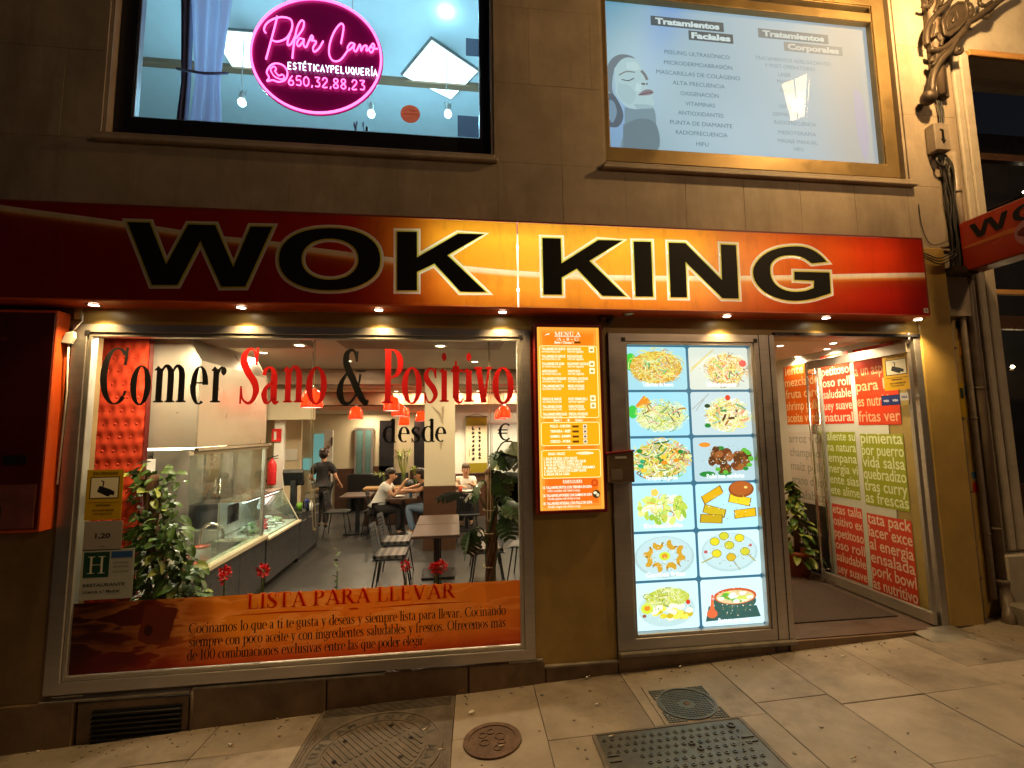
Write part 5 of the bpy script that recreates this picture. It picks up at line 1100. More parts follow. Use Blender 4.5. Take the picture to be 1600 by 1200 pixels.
# brown leaflet box on the cabinet frame
p = at(968, 730, -.09)
t = thing('leaflet_box', 'brown metal letter box fixed to the cabinet frame beside the menu lightbox', 'letter box', (p.x, -.03, p.z-.12))
MB().prism([[(p.x-.11, p.z-.125), (p.x+.115, p.z-.125), (p.x+.115, p.z+.13), (p.x-.11, p.z+.11)]], -.13, -.032).build('box', plinth_m, t, bev=.006)
MB().obox((p.x, -.085, p.z+.128), (.122, 0, .010), (0, .055, .0), (0, 0, .008)).build('lid', maroon, t, bev=.004)
MB().box(p.x-.05, p.x+.05, -.1322, -.1302, p.z+.075, p.z+.095).build('slot_label', paper, t); MB().box(p.x-.09, p.x+.01, -.1335, -.1302, p.z-.1, p.z-.015).build('label_plate', pvc, t, bev=.002)
# ------------------------------------------------------------------ lettering on the shop window
vin_k = mat('black window vinyl', (.008, .008, .009), .35, var=.1); vin_r = translucent('red window vinyl', (.52, .012, .012), .3, .3)
LY = .0015
t = thing('window_lettering', 'large serif Comer Sano & Positivo lettering with desde and euro sign on the shop window glass', 'window lettering', (-1.1, LY, 1.4))
def wletter(ch, u0, u1, v0, v1, m_):
    """letter fitted to the box it fills; v0 top, v1 foot"""
    w, g = GL[ch]
    pts = [(p, q) for P, Wd in g for p, q in zip(P, Wd)]
    xa = min(p[0]-q*.35 for p, q in pts); xb = max(p[0]+q*.35 for p, q in pts); za = min(p[1] for p, q in pts)-.01; zb = max(p[1] for p, q in pts)+.01
    a = at(u0, v1, LY); b = at(u1, v0, LY); b.z = (at(u0, v0, LY).z+b.z)/2
    kx = (b.x-a.x)/(xb-xa); kz = (b.z-a.z)/(zb-za)
    mb = MB(lambda p: Vector((p.x, LY+p.y, p.z)))
    for P, Wd in g: mb.rib([(a.x+(p[0]-xa)*kx, a.z+(p[1]-za)*kz) for p in P], [q*(kx*.62+kz*.38) for q in Wd], None)
    mb.build('letter', m_, t, recalc=False)
for ch, u0, u1, v0, v1 in (('C', 155, 202, 542, 632), ('o', 203, 236, 571, 633), ('m', 238, 294, 571, 630), ('e', 297, 325, 572, 632), ('r', 327, 353, 572, 630)): wletter(ch, u0, u1, v0, v1, vin_k)
for ch, u0, u1, v0, v1 in (('S', 374, 406, 542, 632), ('a', 409, 438, 573, 631), ('n', 441, 476, 572, 630), ('o', 479, 510, 573, 632)): wletter(ch, u0, u1, v0, v1, vin_r)
wletter('&', 527, 577, 546, 632, vin_k)
for ch, u0, u1, v0, v1 in (('P', 596, 629, 545, 630), ('o', 629, 658, 574, 631), ('s', 663, 683, 574, 631), ('i', 686, 702, 550, 629), ('t', 703, 725, 563, 630), ('i', 724, 741, 550, 629), ('v', 740, 770, 574, 630), ('o', 771, 801, 574, 631)): wletter(ch, u0, u1, v0, v1, vin_r)
for ch, u0, u1, v0, v1 in (('d', 598, 620, 654, 692), ('e', 622, 640, 667, 691), ('s', 643, 656, 667, 692), ('d', 659, 680, 654, 691), ('e', 680, 697, 667, 690), ('€', 777, 797, 662, 688)): wletter(ch, u0, u1, v0, v1, vin_k)
# ---- orange banner film along the foot of the window
def banner_mat():
    M_, t_, b = new_mat('orange banner film')
    tc = nd(t_, 'TexCoord'); sx = nd(t_, 'SeparateXYZ'); t_.links.new(tc.outputs['Object'], sx.inputs[0])
    mr = nd(t_, 'MapRange'); mr.inputs[1].default_value = -1.66; mr.inputs[2].default_value = 1.66; t_.links.new(sx.outputs['X'], mr.inputs[0])
    mz = nd(t_, 'MapRange'); mz.inputs[1].default_value = 0; mz.inputs[2].default_value = .5; t_.links.new(sx.outputs['Z'], mz.inputs[0])
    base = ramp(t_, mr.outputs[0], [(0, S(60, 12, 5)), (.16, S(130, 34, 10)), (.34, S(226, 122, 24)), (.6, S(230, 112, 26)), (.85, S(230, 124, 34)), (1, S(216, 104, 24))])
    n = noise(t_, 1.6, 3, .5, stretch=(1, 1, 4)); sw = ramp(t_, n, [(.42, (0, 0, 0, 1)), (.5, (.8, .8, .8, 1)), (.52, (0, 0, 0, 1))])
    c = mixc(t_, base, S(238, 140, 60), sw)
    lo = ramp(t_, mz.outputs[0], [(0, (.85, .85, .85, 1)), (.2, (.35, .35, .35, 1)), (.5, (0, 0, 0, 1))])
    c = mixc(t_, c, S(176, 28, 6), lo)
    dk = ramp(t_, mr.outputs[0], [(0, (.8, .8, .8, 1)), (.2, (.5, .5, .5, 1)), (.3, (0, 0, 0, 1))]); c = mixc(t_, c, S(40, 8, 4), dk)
    t_.links.new(c, b.inputs['Base Color']); b.inputs['Roughness'].default_value = .4
    tr = nd(t_, 'BsdfTranslucent'); t_.links.new(c, tr.inputs[0]); mx = nd(t_, 'MixShader'); mx.inputs[0].default_value = .42
    out = [q for q in t_.nodes if q.type == 'OUTPUT_MATERIAL'][0]
    t_.links.new(b.outputs[0], mx.inputs[1]); t_.links.new(tr.outputs[0], mx.inputs[2]); t_.links.new(mx.outputs[0], out.inputs[0]); return M_
bl, br_ = at(128, 944, .0), at(812, 905, .0)
bz1 = (bl.z+br_.z)/2; bx0, bx1, bz0 = -2.788, .526, -.176
t = thing('window_banner', 'orange translucent takeaway banner film across the foot of the shop window', 'banner', ((bx0+bx1)/2, .0, bz0))
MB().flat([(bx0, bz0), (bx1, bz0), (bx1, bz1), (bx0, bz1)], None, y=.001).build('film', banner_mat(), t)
TB = lambda p: Vector((p.x, -.002+p.y, p.z))
bo = S(196, 88, 34); bk_ = S(40, 12, 8)
# title, outlined letters
a, b = at(385, 950, 0), at(712, 932, 0)
pr = MB(TB); serif(pr, 'LISTA PARA LLEVAR', a.x, a.z-.008, .118, S(236, 150, 80), width=b.x-a.x, wx=1.9); 
pr.build('title', film_m, t, recalc=False)
pr = MB(lambda p: Vector((p.x, -.0055+p.y, p.z))); serif(pr, 'LISTA PARA LLEVAR', a.x, a.z-.008, .118, S(206, 60, 18), width=b.x-a.x, wx=1.15); pr.build('title_face', film_m, t, recalc=False)
pr = MB(TB)
for (u0, v0, u1, v1) in ((362, 962, 532, 953), (580, 950, 736, 940)):
    p, q = at(u0, v0, 0), at(u1, v1, 0); pr.rib([(p.x, p.z), ((p.x+q.x)/2, (p.z+q.z)/2+.006), (q.x, q.z)], [.003, .012, .003], bo)
p = at(553, 951, 0); pr.ell(p.x, p.z, .04, .008, bo); pr.build('flourish', film_m, t, recalc=False)
for s_, u0, v0, u1, v1, wl in (('Cocinamos lo que a ti te gusta y deseas y siempre lista para llevar. Cocinando', 295, 989, 790, 960, None), ('siempre con poco aceite y con ingredientes saludables y frescos. Ofrecemos más', 295, 1010, 790, 979, None), ('de 100 combinaciones exclusivas entre las que poder elegir.', 292, 1030, 666, 1008, None)):
    p, q = at(u0, v0, 0), at(u1, v1, 0)
    zz = (p.z+q.z)/2
    pr = MB(TB); serif(pr, s_, p.x, zz, .078, bk_, width=q.x-p.x, wx=1.0); pr.build('text_line', print_m, t, recalc=False)
pr = MB(TB); P = [at(*q, 0) for q in ((228, 945), (278, 950), (264, 1000), (232, 1008), (214, 1000))]; pr.flat([(p.x, p.z) for p in P], S(112, 40, 14)); p = at(180, 1030, 0); pr.ell(p.x, p.z, .16, .05, S(96, 18, 8)); pr.ell(at(232, 985, 0).x, at(232, 985, 0).z, .03, .04, S(60, 16, 8)); pr.build('picture_print', print_m, t, recalc=False)
# ---- notices stuck inside the glass
def notice(name, lab, q, base, draw, y=.003, cat='notice'):
    u0, v0, u1, v1 = q; a = at(u0, v1, y); b = at(u1, v0, y); x0, x1 = a.x, b.x; z0 = (at(u0, v1, y).z+at(u1, v1, y).z)/2; z1 = (at(u0, v0, y).z+at(u1, v0, y).z)/2
    o = thing(name, lab, cat, (x0, y, z0)); Tn = lambda p: Vector((p.x, y-.0012+p.y, p.z))
    MB().box(x0, x1, y-.001, y+.0004, z0, z1, base).build('sheet', print_m, o)
    pr = MB(Tn); draw(pr, lambda a, b: (x0+(x1-x0)*a, z0+(z1-z0)*b), x1-x0, z1-z0); pr.build('print', print_m, o, recalc=False)
    return o
def cctv(pr, U, w, h):
    a, b = U(.1, .42), U(.9, .86); pr.rect(a[0], b[0], a[1], b[1], S(60, 56, 30)); a, b = U(.13, .44), U(.87, .84); pr.rect(a[0], b[0], a[1], b[1], S(226, 220, 190))
    P = [U(.3, .56), U(.36, .68), U(.68, .6), U(.66, .48), U(.6, .46)]; pr.flat(P, S(30, 28, 26)); pr.flat([U(.66, .6), U(.78, .56), U(.77, .48), U(.65, .5)], S(30, 28, 26)); pr.rib([U(.45, .66), U(.47, .76), U(.4, .78)], .01, S(30, 28, 26))
    put_text(pr, 'ZONA VIDEOVIGILADA', *U(.5, .9), .03, S(50, 40, 10), 'C', width=w*.7, bold=.02); put_text(pr, 'RESPONSABLE', *U(.5, .27), .02, S(50, 40, 10), 'C', width=w*.4, bold=.02); put_text(pr, 'ANTE QUIEN EJERCER', *U(.5, .17), .02, S(50, 40, 10), 'C', width=w*.6, bold=.02); put_text(pr, 'SUS DERECHOS', *U(.5, .1), .02, S(50, 40, 10), 'C', width=w*.5, bold=.01)
    a, b = U(.06, .34), U(.94, .35); pr.rect(a[0], b[0], a[1], b[1], S(90, 74, 14))
notice('camera_notice', 'yellow video surveillance notice with a camera drawing at the left of the shop window', (131, 734, 194, 812), S(186, 150, 24), cctv)
def price(pr, U, w, h): put_text(pr, '1,20', *U(.5, .42), .05, S(40, 36, 34), 'C', width=w*.4, bold=.03); put_text(pr, 'PAN', *U(.5, .1), .02, S(90, 84, 80), 'C')
notice('price_notice', 'small whitish price notice between the yellow and green notices on the shop window', (129, 814, 192, 860), S(150, 144, 134), price)
def rating(pr, U, w, h):
    a, b = U(.03, .44), U(.52, .95); pr.rect(a[0], b[0], a[1], b[1], S(26, 62, 44)); serif(pr, 'H', *U(.1, .52), h*.36, S(206, 206, 190), width=w*.36)
    a, b = U(.55, .82), U(.96, .95); pr.rect(a[0], b[0], a[1], b[1], S(46, 84, 140))
    for z, s_ in ((.7, 'COMUNIDAD'), (.62, 'DE MADRID'), (.52, 'HOSTELERIA')): put_text(pr, s_, *U(.75, z), .02, S(70, 70, 66), 'C', width=w*.3)
    put_text(pr, 'RESTAURANTE', *U(.05, .26), .03, S(60, 58, 52), 'L', width=w*.8, bold=.03); put_text(pr, 'Licencia n.º Madrid', *U(.05, .13), .03, S(60, 58, 52), 'L', width=w*.7, bold=.03)
notice('rating_notice', 'white notice with a green square letter H at the lower left of the shop window', (124, 858, 211, 936), S(168, 170, 160), rating)
# ------------------------------------------------------------------ red board on the left
a = at(75, 830, -.12); zt = at(95, 486, -.1).z; zb_ = at(82, 830, -.1).z; xr = at(95, 486, -.1).x
t = thing('wall_menu_board', 'dark red menu board with an orange side on the left wall', 'menu board', (xr-.6, -.1, zb_))
MB().box(xr-1.4, xr, -.12, -.001, zb_, zt).build('case', orange_side, t, bev=.006)
MB().box(xr-1.39, xr-.012, -.126, -.1205, zb_+.02, zt-.02).build('face', mat('deep maroon face', (.085, .006, .005), .35, var=.2, vscale=3), t, bev=.003)
MB().box(xr-1.3, xr-.04, -.1285, -.1262, zb_+.03, zb_+.34).build('price_sheet', mat('faded pink sheet', (.2, .06, .05), .5), t)
MB().box(xr-.42, xr-.25, -.1300, -.1287, zb_+.06, zb_+.19).build('dark_picture', black, t)
mm = mat('dim red print', (.18, .03, .02), .4)
for k in range(16):
    z = zt-.12-k*.055; q = random.Random(k); MB().box(xr-1.3, xr-1.3+q.uniform(.5, 1.0), -.1275, -.1262, z, z+.018).build('text_line', mm, t)
for x, z in ((-.18, .48), (-.4, .43)): MB().box(xr+x-.09, xr+x+.06, -.1280, -.1262, zb_+z, zb_+z+.07).build('picture', black, t)
p = at(108, 528, -.06)
o = MB().prism([[(p.x-.05, p.z-.04), (p.x+.02, p.z-.05), (p.x+.045, p.z), (p.x+.04, p.z+.05), (p.x-.02, p.z+.04)]], -.075, -.045).build('junction_box', paper, None, bev=.006, loc=p)
tag(o, 'small white junction box clipped to the edge of the red board', 'junction box')
MB().tube([p+Vector((.02, 0, .05)), p+Vector((.06, .03, .14)), p+Vector((.05, .04, .2))], .006, 6).build('wire', paper, o)
MB().tube([p+Vector((0, 0, -.05)), p+Vector((.0, .02, -.4)), p+Vector((-.02, .03, -1.1))], .006, 6).build('wire', paper, o)
# ------------------------------------------------------------------ doorway and hall
HX0, HX1, HB, HF = 2.93, 4.468, 3.2, -.285
strc('hall_floor', MB().box(2.74, 4.7, -.03, HB, HF-.35, HF), mat('dark wood effect floor', (.085, .055, .042), .45, var=.25, vscale=3, stretch=(1, 5, 1)))
MB().box(2.86, 4.30, -.05, -.032, HF-.30, HF-.008).build('door_step', plinth_m, bd, bev=.004)
MB().box(1.337, 2.86, -.02, .2, -.75, -.327).build('door_step', plinth_m, bd)
tag(MB().box(3.0, 4.22, .25, 1.25, HF+.001, HF+.012).build('door_mat', mat('brown door mat', (.05, .033, .026), .95, var=.3, vscale=40, bump=.5, bscale=200), None, loc=(3.6, .75, HF)), 'large dark brown mat on the floor of the entrance hall', 'door mat')
tl = MB().obox((4.28, -.14, HF-.015), (.21, 0, .01), (0, .13, .012), (0, 0, .006)).build('metal_ramp', steel_dull, None, loc=(4.28, -.14, HF)); tag(tl, 'small bare metal ramp plate at the foot of the glass door', 'ramp')
strc('hall_ceiling', MB().box(2.74, 4.7, .02, HB, 2.46, 2.56), cream2)
strc('hall_wall', MB().box(HX1, HX1+.15, .40, HB, HF, 2.46), white_w)
strc('hall_wall', MB().box(2.74, 4.7, HB, HB+.1, HF-.3, 2.46), cream)
strc('hall_wall', MB().box(2.74, 2.84, .3, HB-1.0, HF, 2.46), cream)
MB().box(2.93, 4.46, -.03, .06, 2.39, 2.42).build('door_head', dark_alu, bd, bev=.004)
MB().box(4.40, 4.47, -.015, .1, HF, 2.39).build('door_jamb', alu, bd, bev=.004)
for i, (u, v) in enumerate(((1219, 540), (1246, 557), (1292, 545), (1302, 536))):
    p = at(u, v, Z=2.459); 
    if p.y > 2.9: p.y = 2.7
    d = thing('downlight', ['hall ceiling downlight farthest left, by the cabinet post', 'hall ceiling downlight deepest inside the doorway', 'hall ceiling downlight above the glass door, farther one', 'hall ceiling downlight above the glass door, nearer one'][i], 'downlight', p, group='downlights in the entrance hall')
    MB().lathe([(.03, -.001), (.046, -.008), (.05, .0)], p, 16).build('ring', steel, d); MB().lathe([(0, -.005), (.03, -.005), (.03, 0)], p, 14).build('lens', glow, d)
    lamp('SPOT', p+Vector((0, 0, -.03)), 55, (1, .76, .46), d, size=.03, cone=160, blend=.7)
# word panels on the right wall of the hall
def TW(p): return Vector((HX1-.002+p.y, -p.x, p.z))      # drawn with x = -depth
zt1 = 2.40; za = at(1400, 690, X=HX1).z; 
RED, GRN, ORG, WHT, DKB = S(226, 62, 36), S(158, 166, 28), S(226, 100, 20), S(214, 204, 196), S(40, 24, 24)
def wpanel(y0, y1, z0, z1, col, words, tc, h, lab=None, x_off=0, TT=TW):
    """y0 deep edge, y1 near edge"""
    o = thing('word_panel', lab, 'wall panel', TT(Vector((-y0, 0, z0))), group='coloured word panels in the hall')
    pr = MB(TT); pr.rect(-y0, -y1, z0, z1, col); pr.build('panel', print_m, o, recalc=False)
    n = len(words); 
    for k, w in enumerate(words):
        pr = MB(TT); pr.lay = 8; z = z1-(k+.78)*(z1-z0)/n
        vs, fs, w0, w1 = text_geo(w, spacing=1.0, bold=.012); lim = (y0-y1)*.97
        put_text(pr, w, -y0+(y0-y1)*.5 if (w1-w0)*h > lim*.9 else -y0+(y0-y1)*(.08+.25*((k*7) % 3)/3), z, h, tc, 'C' if (w1-w0)*h > lim*.9 else 'L', width=min((w1-w0)*h, lim) if (w1-w0)*h > lim else None, bold=.012)
        pr.build('word', print_m, o, recalc=False)
def ypx(u, v=640): return at(u, v, X=HX1).y
yA0, yA1 = ypx(1229), ypx(1283); yB0, yB1 = ypx(1288), ypx(1333); yC0, yC1 = ypx(1340), ypx(1407)
zr = [at(1310, 662, X=HX1).z, at(1312, 675, X=HX1).z, at(1320, 778, X=HX1).z, at(1320, 790, X=HX1).z, at(1330, 905, X=HX1).z]
wpanel(yA0, yA1, zr[0]+.0, 2.36, ORG, ['lente un', 'mezcla de', 'fruta care', 'shrimp pollo', 'aceite verdu'], S(246, 206, 150), .17, 'orange word panel deep in the hall, above the potted plant')
wpanel(yA0, yA1, zr[3]-.05, zr[1], WHT, ['arroz vida', 'champiñon', 'maiz pollo', 'grano dulce', 'calabaza'], S(160, 160, 150), .16, 'white word panel deep in the hall behind the potted plant')
wpanel(yA0, yA1, zr[4]-.08, zr[3]-.06, DKB, ['eb', 'no', 'puro', 'de', 'care', 'pollo'], S(220, 210, 200), .16, 'dark brown word panel low in the hall by the door edge')
wpanel(yB0, yB1, zr[0], 2.40, RED, ['tavo exce', 'petitoso', 'oso roll', 'saludable', 'uey suave', 'natural'], S(250, 214, 190), .15, 'upper narrow red word panel on the hall wall')
wpanel(yB0, yB1, zr[2], zr[1], GRN, ['aliente su', 'na natura', 'empana', 'nergia vi', 'ente sias', 'ete alime'], S(232, 236, 190), .15, 'narrow green word panel on the hall wall')
wpanel(yB0, yB1, zr[4], zr[3], RED, ['etas talla', 'ositivo ex', 'ppetitoso', 'oso roll', 'saludable', 'uey suave'], S(250, 214, 190), .15, 'lower narrow red word panel on the hall wall')
wpanel(yC0, yC1, zr[0]-.02, 2.40, S(216, 60, 26), ['con eroen', 'a un aspero', 'para bo', 'es nutritivo', 'fritas ver'], S(240, 170, 130), .17, 'upper wide red word panel behind the glass door')
wpanel(yC0, yC1, zr[2]-.03, zr[1]-.02, GRN, ['pimienta', 'por puerro', 'vida salsa', 'quebradizo', 'tras curry', 'as frescas'], S(232, 236, 190), .17, 'wide green word panel behind the glass door')
wpanel(yC0, yC1, zr[4]-.03, zr[3]-.03, RED, ['tata pack', 'lacer exce', 'al energia', 'ensalada', 'pork bowl', 'as nutritivo'], S(250, 214, 190), .17, 'lower wide red word panel behind the glass door')
# return wall: narrow red and green panels left of the orange one
def TW2(p): return Vector((p.x, HB-.002+p.y, p.z))
for (z0, z1, c, lab, ws) in ((1.66, 2.33, RED, 'narrow red word panel on the far wall of the hall', ['ce', 'gio', 'da', 'wl', 'vo', 'er']), (.95, 1.6, GRN, 'narrow green word panel on the far wall of the hall', ['to', 'ro', 'sa', 'zo', 'rry', 'as'])):
    xx0, xx1 = at(1190, 640, HB).x, at(1226, 640, HB).x
    wpanel(-xx0, -xx1, z0, z1, c, ws, S(250, 226, 200), .13, lab, TT=TW2)
# glass door, open against the wall
DX = 4.352
y0, y1 = .005, 1.30; zb0, zb1 = HF+.012, 2.345
door = MB().box(DX-.022, DX+.022, y0, y1, zb0, zb0+.105).build('glass_door', steel_dull, bd, bev=.003)
MB().box(DX-.022, DX+.022, y0, y1, zb1-.10, zb1).build('top_rail', steel_dull, door, bev=.003)
MB().box(DX-.006, DX+.006, y0+.004, y1-.004, zb0+.106, zb1-.101).build('glass_pane', glass_s, door)
MB().box(DX-.020, DX+.020, y0-.002, y0+.002, zb0+.11, zb1-.104).build('edge_seal', alu, door)
for sx in (-1, 1):
    yy = y1-.06; MB().cyl((DX+sx*.065, yy, zb0+.02), (DX+sx*.065, yy, zb1-.02), .017, 12).build('pull_handle', steel, door)
    for z in (zb0+.14, zb1-.16): MB().cyl((DX+sx*.065, yy, z), (DX, yy, z), .009, 8).build('handle_mount', steel, door)
MB().box(DX-.045, DX+.03, y1-.13, y1-.03, 1.45, 1.57).build('lock_box', steel, door, bev=.004)
MB().box(DX-.028, DX+.028, y1-.18, y1-.05, zb0-.002, zb0+.03).build('floor_bolt', steel, door)
MB().cyl((DX, -.005, zb1-.02), (DX, -.005, zb1+.06), .018, 12).ball((DX, -.005, zb1+.07), .022, 10, 6).build('top_pivot', steel, door)
def TD(p): return Vector((DX-.008+p.y, -p.x, p.z))
def dnotice(name, lab, q, base, draw):
    u0, v0, u1, v1 = q; a = at(u0, v1, X=DX-.008); b = at(u1, v0, X=DX-.008); x0, x1, z0, z1 = -a.y, -b.y, a.z, b.z
    o = thing(name, lab, 'notice', TD(Vector((x0, 0, z0)))); pr = MB(TD); pr.rect(x0, x1, z0, z1, base); pr.build('sheet', print_m, o, recalc=False)
    pr = MB(TD); pr.lay = 6; draw(pr, lambda a, b: (x0+(x1-x0)*a, z0+(z1-z0)*b), x1-x0, z1-z0); pr.build('print', print_m, o, recalc=False)
dnotice('camera_notice', 'yellow video surveillance notice at the top of the open glass door', (1383, 550, 1419, 611), S(206, 160, 24), cctv)
def cards(pr, U, w, h):
    for a in (.05, .53):
        p, q = U(a, .1), U(a+.42, .9); pr.rect(p[0], q[0], p[1], q[1], S(36, 56, 120)); put_text(pr, 'VISA', *U(a+.21, .35), .03, S(226, 226, 230), 'C', width=w*.3, bold=.02)
dnotice('card_sticker', 'blue payment card sticker under the yellow notice on the glass door', (1378, 616, 1406, 634), S(40, 52, 92), cards)
dnotice('card_sticker', 'pale payment card sticker at the edge of the glass door', (1407, 613, 1419, 626), S(186, 184, 176), lambda pr, U, w, h: put_text(pr, 'VISA', *U(.5, .3), .03, S(36, 46, 110), 'C', width=w*.8, bold=.03))
# ------------------------------------------------------------------ right edge: conduits, pipes, neighbour doorway
def vpipe(name, lab, x, z0, z1, r, m_, y=-.03, group=None, clips=(), cat='pipe'):
    o = thing(name, lab, cat, (x, y, z0), group=group); MB().tube([(x, y, z0), (x, y, (z0+z1)/2), (x, y, z1)], r, 10).build('pipe', m_, o)
    for z in clips: MB().lathe([(r+.001, -.012), (r+.006, -.01), (r+.006, .01), (r+.001, .012)], (x, y, z), 12).box(x+r, x+r+.03, y-.004, y+.004, z-.008, z+.008).build('clip', pvcd, o)
    return o
vpipe('conduit', 'thin beige conduit nearest the ochre pillar', 4.905, -.28, 3.25, .019, pvc, .055, 'conduits beside the pillar', (.1, .9, 1.6, 2.3), 'conduit')
vpipe('conduit', 'grey conduit right of the thin beige one', 5.055, -.1, 3.6, .026, pvc, .055, 'conduits beside the pillar', (.5, 1.6, 2.6), 'conduit')
vpipe('downpipe', 'brown drainpipe beside the neighbouring stone doorway', 5.145, .0, 4.45, .045, pvcd, .045, None, (.55, 1.9, 3.0), 'drainpipe')
o = MB().tube(cat_rom([(5.145, .045, .08), (5.145, .03, -.05), (5.10, -.03, -.16), (5.05, -.06, -.24), (5.05, -.06, -.34)], 5), .055, 10).build('drain_elbow', pvcd, None, loc=(5.08, 0, -.3)); tag(o, 'bulbous brown drain elbow at the foot of the drainpipe', 'drainpipe')
MB().lathe([(.056, -.02), (.066, -.015), (.066, .015), (.056, .02)], (5.145, .045, .06), 12).build('collar', pvcd, o)
# stickers pasted up the strip behind the pipes
q = random.Random(5)
CN = ['white', 'blue', 'orange', 'red', 'olive', 'black', 'cream']
for k in range(16):
    z = .75+k*.135; w = q.uniform(.05, .09); h = q.uniform(.05, .1); x = 5.09+q.uniform(-.05, .05); ci = q.randint(0, 6); c = (S(200, 196, 180), S(60, 110, 150), S(220, 150, 40), S(180, 40, 30), S(150, 160, 110), S(40, 40, 50), S(196, 186, 150))[ci]
    pr = MB(); pr.box(x-w/2, x+w/2, .0855, .088, z, z+h, c); o = pr.build('sticker', print_m, None, loc=(x, .087, z)); tag(o, 'torn %s sticker behind the drainpipe, %s from the bottom' % (CN[ci], ['first', 'second', 'third', 'fourth', 'fifth', 'sixth', 'seventh', 'eighth', 'ninth', 'tenth', 'eleventh', 'twelfth', 'thirteenth', 'fourteenth', 'fifteenth', 'sixteenth'][k]), 'sticker', 'stickers behind the drainpipe')
pr = MB(); pr.box(4.88, 4.94, .02, .03, 1.62, 1.95, S(186, 150, 30)); pr.box(4.89, 4.93, .0195, .0305, 1.8, 1.9, S(40, 60, 40)); o = pr.build('sticker', print_m, None, loc=(4.9, .02, 1.6)); tag(o, 'tall yellow and green sticker wrapped round the thin conduit', 'sticker')
nb = thing('neighbour_building', 'neighbouring building with a moulded stone doorway at the right edge', 'building', (6.5, 0, -.3))
jx0, jx1 = 5.20, 5.47
MB().box(jx0, jx1, .06, .5, .32, 5.48).build('door_jamb', stone2, nb, bev=.01)
MB().box(jx0+.05, jx0+.13, .02, .06, .34, 5.9).build('moulding', stone2, nb, bev=.012); MB().box(jx0+.16, jx1-.005, .03, .06, .34, 5.5).build('moulding', stone2, nb, bev=.01)
MB().box(jx0-.05, jx1+.04, -.02, .5, -.5, .31).build('jamb_base', stone2, nb, bev=.012)
MB().box(jx0, 9.0, .06, .5, 5.56, 9.0).build('wall', stone2, nb); MB().box(jx1+.003, 9.0, .02, .058, 5.485, 5.555).build('lintel', wood, nb, bev=.006)
MB().box(jx0, 9, .061, .5, 5.485, 5.555).build('lintel', stone2, nb)
MB().box(jx1, 9.0, 1.2, 1.3, -.5, 5.5).build('wall', dark_alu, nb)
wd = mat('dark varnished wood', (.045, .022, .012), .35, var=.25, vscale=4, stretch=(1, 1, 6))
MB().box(jx1+.003, 9.0, .45, .52, 2.6, 2.75).build('door_rail', wd, nb); MB().box(jx1+.003, 9.0, .45, .52, 4.6, 4.68).build('door_rail', wd, nb); MB().box(jx1+.003, 9.0, .44, .5, 3.0, 3.05).build('door_rail', wood, nb)
for x in (5.5, 5.95, 6.5): MB().box(x, x+.09, .45, .52, -.4, 2.598).build('door_stile', wd, nb, bev=.004)
for x, w_ in ((5.59, .36), (6.04, .46)): MB().box(x, x+w_, .47, .5, .9, 2.59).build('door_glass', glass_m, nb); MB().box(x, x+w_, .46, .51, -.4, .895).build('door_panel', wd, nb, bev=.01)
p = at(1582, 573, .9); o = thing('wall_lamp', 'small glowing lamp deep in the dark neighbouring doorway', 'lamp', p); MB().ball(p, .02, 10, 8).build('bulb', bulb_w, o); MB().box(p.x-.03, p.x+.03, p.y+.01, 1.199, p.z-.04, p.z-.0305).build('arm', iron, o); lamp('POINT', p+Vector((0, -.06, 0)), 4, (1, .7, .35), o, .03)
p = at(1600, 300, .8); o = thing('wall_lamp', 'tiny pale lamp at the right edge behind the hanging sign', 'lamp', p); MB().ball(p, .016, 10, 8).build('bulb', bulb_w, o); MB().box(p.x-.02, p.x+.02, p.y+.01, 1.199, p.z-.04, p.z-.0305).build('arm', iron, o)
# bits on the pavement at the right edge
o = MB().box(5.06, 5.42, -.26, -.04, -.30, -.10).build('stone_block', conc, None, loc=(5.2, -.15, -.3), bev=.02); tag(o, 'rough concrete block on the pavement at the right edge', 'block')
f = Tg(5.3, -.75, R_(-20), .004); mb = MB(f); mb.box(-.3, .35, -.16, .16, -.01, .004); o = mb.build('drain_grate', cast, None, loc=on_ground(5.3, -.75)); tag(o, 'dark iron drain grate in the pavement at the right edge', 'drain grate')
for k in range(9): mb = MB(f); mb.box(-.27+k*.065, -.235+k*.065, -.14, .14, .004, .009); mb.build('bar', rust, o)
# electric box, cables
p = at(1465, 217, -.05)
t = thing('electric_box', 'small beige electrical box with a printed black arrow, number 5 painted above it', 'electrical box', (p.x, 0, p.z-.12))
MB().box(p.x-.085, p.x+.085, -.10, -.002, p.z-.15, p.z+.14).build('box', pvc, t, bev=.008)
pr = MB(lambda q: Vector((q.x, -.1012+q.y, q.z))); pr.rect(p.x-.012, p.x+.018, p.z-.05, p.z+.07, S(20, 18, 16)); pr.flat([(p.x-.03, p.z-.03), (p.x+.035, p.z-.045), (p.x, p.z-.09)], S(20, 18, 16)); pr.rect(p.x-.03, p.x+.0, p.z+.05, p.z+.075, S(20, 18, 16)); pr.build('arrow_mark', print_m, t, recalc=False)
a = at(1469, 162, -.003); pr = MB(lambda q: Vector((q.x, -.004+q.y, q.z))); serif(pr, '5', a.x-.05, a.z-.02, .13, S(40, 30, 20), wx=1.1); o = pr.build('house_number', print_m, None, loc=(a.x, -.004, a.z), recalc=False); tag(o, 'painted black number 5 on the stone beside the iron bracket', 'house number')
t = thing('cable_bundle', 'loose bundle of black cables running down the wall past the electrical box', 'cables', (4.95, 0, 3.4))
q = random.Random(3)
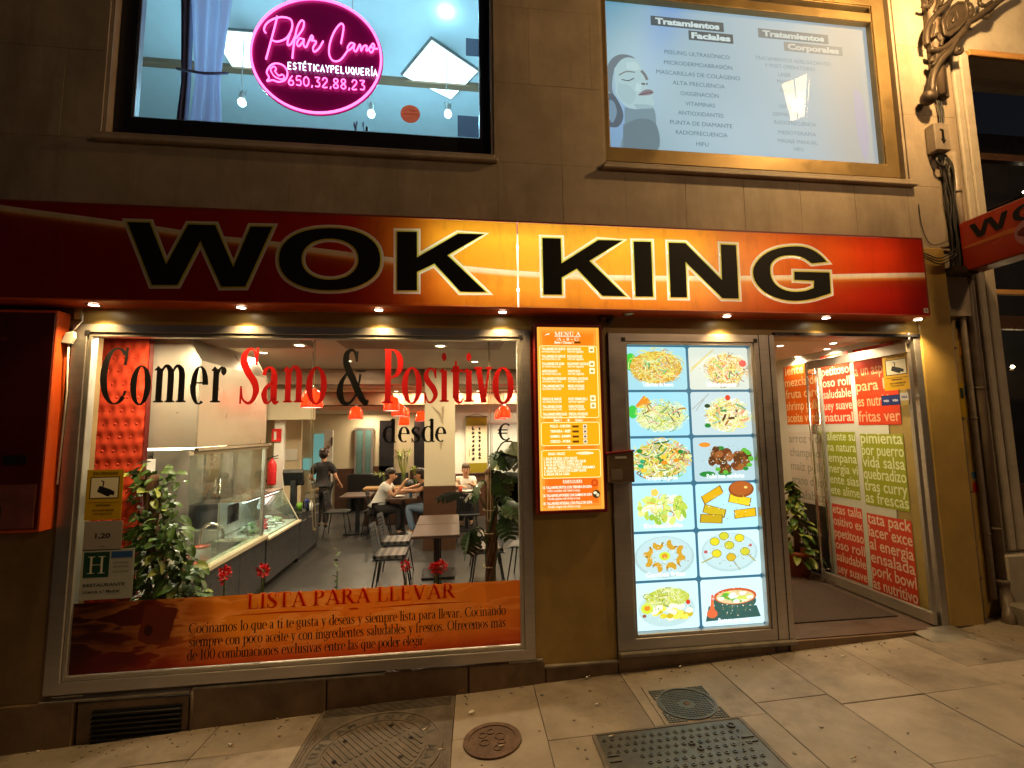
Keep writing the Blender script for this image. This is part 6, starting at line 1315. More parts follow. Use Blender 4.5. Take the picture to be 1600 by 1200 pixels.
for k in range(7):
    x = 4.92+.02*k*.7; P = [(p.x-.02+.012*k, -.03-.006*(k % 3), p.z-.13)]
    for z in (4.2, 4.05, 3.8, 3.55, 3.35): P.append((x+q.uniform(-.03, .03), -.03-.01*(k % 3), z))
    P.append((x-.02, -.03, 3.05)); MB().tube(cat_rom(P, 4), .009+.004*(k % 3 == 0), 6).build('cable', rubber, t)
for k in range(3): MB().tube(cat_rom([(4.93+.02*k, -.02, 4.95), (4.95+.025*k, -.03, 4.75), (4.93+.02*k, -.03, p.z+.14)], 5), .008, 6).build('cable', rubber, t)
for k in range(3): MB().tube(cat_rom([(4.97, -.05, 3.3-.03*k), (4.75, -.05, 3.18-.03*k), (4.55, -.06, 3.22-.02*k), (4.40, -.05, 3.2)], 5), .006, 6).build('cable', rubber, t)
MB().tube(cat_rom([(4.62, -.008, 3.75), (4.63, -.012, 3.5), (4.72, -.012, 3.33), (4.95, -.03, 3.4)], 5), .004, 5).build('cable', rubber, t)
MB().tube(cat_rom([(p.x, -.04, p.z-.15), (p.x-.05, -.06, p.z-.25), (p.x+.02, -.06, p.z-.3), (p.x+.07, -.05, p.z-.18)], 6), .012, 7).build('cable', rubber, t)
vpipe('conduit', 'thick grey conduit stub with an open elbow right of the cables', 5.075, 3.2, 4.32, .035, pvc, -.01, 'conduits beside the pillar', (3.9,), 'conduit')
o = kids(COL.objects['conduit'])
vpipe('wall_pipe', 'square brown metal pipe rising behind the iron bracket', 4.965, 4.92, 7.2, .05, pvcd, -.045, None, (5.25, 5.75, 6.2), 'pipe')
# ------------------------------------------------------------------ iron street lamp bracket and its lantern (just above the picture)
BY = -.10
def bp(x, y, dy=0.0):                                 # bracket stands out from the wall in the plane facing the street corner
    p = at(1420+x/6.667, y/6.667, BY+dy); return p
LX, LYY, LZ = 4.44, -1.03, 5.70
t = thing('street_lamp', 'ornate scrolled iron street lamp bracket high on the wall at the right', 'street lamp', (4.97, 0, 4.85))
def scroll(P, r, n=6): MB().tube(cat_rom([bp(*p) for p in P], n), r, 8).build('scroll', iron, t)
scroll([(215, 1040, .05), (235, 960), (240, 860), (270, 740), (340, 620), (420, 540), (480, 430), (560, 330), (610, 240), (700, 190), (800, 120), (880, 60), (960, -10), (1100, -90)], [.055, .05, .05, .046, .042, .04, .04, .04, .036, .036]+[.034]*60 if False else .036)
scroll([(250, 690), (300, 600), (400, 500), (480, 400), (540, 300)], .022)
scroll([(215, 520), (300, 530), (400, 480), (480, 400), (560, 300), (600, 180)], .03)
scroll([(460, 530), (500, 560), (545, 545), (545, 515), (510, 520)], .02); scroll([(600, 240), (520, 380), (480, 480), (500, 545)], .022)
scroll([(190, 470), (180, 380), (200, 280), (260, 180), (340, 100), (420, 20), (470, -60)], .028); scroll([(230, 400), (260, 270), (240, 230), (200, 260)], .018)
scroll([(560, 60), (620, 60), (645, 120), (625, 180), (580, 190)], .03); scroll([(600, 230), (660, 190), (640, 170)], .016)
scroll([(140, 60), (200, 70), (240, 20), (230, -60)], .02); scroll([(270, 120), (300, 40), (330, -60)], .018); scroll([(580, 60), (610, 0), (620, -80)], .018)
scroll([(760, 170), (830, 180), (870, 100), (860, 20), (800, 60), (740, 40), (740, -40)], .018); scroll([(330, 480), (340, 410), (300, 360), (250, 380)], .02); scroll([(250, 600), (230, 640), (280, 620), (290, 570)], .02)
scroll([(290, 350), (330, 420), (360, 400)], .016)
m1 = [bp(*q) for q in ((330, 390), (310, 260), (380, 130), (470, 60), (550, 60), (575, 150), (540, 260), (460, 350), (380, 410))]
mb = MB(); n = len(m1); mb.add([p+Vector((0, -.035, 0)) for p in m1]+[p+Vector((0, .035, 0)) for p in m1], [tuple(range(n)), tuple(range(2*n-1, n-1, -1))]+[(i, (i+1) % n, n+(i+1) % n, n+i) for i in range(n)]); mb.build('shield', iron, t, bev=.008)
MB().tube([p+Vector((0, -.037, 0)) for p in m1], .013, 7, closed=True).build('shield_rim', iron, t)
m2 = [bp(*q) for q in ((365, 350), (350, 270), (400, 180), (450, 140), (470, 230), (430, 310))]; MB().tube([p+Vector((0, -.04, 0)) for p in m2], .008, 6, closed=True).build('shield_emblem', iron, t)
MB().tube([bp(410, 270)+Vector((0, -.045, 0)), bp(430, 200)+Vector((0, -.045, 0))], .012, 6).build('shield_emblem', iron, t)
mb = MB(); c = bp(205, 1020); mb.ball(c, (.075, .07, .075), 12, 8); mb.ball(c+Vector((.06, 0, .03)), (.045, .05, .03), 10, 6); mb.build('bracket_foot', iron, t)
MB().box(4.91, 5.06, -.06, -.001, 4.9, 6.9).build('back_plate', iron, t, bev=.006)
# arm swings out over the street to the lantern
MB().tube(cat_rom([(5.03, -.08, 5.9), (5.0, -.35, 6.35), (4.75, -.75, 6.7), (LX, LYY, 6.72), (LX, LYY, 6.5)], 6), .028, 8).build('arm', iron, t)
mb = MB(); mb.lathe([(.0, .42), (.03, .40), (.06, .3), (.21, .24), (.25, .20)], (LX, LYY, LZ+.1), 4, smooth=False); mb.lathe([(.0, .62), (.03, .58), (.045, .52), (.03, .45), (.02, .40)], (LX, LYY, LZ+.1), 10); mb.build('lantern_roof', iron, t)
lan = emit('lit lantern pane', (1, .68, .32), 40.0)
_t = lan.node_tree; _b = _t.nodes['Principled BSDF']; _o = [n for n in _t.nodes if n.type == 'OUTPUT_MATERIAL'][0]      # the panes also let the lamp shine through
_tr = nd(_t, 'BsdfTransparent'); _mx = nd(_t, 'MixShader'); _mx.inputs[0].default_value = .6; _t.links.new(_b.outputs[0], _mx.inputs[1]); _t.links.new(_tr.outputs[0], _mx.inputs[2]); _t.links.new(_mx.outputs[0], _o.inputs[0])
mb = MB()
for k in range(4):
    a0, a1 = R_(k*90), R_(k*90+90)
    P = [(LX+.215*math.cos(a0), LYY+.215*math.sin(a0), LZ+.295), (LX+.215*math.cos(a1), LYY+.215*math.sin(a1), LZ+.295), (LX+.12*math.cos(a1), LYY+.12*math.sin(a1), LZ-.22), (LX+.12*math.cos(a0), LYY+.12*math.sin(a0), LZ-.22)]
    mb = MB(); mb.add(P, [(0, 1, 2, 3)]); mb.build('lantern_pane', lan, t)
    MB().tube([Vector(P[0])+Vector((0, 0, .01)), Vector(P[3])-Vector((0, 0, .01))], .012, 6).build('lantern_bar', iron, t)
    A_, B_ = (Vector(P[0])+Vector(P[1]))/2, (Vector(P[2])+Vector(P[3]))/2; o_ = (A_-Vector((LX, LYY, A_.z))).normalized()*.01
    MB().tube([A_+o_, B_+o_], .007, 6).build('lantern_bar', iron, t)
    MB().tube(cat_rom([Vector(P[3]).lerp(Vector(P[0]), .25)+o_, B_.lerp(A_, .42)+o_*1.2, Vector(P[2]).lerp(Vector(P[1]), .25)+o_], 5), .006, 6).build('lantern_bar', iron, t)
MB().lathe([(0, -.26), (.10, -.25), (.125, -.21)], (LX, LYY, LZ), 4, smooth=False).build('lantern_base', iron, t)
for k in range(6):
    a0 = R_(60*k); 
lamp('POINT', (LX, LYY, LZ+.02), 700, (1, .60, .23), t, .06)
# its twin on the far side of the street, out of the picture, lights the pavement
t2 = thing('street_lamp', 'wall lantern on a post across the street behind the camera', 'street lamp', (6.2, -6.6, 5.6))
MB().box(6.0, 6.4, -7.3, -6.9, -1, 7.0).build('wall_post', iron, t2); MB().tube(cat_rom([(6.2, -6.9, 5.2), (6.2, -6.8, 6.2), (6.2, -6.5, 6.4), (6.2, -6.4, 6.1)], 5), .03, 8).build('arm', iron, t2)
MB().lathe([(.03, .5), (.2, .35), (.24, .3)], (6.2, -6.4, 5.6), 4, smooth=False).build('lantern_roof', iron, t2); MB().lathe([(.21, .3), (.12, -.2), (0, -.22)], (6.2, -6.4, 5.6), 4, smooth=False).build('lantern_pane', lan, t2)
lamp('POINT', (6.2, -6.4, 5.1), 290, (1, .60, .29), t2, .15)
# ------------------------------------------------------------------ projecting sign at the right
bx = 4.98
def tb(u, v): return at(u, v, X=bx)
A0, A1 = tb(1477, 360), tb(1477, 428); y_in = -.06; y_out = tb(1660, 280).y
z_b = at(1500, 432, X=bx).z; z_t = A0.z-.02
t = thing('hanging_sign', 'red projecting sign in black letters sticking out from the wall at the right', 'shop sign', (bx, -.1, z_b))
ztop = at(1600, 306, X=bx).z; zbot = at(1600, 388, X=bx).z
z_t = (at(1480, 358, X=bx).z+ztop)/2; z_b = (at(1520, 428, X=bx).z+zbot)/2
y_out = at(1600, 306, X=bx).y-.75
MB().box(bx, bx+.20, y_out, y_in, z_b, z_t).build('case', sign_side, t, bev=.01)
red_film = mat('faded red sign film', (.42, .035, .012), .22, var=.15, vscale=3)
TS = lambda p: Vector((bx-.003+p.y, -p.x, p.z))
MB().box(bx-.002, bx-.0005, y_out+.012, y_in-.012, z_b+.012, z_t-.012).build('face', red_film, t)
H_ = z_t-z_b
def sletter(ch, y, col):
    pr = MB(TS); pr.lay = 6
    src = {'W': LET[0], 'O': LET[1], 'K': LET[2], 'I': LET[4], 'N': LET[5], 'G': LET[6]}[ch]
    P = src[1]; xa = min(p[0] for p in P); za = min(p[1] for p in P); hh = max(p[1] for p in P)-za; k = H_*.30/hh; w = (max(p[0] for p in P)-xa)*k
    L = [[(-y+(p[0]-xa)*k, z_t-H_*.42+(p[1]-za)*k) for p in q_] for q_ in (P, src[2]) if q_]
    n0 = MB(TS); n0.prism(L, -.0022, -.0004); n0.build('letter', blackm, t); return w
y = y_in-.10
for ch in 'WOK KING':
    if ch == ' ': y -= .16; continue
    y -= sletter(ch, y, None)+.03
pr = MB(TS); pr.lay = 10; pr.rib([(-y_in+.03, z_b+H_*.47), (-y_in+.4, z_b+H_*.48), (-y_in+.8, z_b+H_*.42)], [.02, .045, .02], S(196, 110, 50)); pr.build('swoosh', print_m, t, recalc=False)
for cy, nm in ((-.62, 0), (-.94, 1), (-1.26, 2)):
    pr = MB(TS); pr.lay = 12; pr.ell(-cy, z_b+H_*.36, H_*.24, H_*.24, S(176, 120, 120), 22); pr.ell(-cy, z_b+H_*.38, H_*.2, H_*.10, S(96, 34, 34), 14); pr.flat([(-cy-.04, z_b+H_*.22), (-cy+.05, z_b+H_*.24), (-cy+.0, z_b+H_*.29)], S(60, 20, 30)); pr.build('food_roundel', print_m, t, recalc=False)
for z in (z_t-.08, z_b+.08): MB().bar((bx+.1, y_in, z), (bx+.1, .08, z), .05, .04).build('wall_bracket', iron, t)
MB().box(4.84, 5.1, -.1, .05, 3.02, 3.09).build('wall_bracket', iron, t)
# ------------------------------------------------------------------ dining room shell
FZ = -.40
C1, C2, C3 = 2.62, 2.42, 2.03
strc('dining_room_floor', MB().box(-4.8, 2.735, .27, 9.3, FZ-.1, FZ), floor_m)
for y in [.9+.6*k for k in range(14)]: pass
strc('dining_room_wall', MB().box(-4.8, -.02, 8.6, 8.75, FZ, C3), cream)
strc('dining_room_wall', MB().box(-.02, 2.735, 6.95, 7.1, FZ, C2), white_w)
strc('dining_room_wall', MB().box(-4.9, -4.8, .27, 8.75, FZ, C1), cream)
strc('dining_room_wall', MB().box(2.70, 2.735, .27, 6.95, FZ, C1), white_w)
strc('dining_room_wall', MB().box(-.05, -.02, 6.95, 8.6, FZ, C3), cream)
strc('inner_sill', MB().box(-2.92, .64, .07, .268, -1.0, -.30), conc)
strc('dining_room_ceiling', MB().box(-4.8, 2.735, .32, 4.10, C1, C1+.1), cream2)
strc('ceiling_beam', MB().box(-4.8, 2.70, 4.10, 4.5, 2.36, C1+.1), beam_m)
strc('dining_room_ceiling', MB().box(-4.8, 2.735, 4.5, 6.4, C2, C2+.1), cream2)
strc('ceiling_beam', MB().box(-4.8, 2.70, 6.4, 6.62, 2.14, C2+.1), beam_m)
strc('dining_room_ceiling', MB().box(-4.8, .0, 6.62, 8.6, C3, C3+.1), cream2)
strc('dining_room_ceiling', MB().box(-.0, 2.7, 6.62, 6.95, C2, C2+.1), cream2)
strc('ceiling_beam', MB().box(-4.8, 2.70, 5.35, 5.5, C2-.05, C2-.001), cream)
xg0, xg1 = at(489, 548, 1.2).x, at(541, 549, 1.2).x; xr1 = at(781, 549, 1.2).x
for a, b in ((-2.75, xg0), (xg1, xr1)):
    strc('lowered_ceiling', MB().box(a, b, .20, 1.2, 2.45, 2.52), beam_m)
strc('bulkhead', MB().box(-4.8, at(490, 655, 4.4).x, 4.4, 4.5, 1.78, C2-.001), cream)
strc('window_head', MB().box(-2.92, .64, .07, .32, 2.47, C1+.2), cream)
strc('window_reveal', MB().box(.56, .66, .07, 1.6, FZ, C1), cream) if False else None
# column
col = thing('column', 'square cream column with a dark wood base in the middle of the dining room', 'column', (-.27, 4.2, FZ))
cx0, cx1 = at(663, 700, 4).x, at(711, 700, 4).x
MB().box(cx0, cx1, 4.0, 4.5, .64, C1).build('shaft', cream, col, bev=.005); MB().box(cx0-.012, cx1+.012, 3.985, 4.515, FZ, .64).build('wood_base', brown_w, col, bev=.004)
mm = mat('taupe wall figure', (.40, .30, .19), .6); pr = MB(); pr.lay = 0
q = [(a.x, a.z) for a in (at(675, 634, 3.998), at(688, 645, 3.998), at(692, 656, 3.998), at(690, 636, 3.998), at(694, 634, 3.998), at(692, 662, 3.998), at(686, 648, 3.998))]
MB().prism([q], 3.99, 3.999).build('wall_figure', mm, col); q = [(a.x, a.z) for a in (at(687, 690, 3.998), at(692, 688, 3.998), at(689, 703, 3.998))]; MB().prism([q], 3.99, 3.999).build('wall_figure', mm, col)
# wainscot and doors on the back wall
def bx_(u0, u1, v0, v1, Y, name, m_, dep=.04, kind=True, zf=None):
    a, b = at(u0, v1, Y), at(u1, v0, Y); z0 = a.z if zf is None else zf
    o = MB().box(a.x, b.x, Y, Y+dep, z0, b.z).build(name, m_, None)
    if kind: o['kind'] = 'structure'
    return o
YB = 8.55
bx_(522, 552, 732, 800, YB, 'wainscot', brown_w, .04, True, FZ); bx_(581, 610, 728, 800, YB, 'wainscot', brown_w, .04, True, FZ); bx_(640, 665, 730, 800, YB, 'wainscot', brown_w, .04, True, FZ)
strc('wainscot', MB().box(.0, 2.7, 6.90, 6.948, FZ, .57), brown_w)
bx_(591, 616, 657, 800, YB, 'dark_doorway', dark_alu, .045, True, FZ); bx_(646, 664, 657, 800, YB, 'dark_doorway', dark_alu, .045, True, FZ)
teal = mat('teal frosted glass', (.10, .20, .20), .25, var=.1); teal_l = emit('lit teal glass', (.25, .62, .58), .45)
d = thing('interior_door', 'double door with teal frosted panes at the back of the dining room', 'door', at(568, 750, 8.5))
a, b = at(553, 746, 8.5), at(584, 668, 8.5); xm = (a.x+b.x)/2
MB().box(a.x, b.x, 8.5, 8.55, b.z-.06, b.z).build('frame', alu, d)
for x0, x1 in ((a.x, a.x+.05), (xm-.03, xm+.03), (b.x-.06, b.x)): MB().box(x0, x1, 8.495, 8.549, FZ, b.z-.061).build('frame', alu, d)
for x0, x1 in ((a.x+.052, xm-.032), (xm+.032, b.x-.062)): MB().box(x0, x1, 8.51, 8.53, FZ+.1, b.z-.063).build('pane', teal, d)
d = thing('interior_door', 'pale door standing ajar with a lit teal pane behind the waiter', 'door', at(500, 800, 8.4))
a, b = at(486, 800, 8.4), at(521, 672, 8.4); c = at(506, 678, 8.39)
MB().box(c.x+.02, b.x, 8.36, 8.42, FZ+.01, b.z).build('leaf', white_w, d, bev=.004); MB().box(a.x, c.x, 8.45, 8.5, .2, c.z).build('pane', teal_l, d)
p = at(513, 700, 8.35); MB().box(p.x-.03, p.x+.03, 8.34, 8.36, p.z-.03, p.z+.06).build('sign_plate', beam_m, d)
p = at(519, 690, 8.35); MB().box(p.x-.015, p.x+.015, 8.33, 8.36, p.z-.1, p.z+.1).build('handle', black, d)
a = at(473, 728, 8.5); b = at(486, 716, 8.5); o = MB().box(a.x, b.x, 8.5, 8.55, a.z-.1, b.z).build('wall_hatch', teal_l, None, loc=a); tag(o, 'small lit teal hatch in the wall left of the waiter', 'hatch')
# cream piers behind the counter
strc('dining_room_wall', MB().box(at(428, 700, 7.0).x, at(443, 700, 7.0).x, 7.0, 7.1, FZ, C3+.3), white_w)
strc('dining_room_wall', MB().box(at(443, 700, 7.6).x, at(470, 700, 7.6).x, 7.6, 7.7, FZ, C3+.3), cream)
p = at(448, 710, 7.55); o = MB().box(p.x-.05, p.x+.22, 7.58, 7.598, p.z-.14, p.z+.12).build('paper_notice', paper, None, loc=p); tag(o, 'white paper notice pinned on the cream wall behind the till', 'notice')
p = at(430, 680, 6.9); o = MB().box(p.x-.1, p.x+.1, 6.97, 6.99, p.z-.14, p.z+.14).build('fire_sign', mat('red safety sign', (.62, .02, .015), .5), None, loc=p); MB().box(p.x-.05, p.x+.0, 6.965, 6.969, p.z-.1, p.z+.08).build('symbol', paper, o); tag(o, 'red fire safety sign on the wall above the extinguisher', 'safety sign')
p = at(425, 735, 6.8); o = thing('fire_extinguisher', 'red fire extinguisher hanging behind the deli counter', 'fire extinguisher', p+Vector((0, 0, -.3)))
MB().lathe([(0, -.32), (.085, -.31), (.09, -.28), (.09, .12), (.06, .2), (.03, .22), (.03, .26)], p, 14).build('cylinder', red_f, o); MB().bar(p+Vector((-.03, 0, .28)), p+Vector((.12, 0, .32)), .02, .02).bar(p+Vector((-.03, 0, .26)), p+Vector((.12, 0, .26)), .02, .015).build('handle', black, o); MB().tube(cat_rom([p+Vector((-.03, 0, .27)), p+Vector((-.14, 0, .2)), p+Vector((-.15, 0, -.1)), p+Vector((-.1, 0, -.25))], 5), .014, 6).build('hose', black, o)
# ------------------------------------------------------------------ red tufted panel left of the kitchen
TY = .60
a, b = at(137, 765, TY-.04), at(226, 528, TY-.04)
tuft = mat('red tufted leatherette', (.62, .06, .022), .22, var=.15, vscale=3, coat=.3)
pn = thing('tufted_panel', 'red tufted wall panel at the left end of the shop window', 'wall panel', ((a.x+b.x)/2, TY, FZ))
pw, ph = .088, .118
x0_, x1_ = a.x-.3, at(226, 600, TY-.04).x
def tz(X, Z):
    best = 9; r = round(Z/ph*1.0)
    for rr in (r-1, r, r+1):
        o_ = (rr % 2)*.5
        c_ = round(X/pw-o_)
        for cc in (c_-1, c_, c_+1): best = min(best, math.hypot((X-(cc+o_)*pw), (Z-rr*ph)*.85))
    return -.024*(1-math.exp(-(best/.040)**1.2))
nx, nz = 56, 150; zb, ztp = -.25, 2.45
MB().grid(lambda u, w: (x0_+(x1_-x0_)*u, TY+tz(x0_+(x1_-x0_)*u, zb+(ztp-zb)*w), zb+(ztp-zb)*w), nx, nz).build('padding', tuft, pn)
MB().box(x0_, x1_, TY+.002, TY+.06, FZ, 2.45).build('backing', maroon, pn)
r = 0
for rr in range(int(zb/ph)+1, int(ztp/ph)):
    for cc in range(int(x0_/pw)-1, int(x1_/pw)+1):
        X = (cc+(rr % 2)*.5)*pw
        if x0_+.02 < X < x1_-.02: MB().ball((X, TY-.008, rr*ph), (.010, .006, .010), 8, 5).build('button', tuft, pn)
# ------------------------------------------------------------------ kitchen counter, hood, deli case
KX = -2.36
hood_m = mat('brushed cream steel', (.60, .52, .40), .36, metal=.55, var=.06, vscale=2)
hood = thing('extractor_hood', 'large stainless steel extractor hood over the kitchen counter', 'extractor hood', (-2.9, 1.3, 1.43))
mb = MB(); n = 10
prof = [(KX-1.3, 1.43), (KX-.0, 1.43), (KX, 2.24), (KX-.15, 2.50), (KX-1.3, 2.50)]
prof2 = prof
ye = 2.45
vs = []; 
for yy, inset in ((.69, 0), (ye-.25, 0), (ye-.12, .03), (ye-.04, .09), (ye, .22)): vs.append([(x-(inset if x > KX-.2 else 0), yy, z) for x, z in prof2])
flatv = [p for l in vs for p in l]; k = len(prof2); fs = []
for i in range(len(vs)-1):
    for j in range(k): fs.append((i*k+j, i*k+(j+1) % k, (i+1)*k+(j+1) % k, (i+1)*k+j))
fs.append(tuple(range(k))); fs.append(tuple((len(vs)-1)*k+j for j in range(k)))
mb.add(flatv, fs); mb.build('canopy', hood_m, hood, bev=.006, seg=2)
MB().box(KX-.02, KX+.015, .69, ye-.02, 1.395, 1.428).build('rim', steel, hood, bev=.004)
MB().box(KX-.06, KX-.02, .69, ye-.05, 1.36, 1.394).build('rim', cream, hood)
kc = thing('kitchen_counter', 'dark fronted kitchen counter with a pale ledge and glass guard at the left', 'counter', (KX-.4, 1.5, FZ))
grey_p = mat('charcoal counter panel', (.055, .054, .056), .35, var=.12, vscale=3)
for y0, y1 in ((.69, .98), (.985, 1.68), (1.685, 2.36)): MB().box(KX-.02, KX, y0, y1, FZ+.09, .235).build('front_panel', grey_p, kc, bev=.003)
MB().box(KX-.06, KX-.022, .69, 2.36, FZ, .2).build('plinth', black, kc)
MB().box(KX-.13, KX+.02, .69, 2.40, .238, .285).build('ledge', cream, kc, bev=.006)
MB().box(KX-.85, KX-.135, .69, 2.40, .10, .14).build('worktop', steel, kc, bev=.004); MB().box(KX-.9, KX-.85, .69, 2.4, FZ, .4).build('back', steel_dull, kc)
yj = at(343, 800, X=KX-.05).y
for y0, y1 in ((.70, yj-.004), (yj+.004, 2.33)): MB().box(KX-.055, KX-.045, y0, y1, .287, 1.36).build('glass_panel', glass_g, kc)
MB().box(KX-.07, KX-.03, 2.335, 2.375, .286, 1.40).build('post', alu, kc, bev=.003)
frost = glass('frosted lower glass', tint=(.8, .86, .84), gain=1, dust=.5)
MB().box(KX-.044, KX-.042, .70, 2.32, .29, .50).build('frosted_band', frost, kc)
# kitchen interior
strc('kitchen_wall', MB().box(-4.2, -4.15, .35, 4.4, FZ, 2.4), steel_dull); strc('kitchen_wall', MB().box(-4.2, KX-.55, .67, .69, FZ, 2.44), cream)
strc('kitchen_wall', MB().box(-4.15, -3.2, 3.9, 3.95, FZ, 2.4), steel_dull)
sh = thing('kitchen_shelf', 'steel kitchen shelf unit with boxes behind the glass guard', 'shelf', (-4.0, 1.8, .9)); MB().box(-4.14, -3.8, .7, 3.6, .92, .95).build('shelf', steel, sh, bev=.003); MB().box(-4.14, -3.8, .7, 3.6, .45, .48).build('shelf', steel, sh, bev=.003)
for y in (.75, 2.2, 3.55): MB().box(-3.83, -3.80, y, y+.03, FZ, 1.4).build('upright', steel, sh)
q = random.Random(9)
for k in range(4):
    y = .85+k*.55; w = q.uniform(.08, .12); z = .951 if k % 2 else .481; o = MB().box(-4.05, -3.87, y, y+w*2, z, z+q.uniform(.12, .3)).build('storage_box', q.choice((paper, wood, steel_dull, grey_p)), None, loc=(-3.96, y, z), bev=.004)
    tag(o, 'storage box on the kitchen shelf, '+['nearest the street, lower shelf', 'second from the street, upper shelf', 'third from the street, lower shelf', 'farthest from the street, upper shelf'][k], 'box', 'boxes on the kitchen shelf')
fr_ = thing('kitchen_fridge', 'tall grey steel fridge at the back of the kitchen', 'fridge', (-3.7, 3.5, FZ)); MB().box(-4.1, -3.45, 3.0, 3.85, FZ+.05, 1.35).build('body', steel_dull, fr_, bev=.01); MB().box(-3.448, -3.43, 3.02, 3.42, FZ+.1, 1.33).build('door', steel, fr_, bev=.006); MB().box(-3.448, -3.43, 3.43, 3.83, FZ+.1, 1.33).build('door', steel, fr_, bev=.006); MB().cyl((-3.40, 3.39, .4), (-3.40, 3.39, .9), .012, 8).build('handle', steel, fr_)
cb = MB().box(-3.75, -3.2, 1.0, 1.3, .141, .62).build('wooden_crate', wood, None, loc=(-3.5, .9, .14), bev=.006); tag(cb, 'honey coloured wooden box on the kitchen worktop behind the climbing plant', 'box')
tp = thing('tap', 'curved steel kitchen tap behind the glass guard', 'tap', (KX-.5, 1.95, .14)); MB().tube(cat_rom([(KX-.55, 1.95, .14), (KX-.55, 1.95, .42), (KX-.45, 1.95, .52), (KX-.33, 1.95, .46), (KX-.31, 1.95, .34)], 6), .018, 10).build('spout', steel, tp); MB().lathe([(.035, 0), (.03, .04), (.02, .05)], (KX-.55, 1.95, .14), 12).build('base', steel, tp)
p = at(318, 838, X=KX-.4); jr = thing('sauce_jar', 'glass jar with a red lid on the kitchen worktop', 'jar', (p.x, p.y, .141)); MB().lathe([(.0, .0), (.075, .005), (.08, .02), (.08, .15), (.07, .17)], (p.x, p.y, .141), 16).build('glass', paper, jr); MB().lathe([(.0, .195), (.072, .193), (.075, .171), (.0, .171)], (p.x, p.y, .141), 16).build('lid', tuft, jr)
bw = MB().lathe([(.03, .0), (.11, .05), (.115, .055), (.1, .05), (.0, .012)], (p.x+.1, p.y-.16, .141), 18).build('red_bowl', tuft, None, loc=(p.x+.1, p.y-.16, .141)); tag(bw, 'shallow red bowl on the kitchen worktop beside the jar', 'bowl')
p = at(372, 745, X=KX-.9); mv = thing('microwave', 'dark microwave at the back of the kitchen', 'microwave', (-3.1, 3.2, .14)); MB().box(-3.4, -2.95, 2.6, 3.1, .35, .65).build('body', black, mv, bev=.008); MB().box(-2.948, -2.94, 2.63, 2.95, .38, .62).build('door', dark_alu, mv); MB().box(-3.4, -2.95, 2.5, 3.3, .10, .345).build('stand', steel_dull, mv, bev=.005)
for k, (dy, cc_) in enumerate(((1.3, paper), (1.42, paper), (1.62, tuft))):
    o = MB().box(KX-.62, KX-.5, dy, dy+.09, .141, .141+(.2 if k < 2 else .1)).build('food_tub', cc_, None, loc=(KX-.56, dy, .141), bev=.006); tag(o, ['white tub on the kitchen worktop, nearer of two', 'white tub on the kitchen worktop, farther of two', 'low red tub on the kitchen worktop'][k], 'tub')
# deli display case
yD0, yD1 = 2.42, at(469, 801, X=KX).y
dc = thing('deli_case', 'lit glass deli case of salads beyond the kitchen counter', 'display case', (KX-.3, (yD0+yD1)/2, FZ))
MB().box(KX-.6, KX-.002, yD0, yD1, FZ+.08, .20).build('base', grey_p, dc, bev=.004); MB().box(KX-.62, KX+.02, yD0, yD1+.01, .202, .235).build('ledge', cream, dc, bev=.005)
MB().box(KX-.55, KX-.05, yD0+.02, yD1-.02, .237, .25).build('tray_floor', paper, dc)
mb = MB(); mb.obox((KX-.15, (yD0+yD1)/2, .46), (.005, 0, .003), (0, (yD1-yD0)/2-.02, 0), (-.125, 0, .22)); mb.build('front_glass', glass_g, dc)
MB().box(KX-.60, KX-.26, yD0, yD1, .69, .715).build('top', steel, dc, bev=.003); MB().box(KX-.6, KX-.58, yD0, yD1, .236, .69).build('back_glass', steel_dull, dc)
mb = MB(); mb.prism([[(KX-.03, .236), (KX-.27, .688), (KX-.58, .688), (KX-.58, .236)]], yD1-.012, yD1-.004); mb.build('end_glass', glass_g, dc); MB().bar((KX-.025, yD1, .236), (KX-.27, yD1, .69), .014, .014).build('edge_trim', cream, dc)
lt_d = emit('white deli strip lamp', (.9, 1, .92), 8); MB().box(KX-.34, KX-.30, yD0+.05, yD1-.05, .672, .688).build('strip_lamp', lt_d, dc); lamp('AREA', (KX-.33, (yD0+yD1)/2, .66), 4, (.85, 1, .9), dc, size=.5)
q = random.Random(4)
greens = [mat('pale green salad', (.35, .45, .22), .6), mat('white cream dish', (.68, .68, .58), .6), mat('red dish', (.5, .04, .05), .5)]
for k in range(8):
    y = yD0+.12+k*(yD1-yD0-.2)/8; x = KX-.2-.17*(k % 2)
    o = thing('food_tray', ['pale green salad', 'creamy white dish', 'red dish'][k % 3]+' on a tray in the deli case, '+['nearest the kitchen', 'second from the kitchen', 'third from the kitchen', 'fourth from the kitchen', 'fifth from the kitchen', 'sixth from the kitchen', 'next to last before the till', 'last before the till'][k], 'food tray', (x, y, .251), group='dishes in the deli case')
    MB().box(x-.08, x+.08, y-.055, y+.055, .251, .275).build('tray', steel, o, bev=.004); mt = greens[k % 3]; mb = MB()
    for j in range(10): mb.ball((x+q.uniform(-.05, .05), y+q.uniform(-.035, .035), .285+q.uniform(0, .05)), (.03, .025, .022), 8, 5)
    mb.build('food', mt, o)
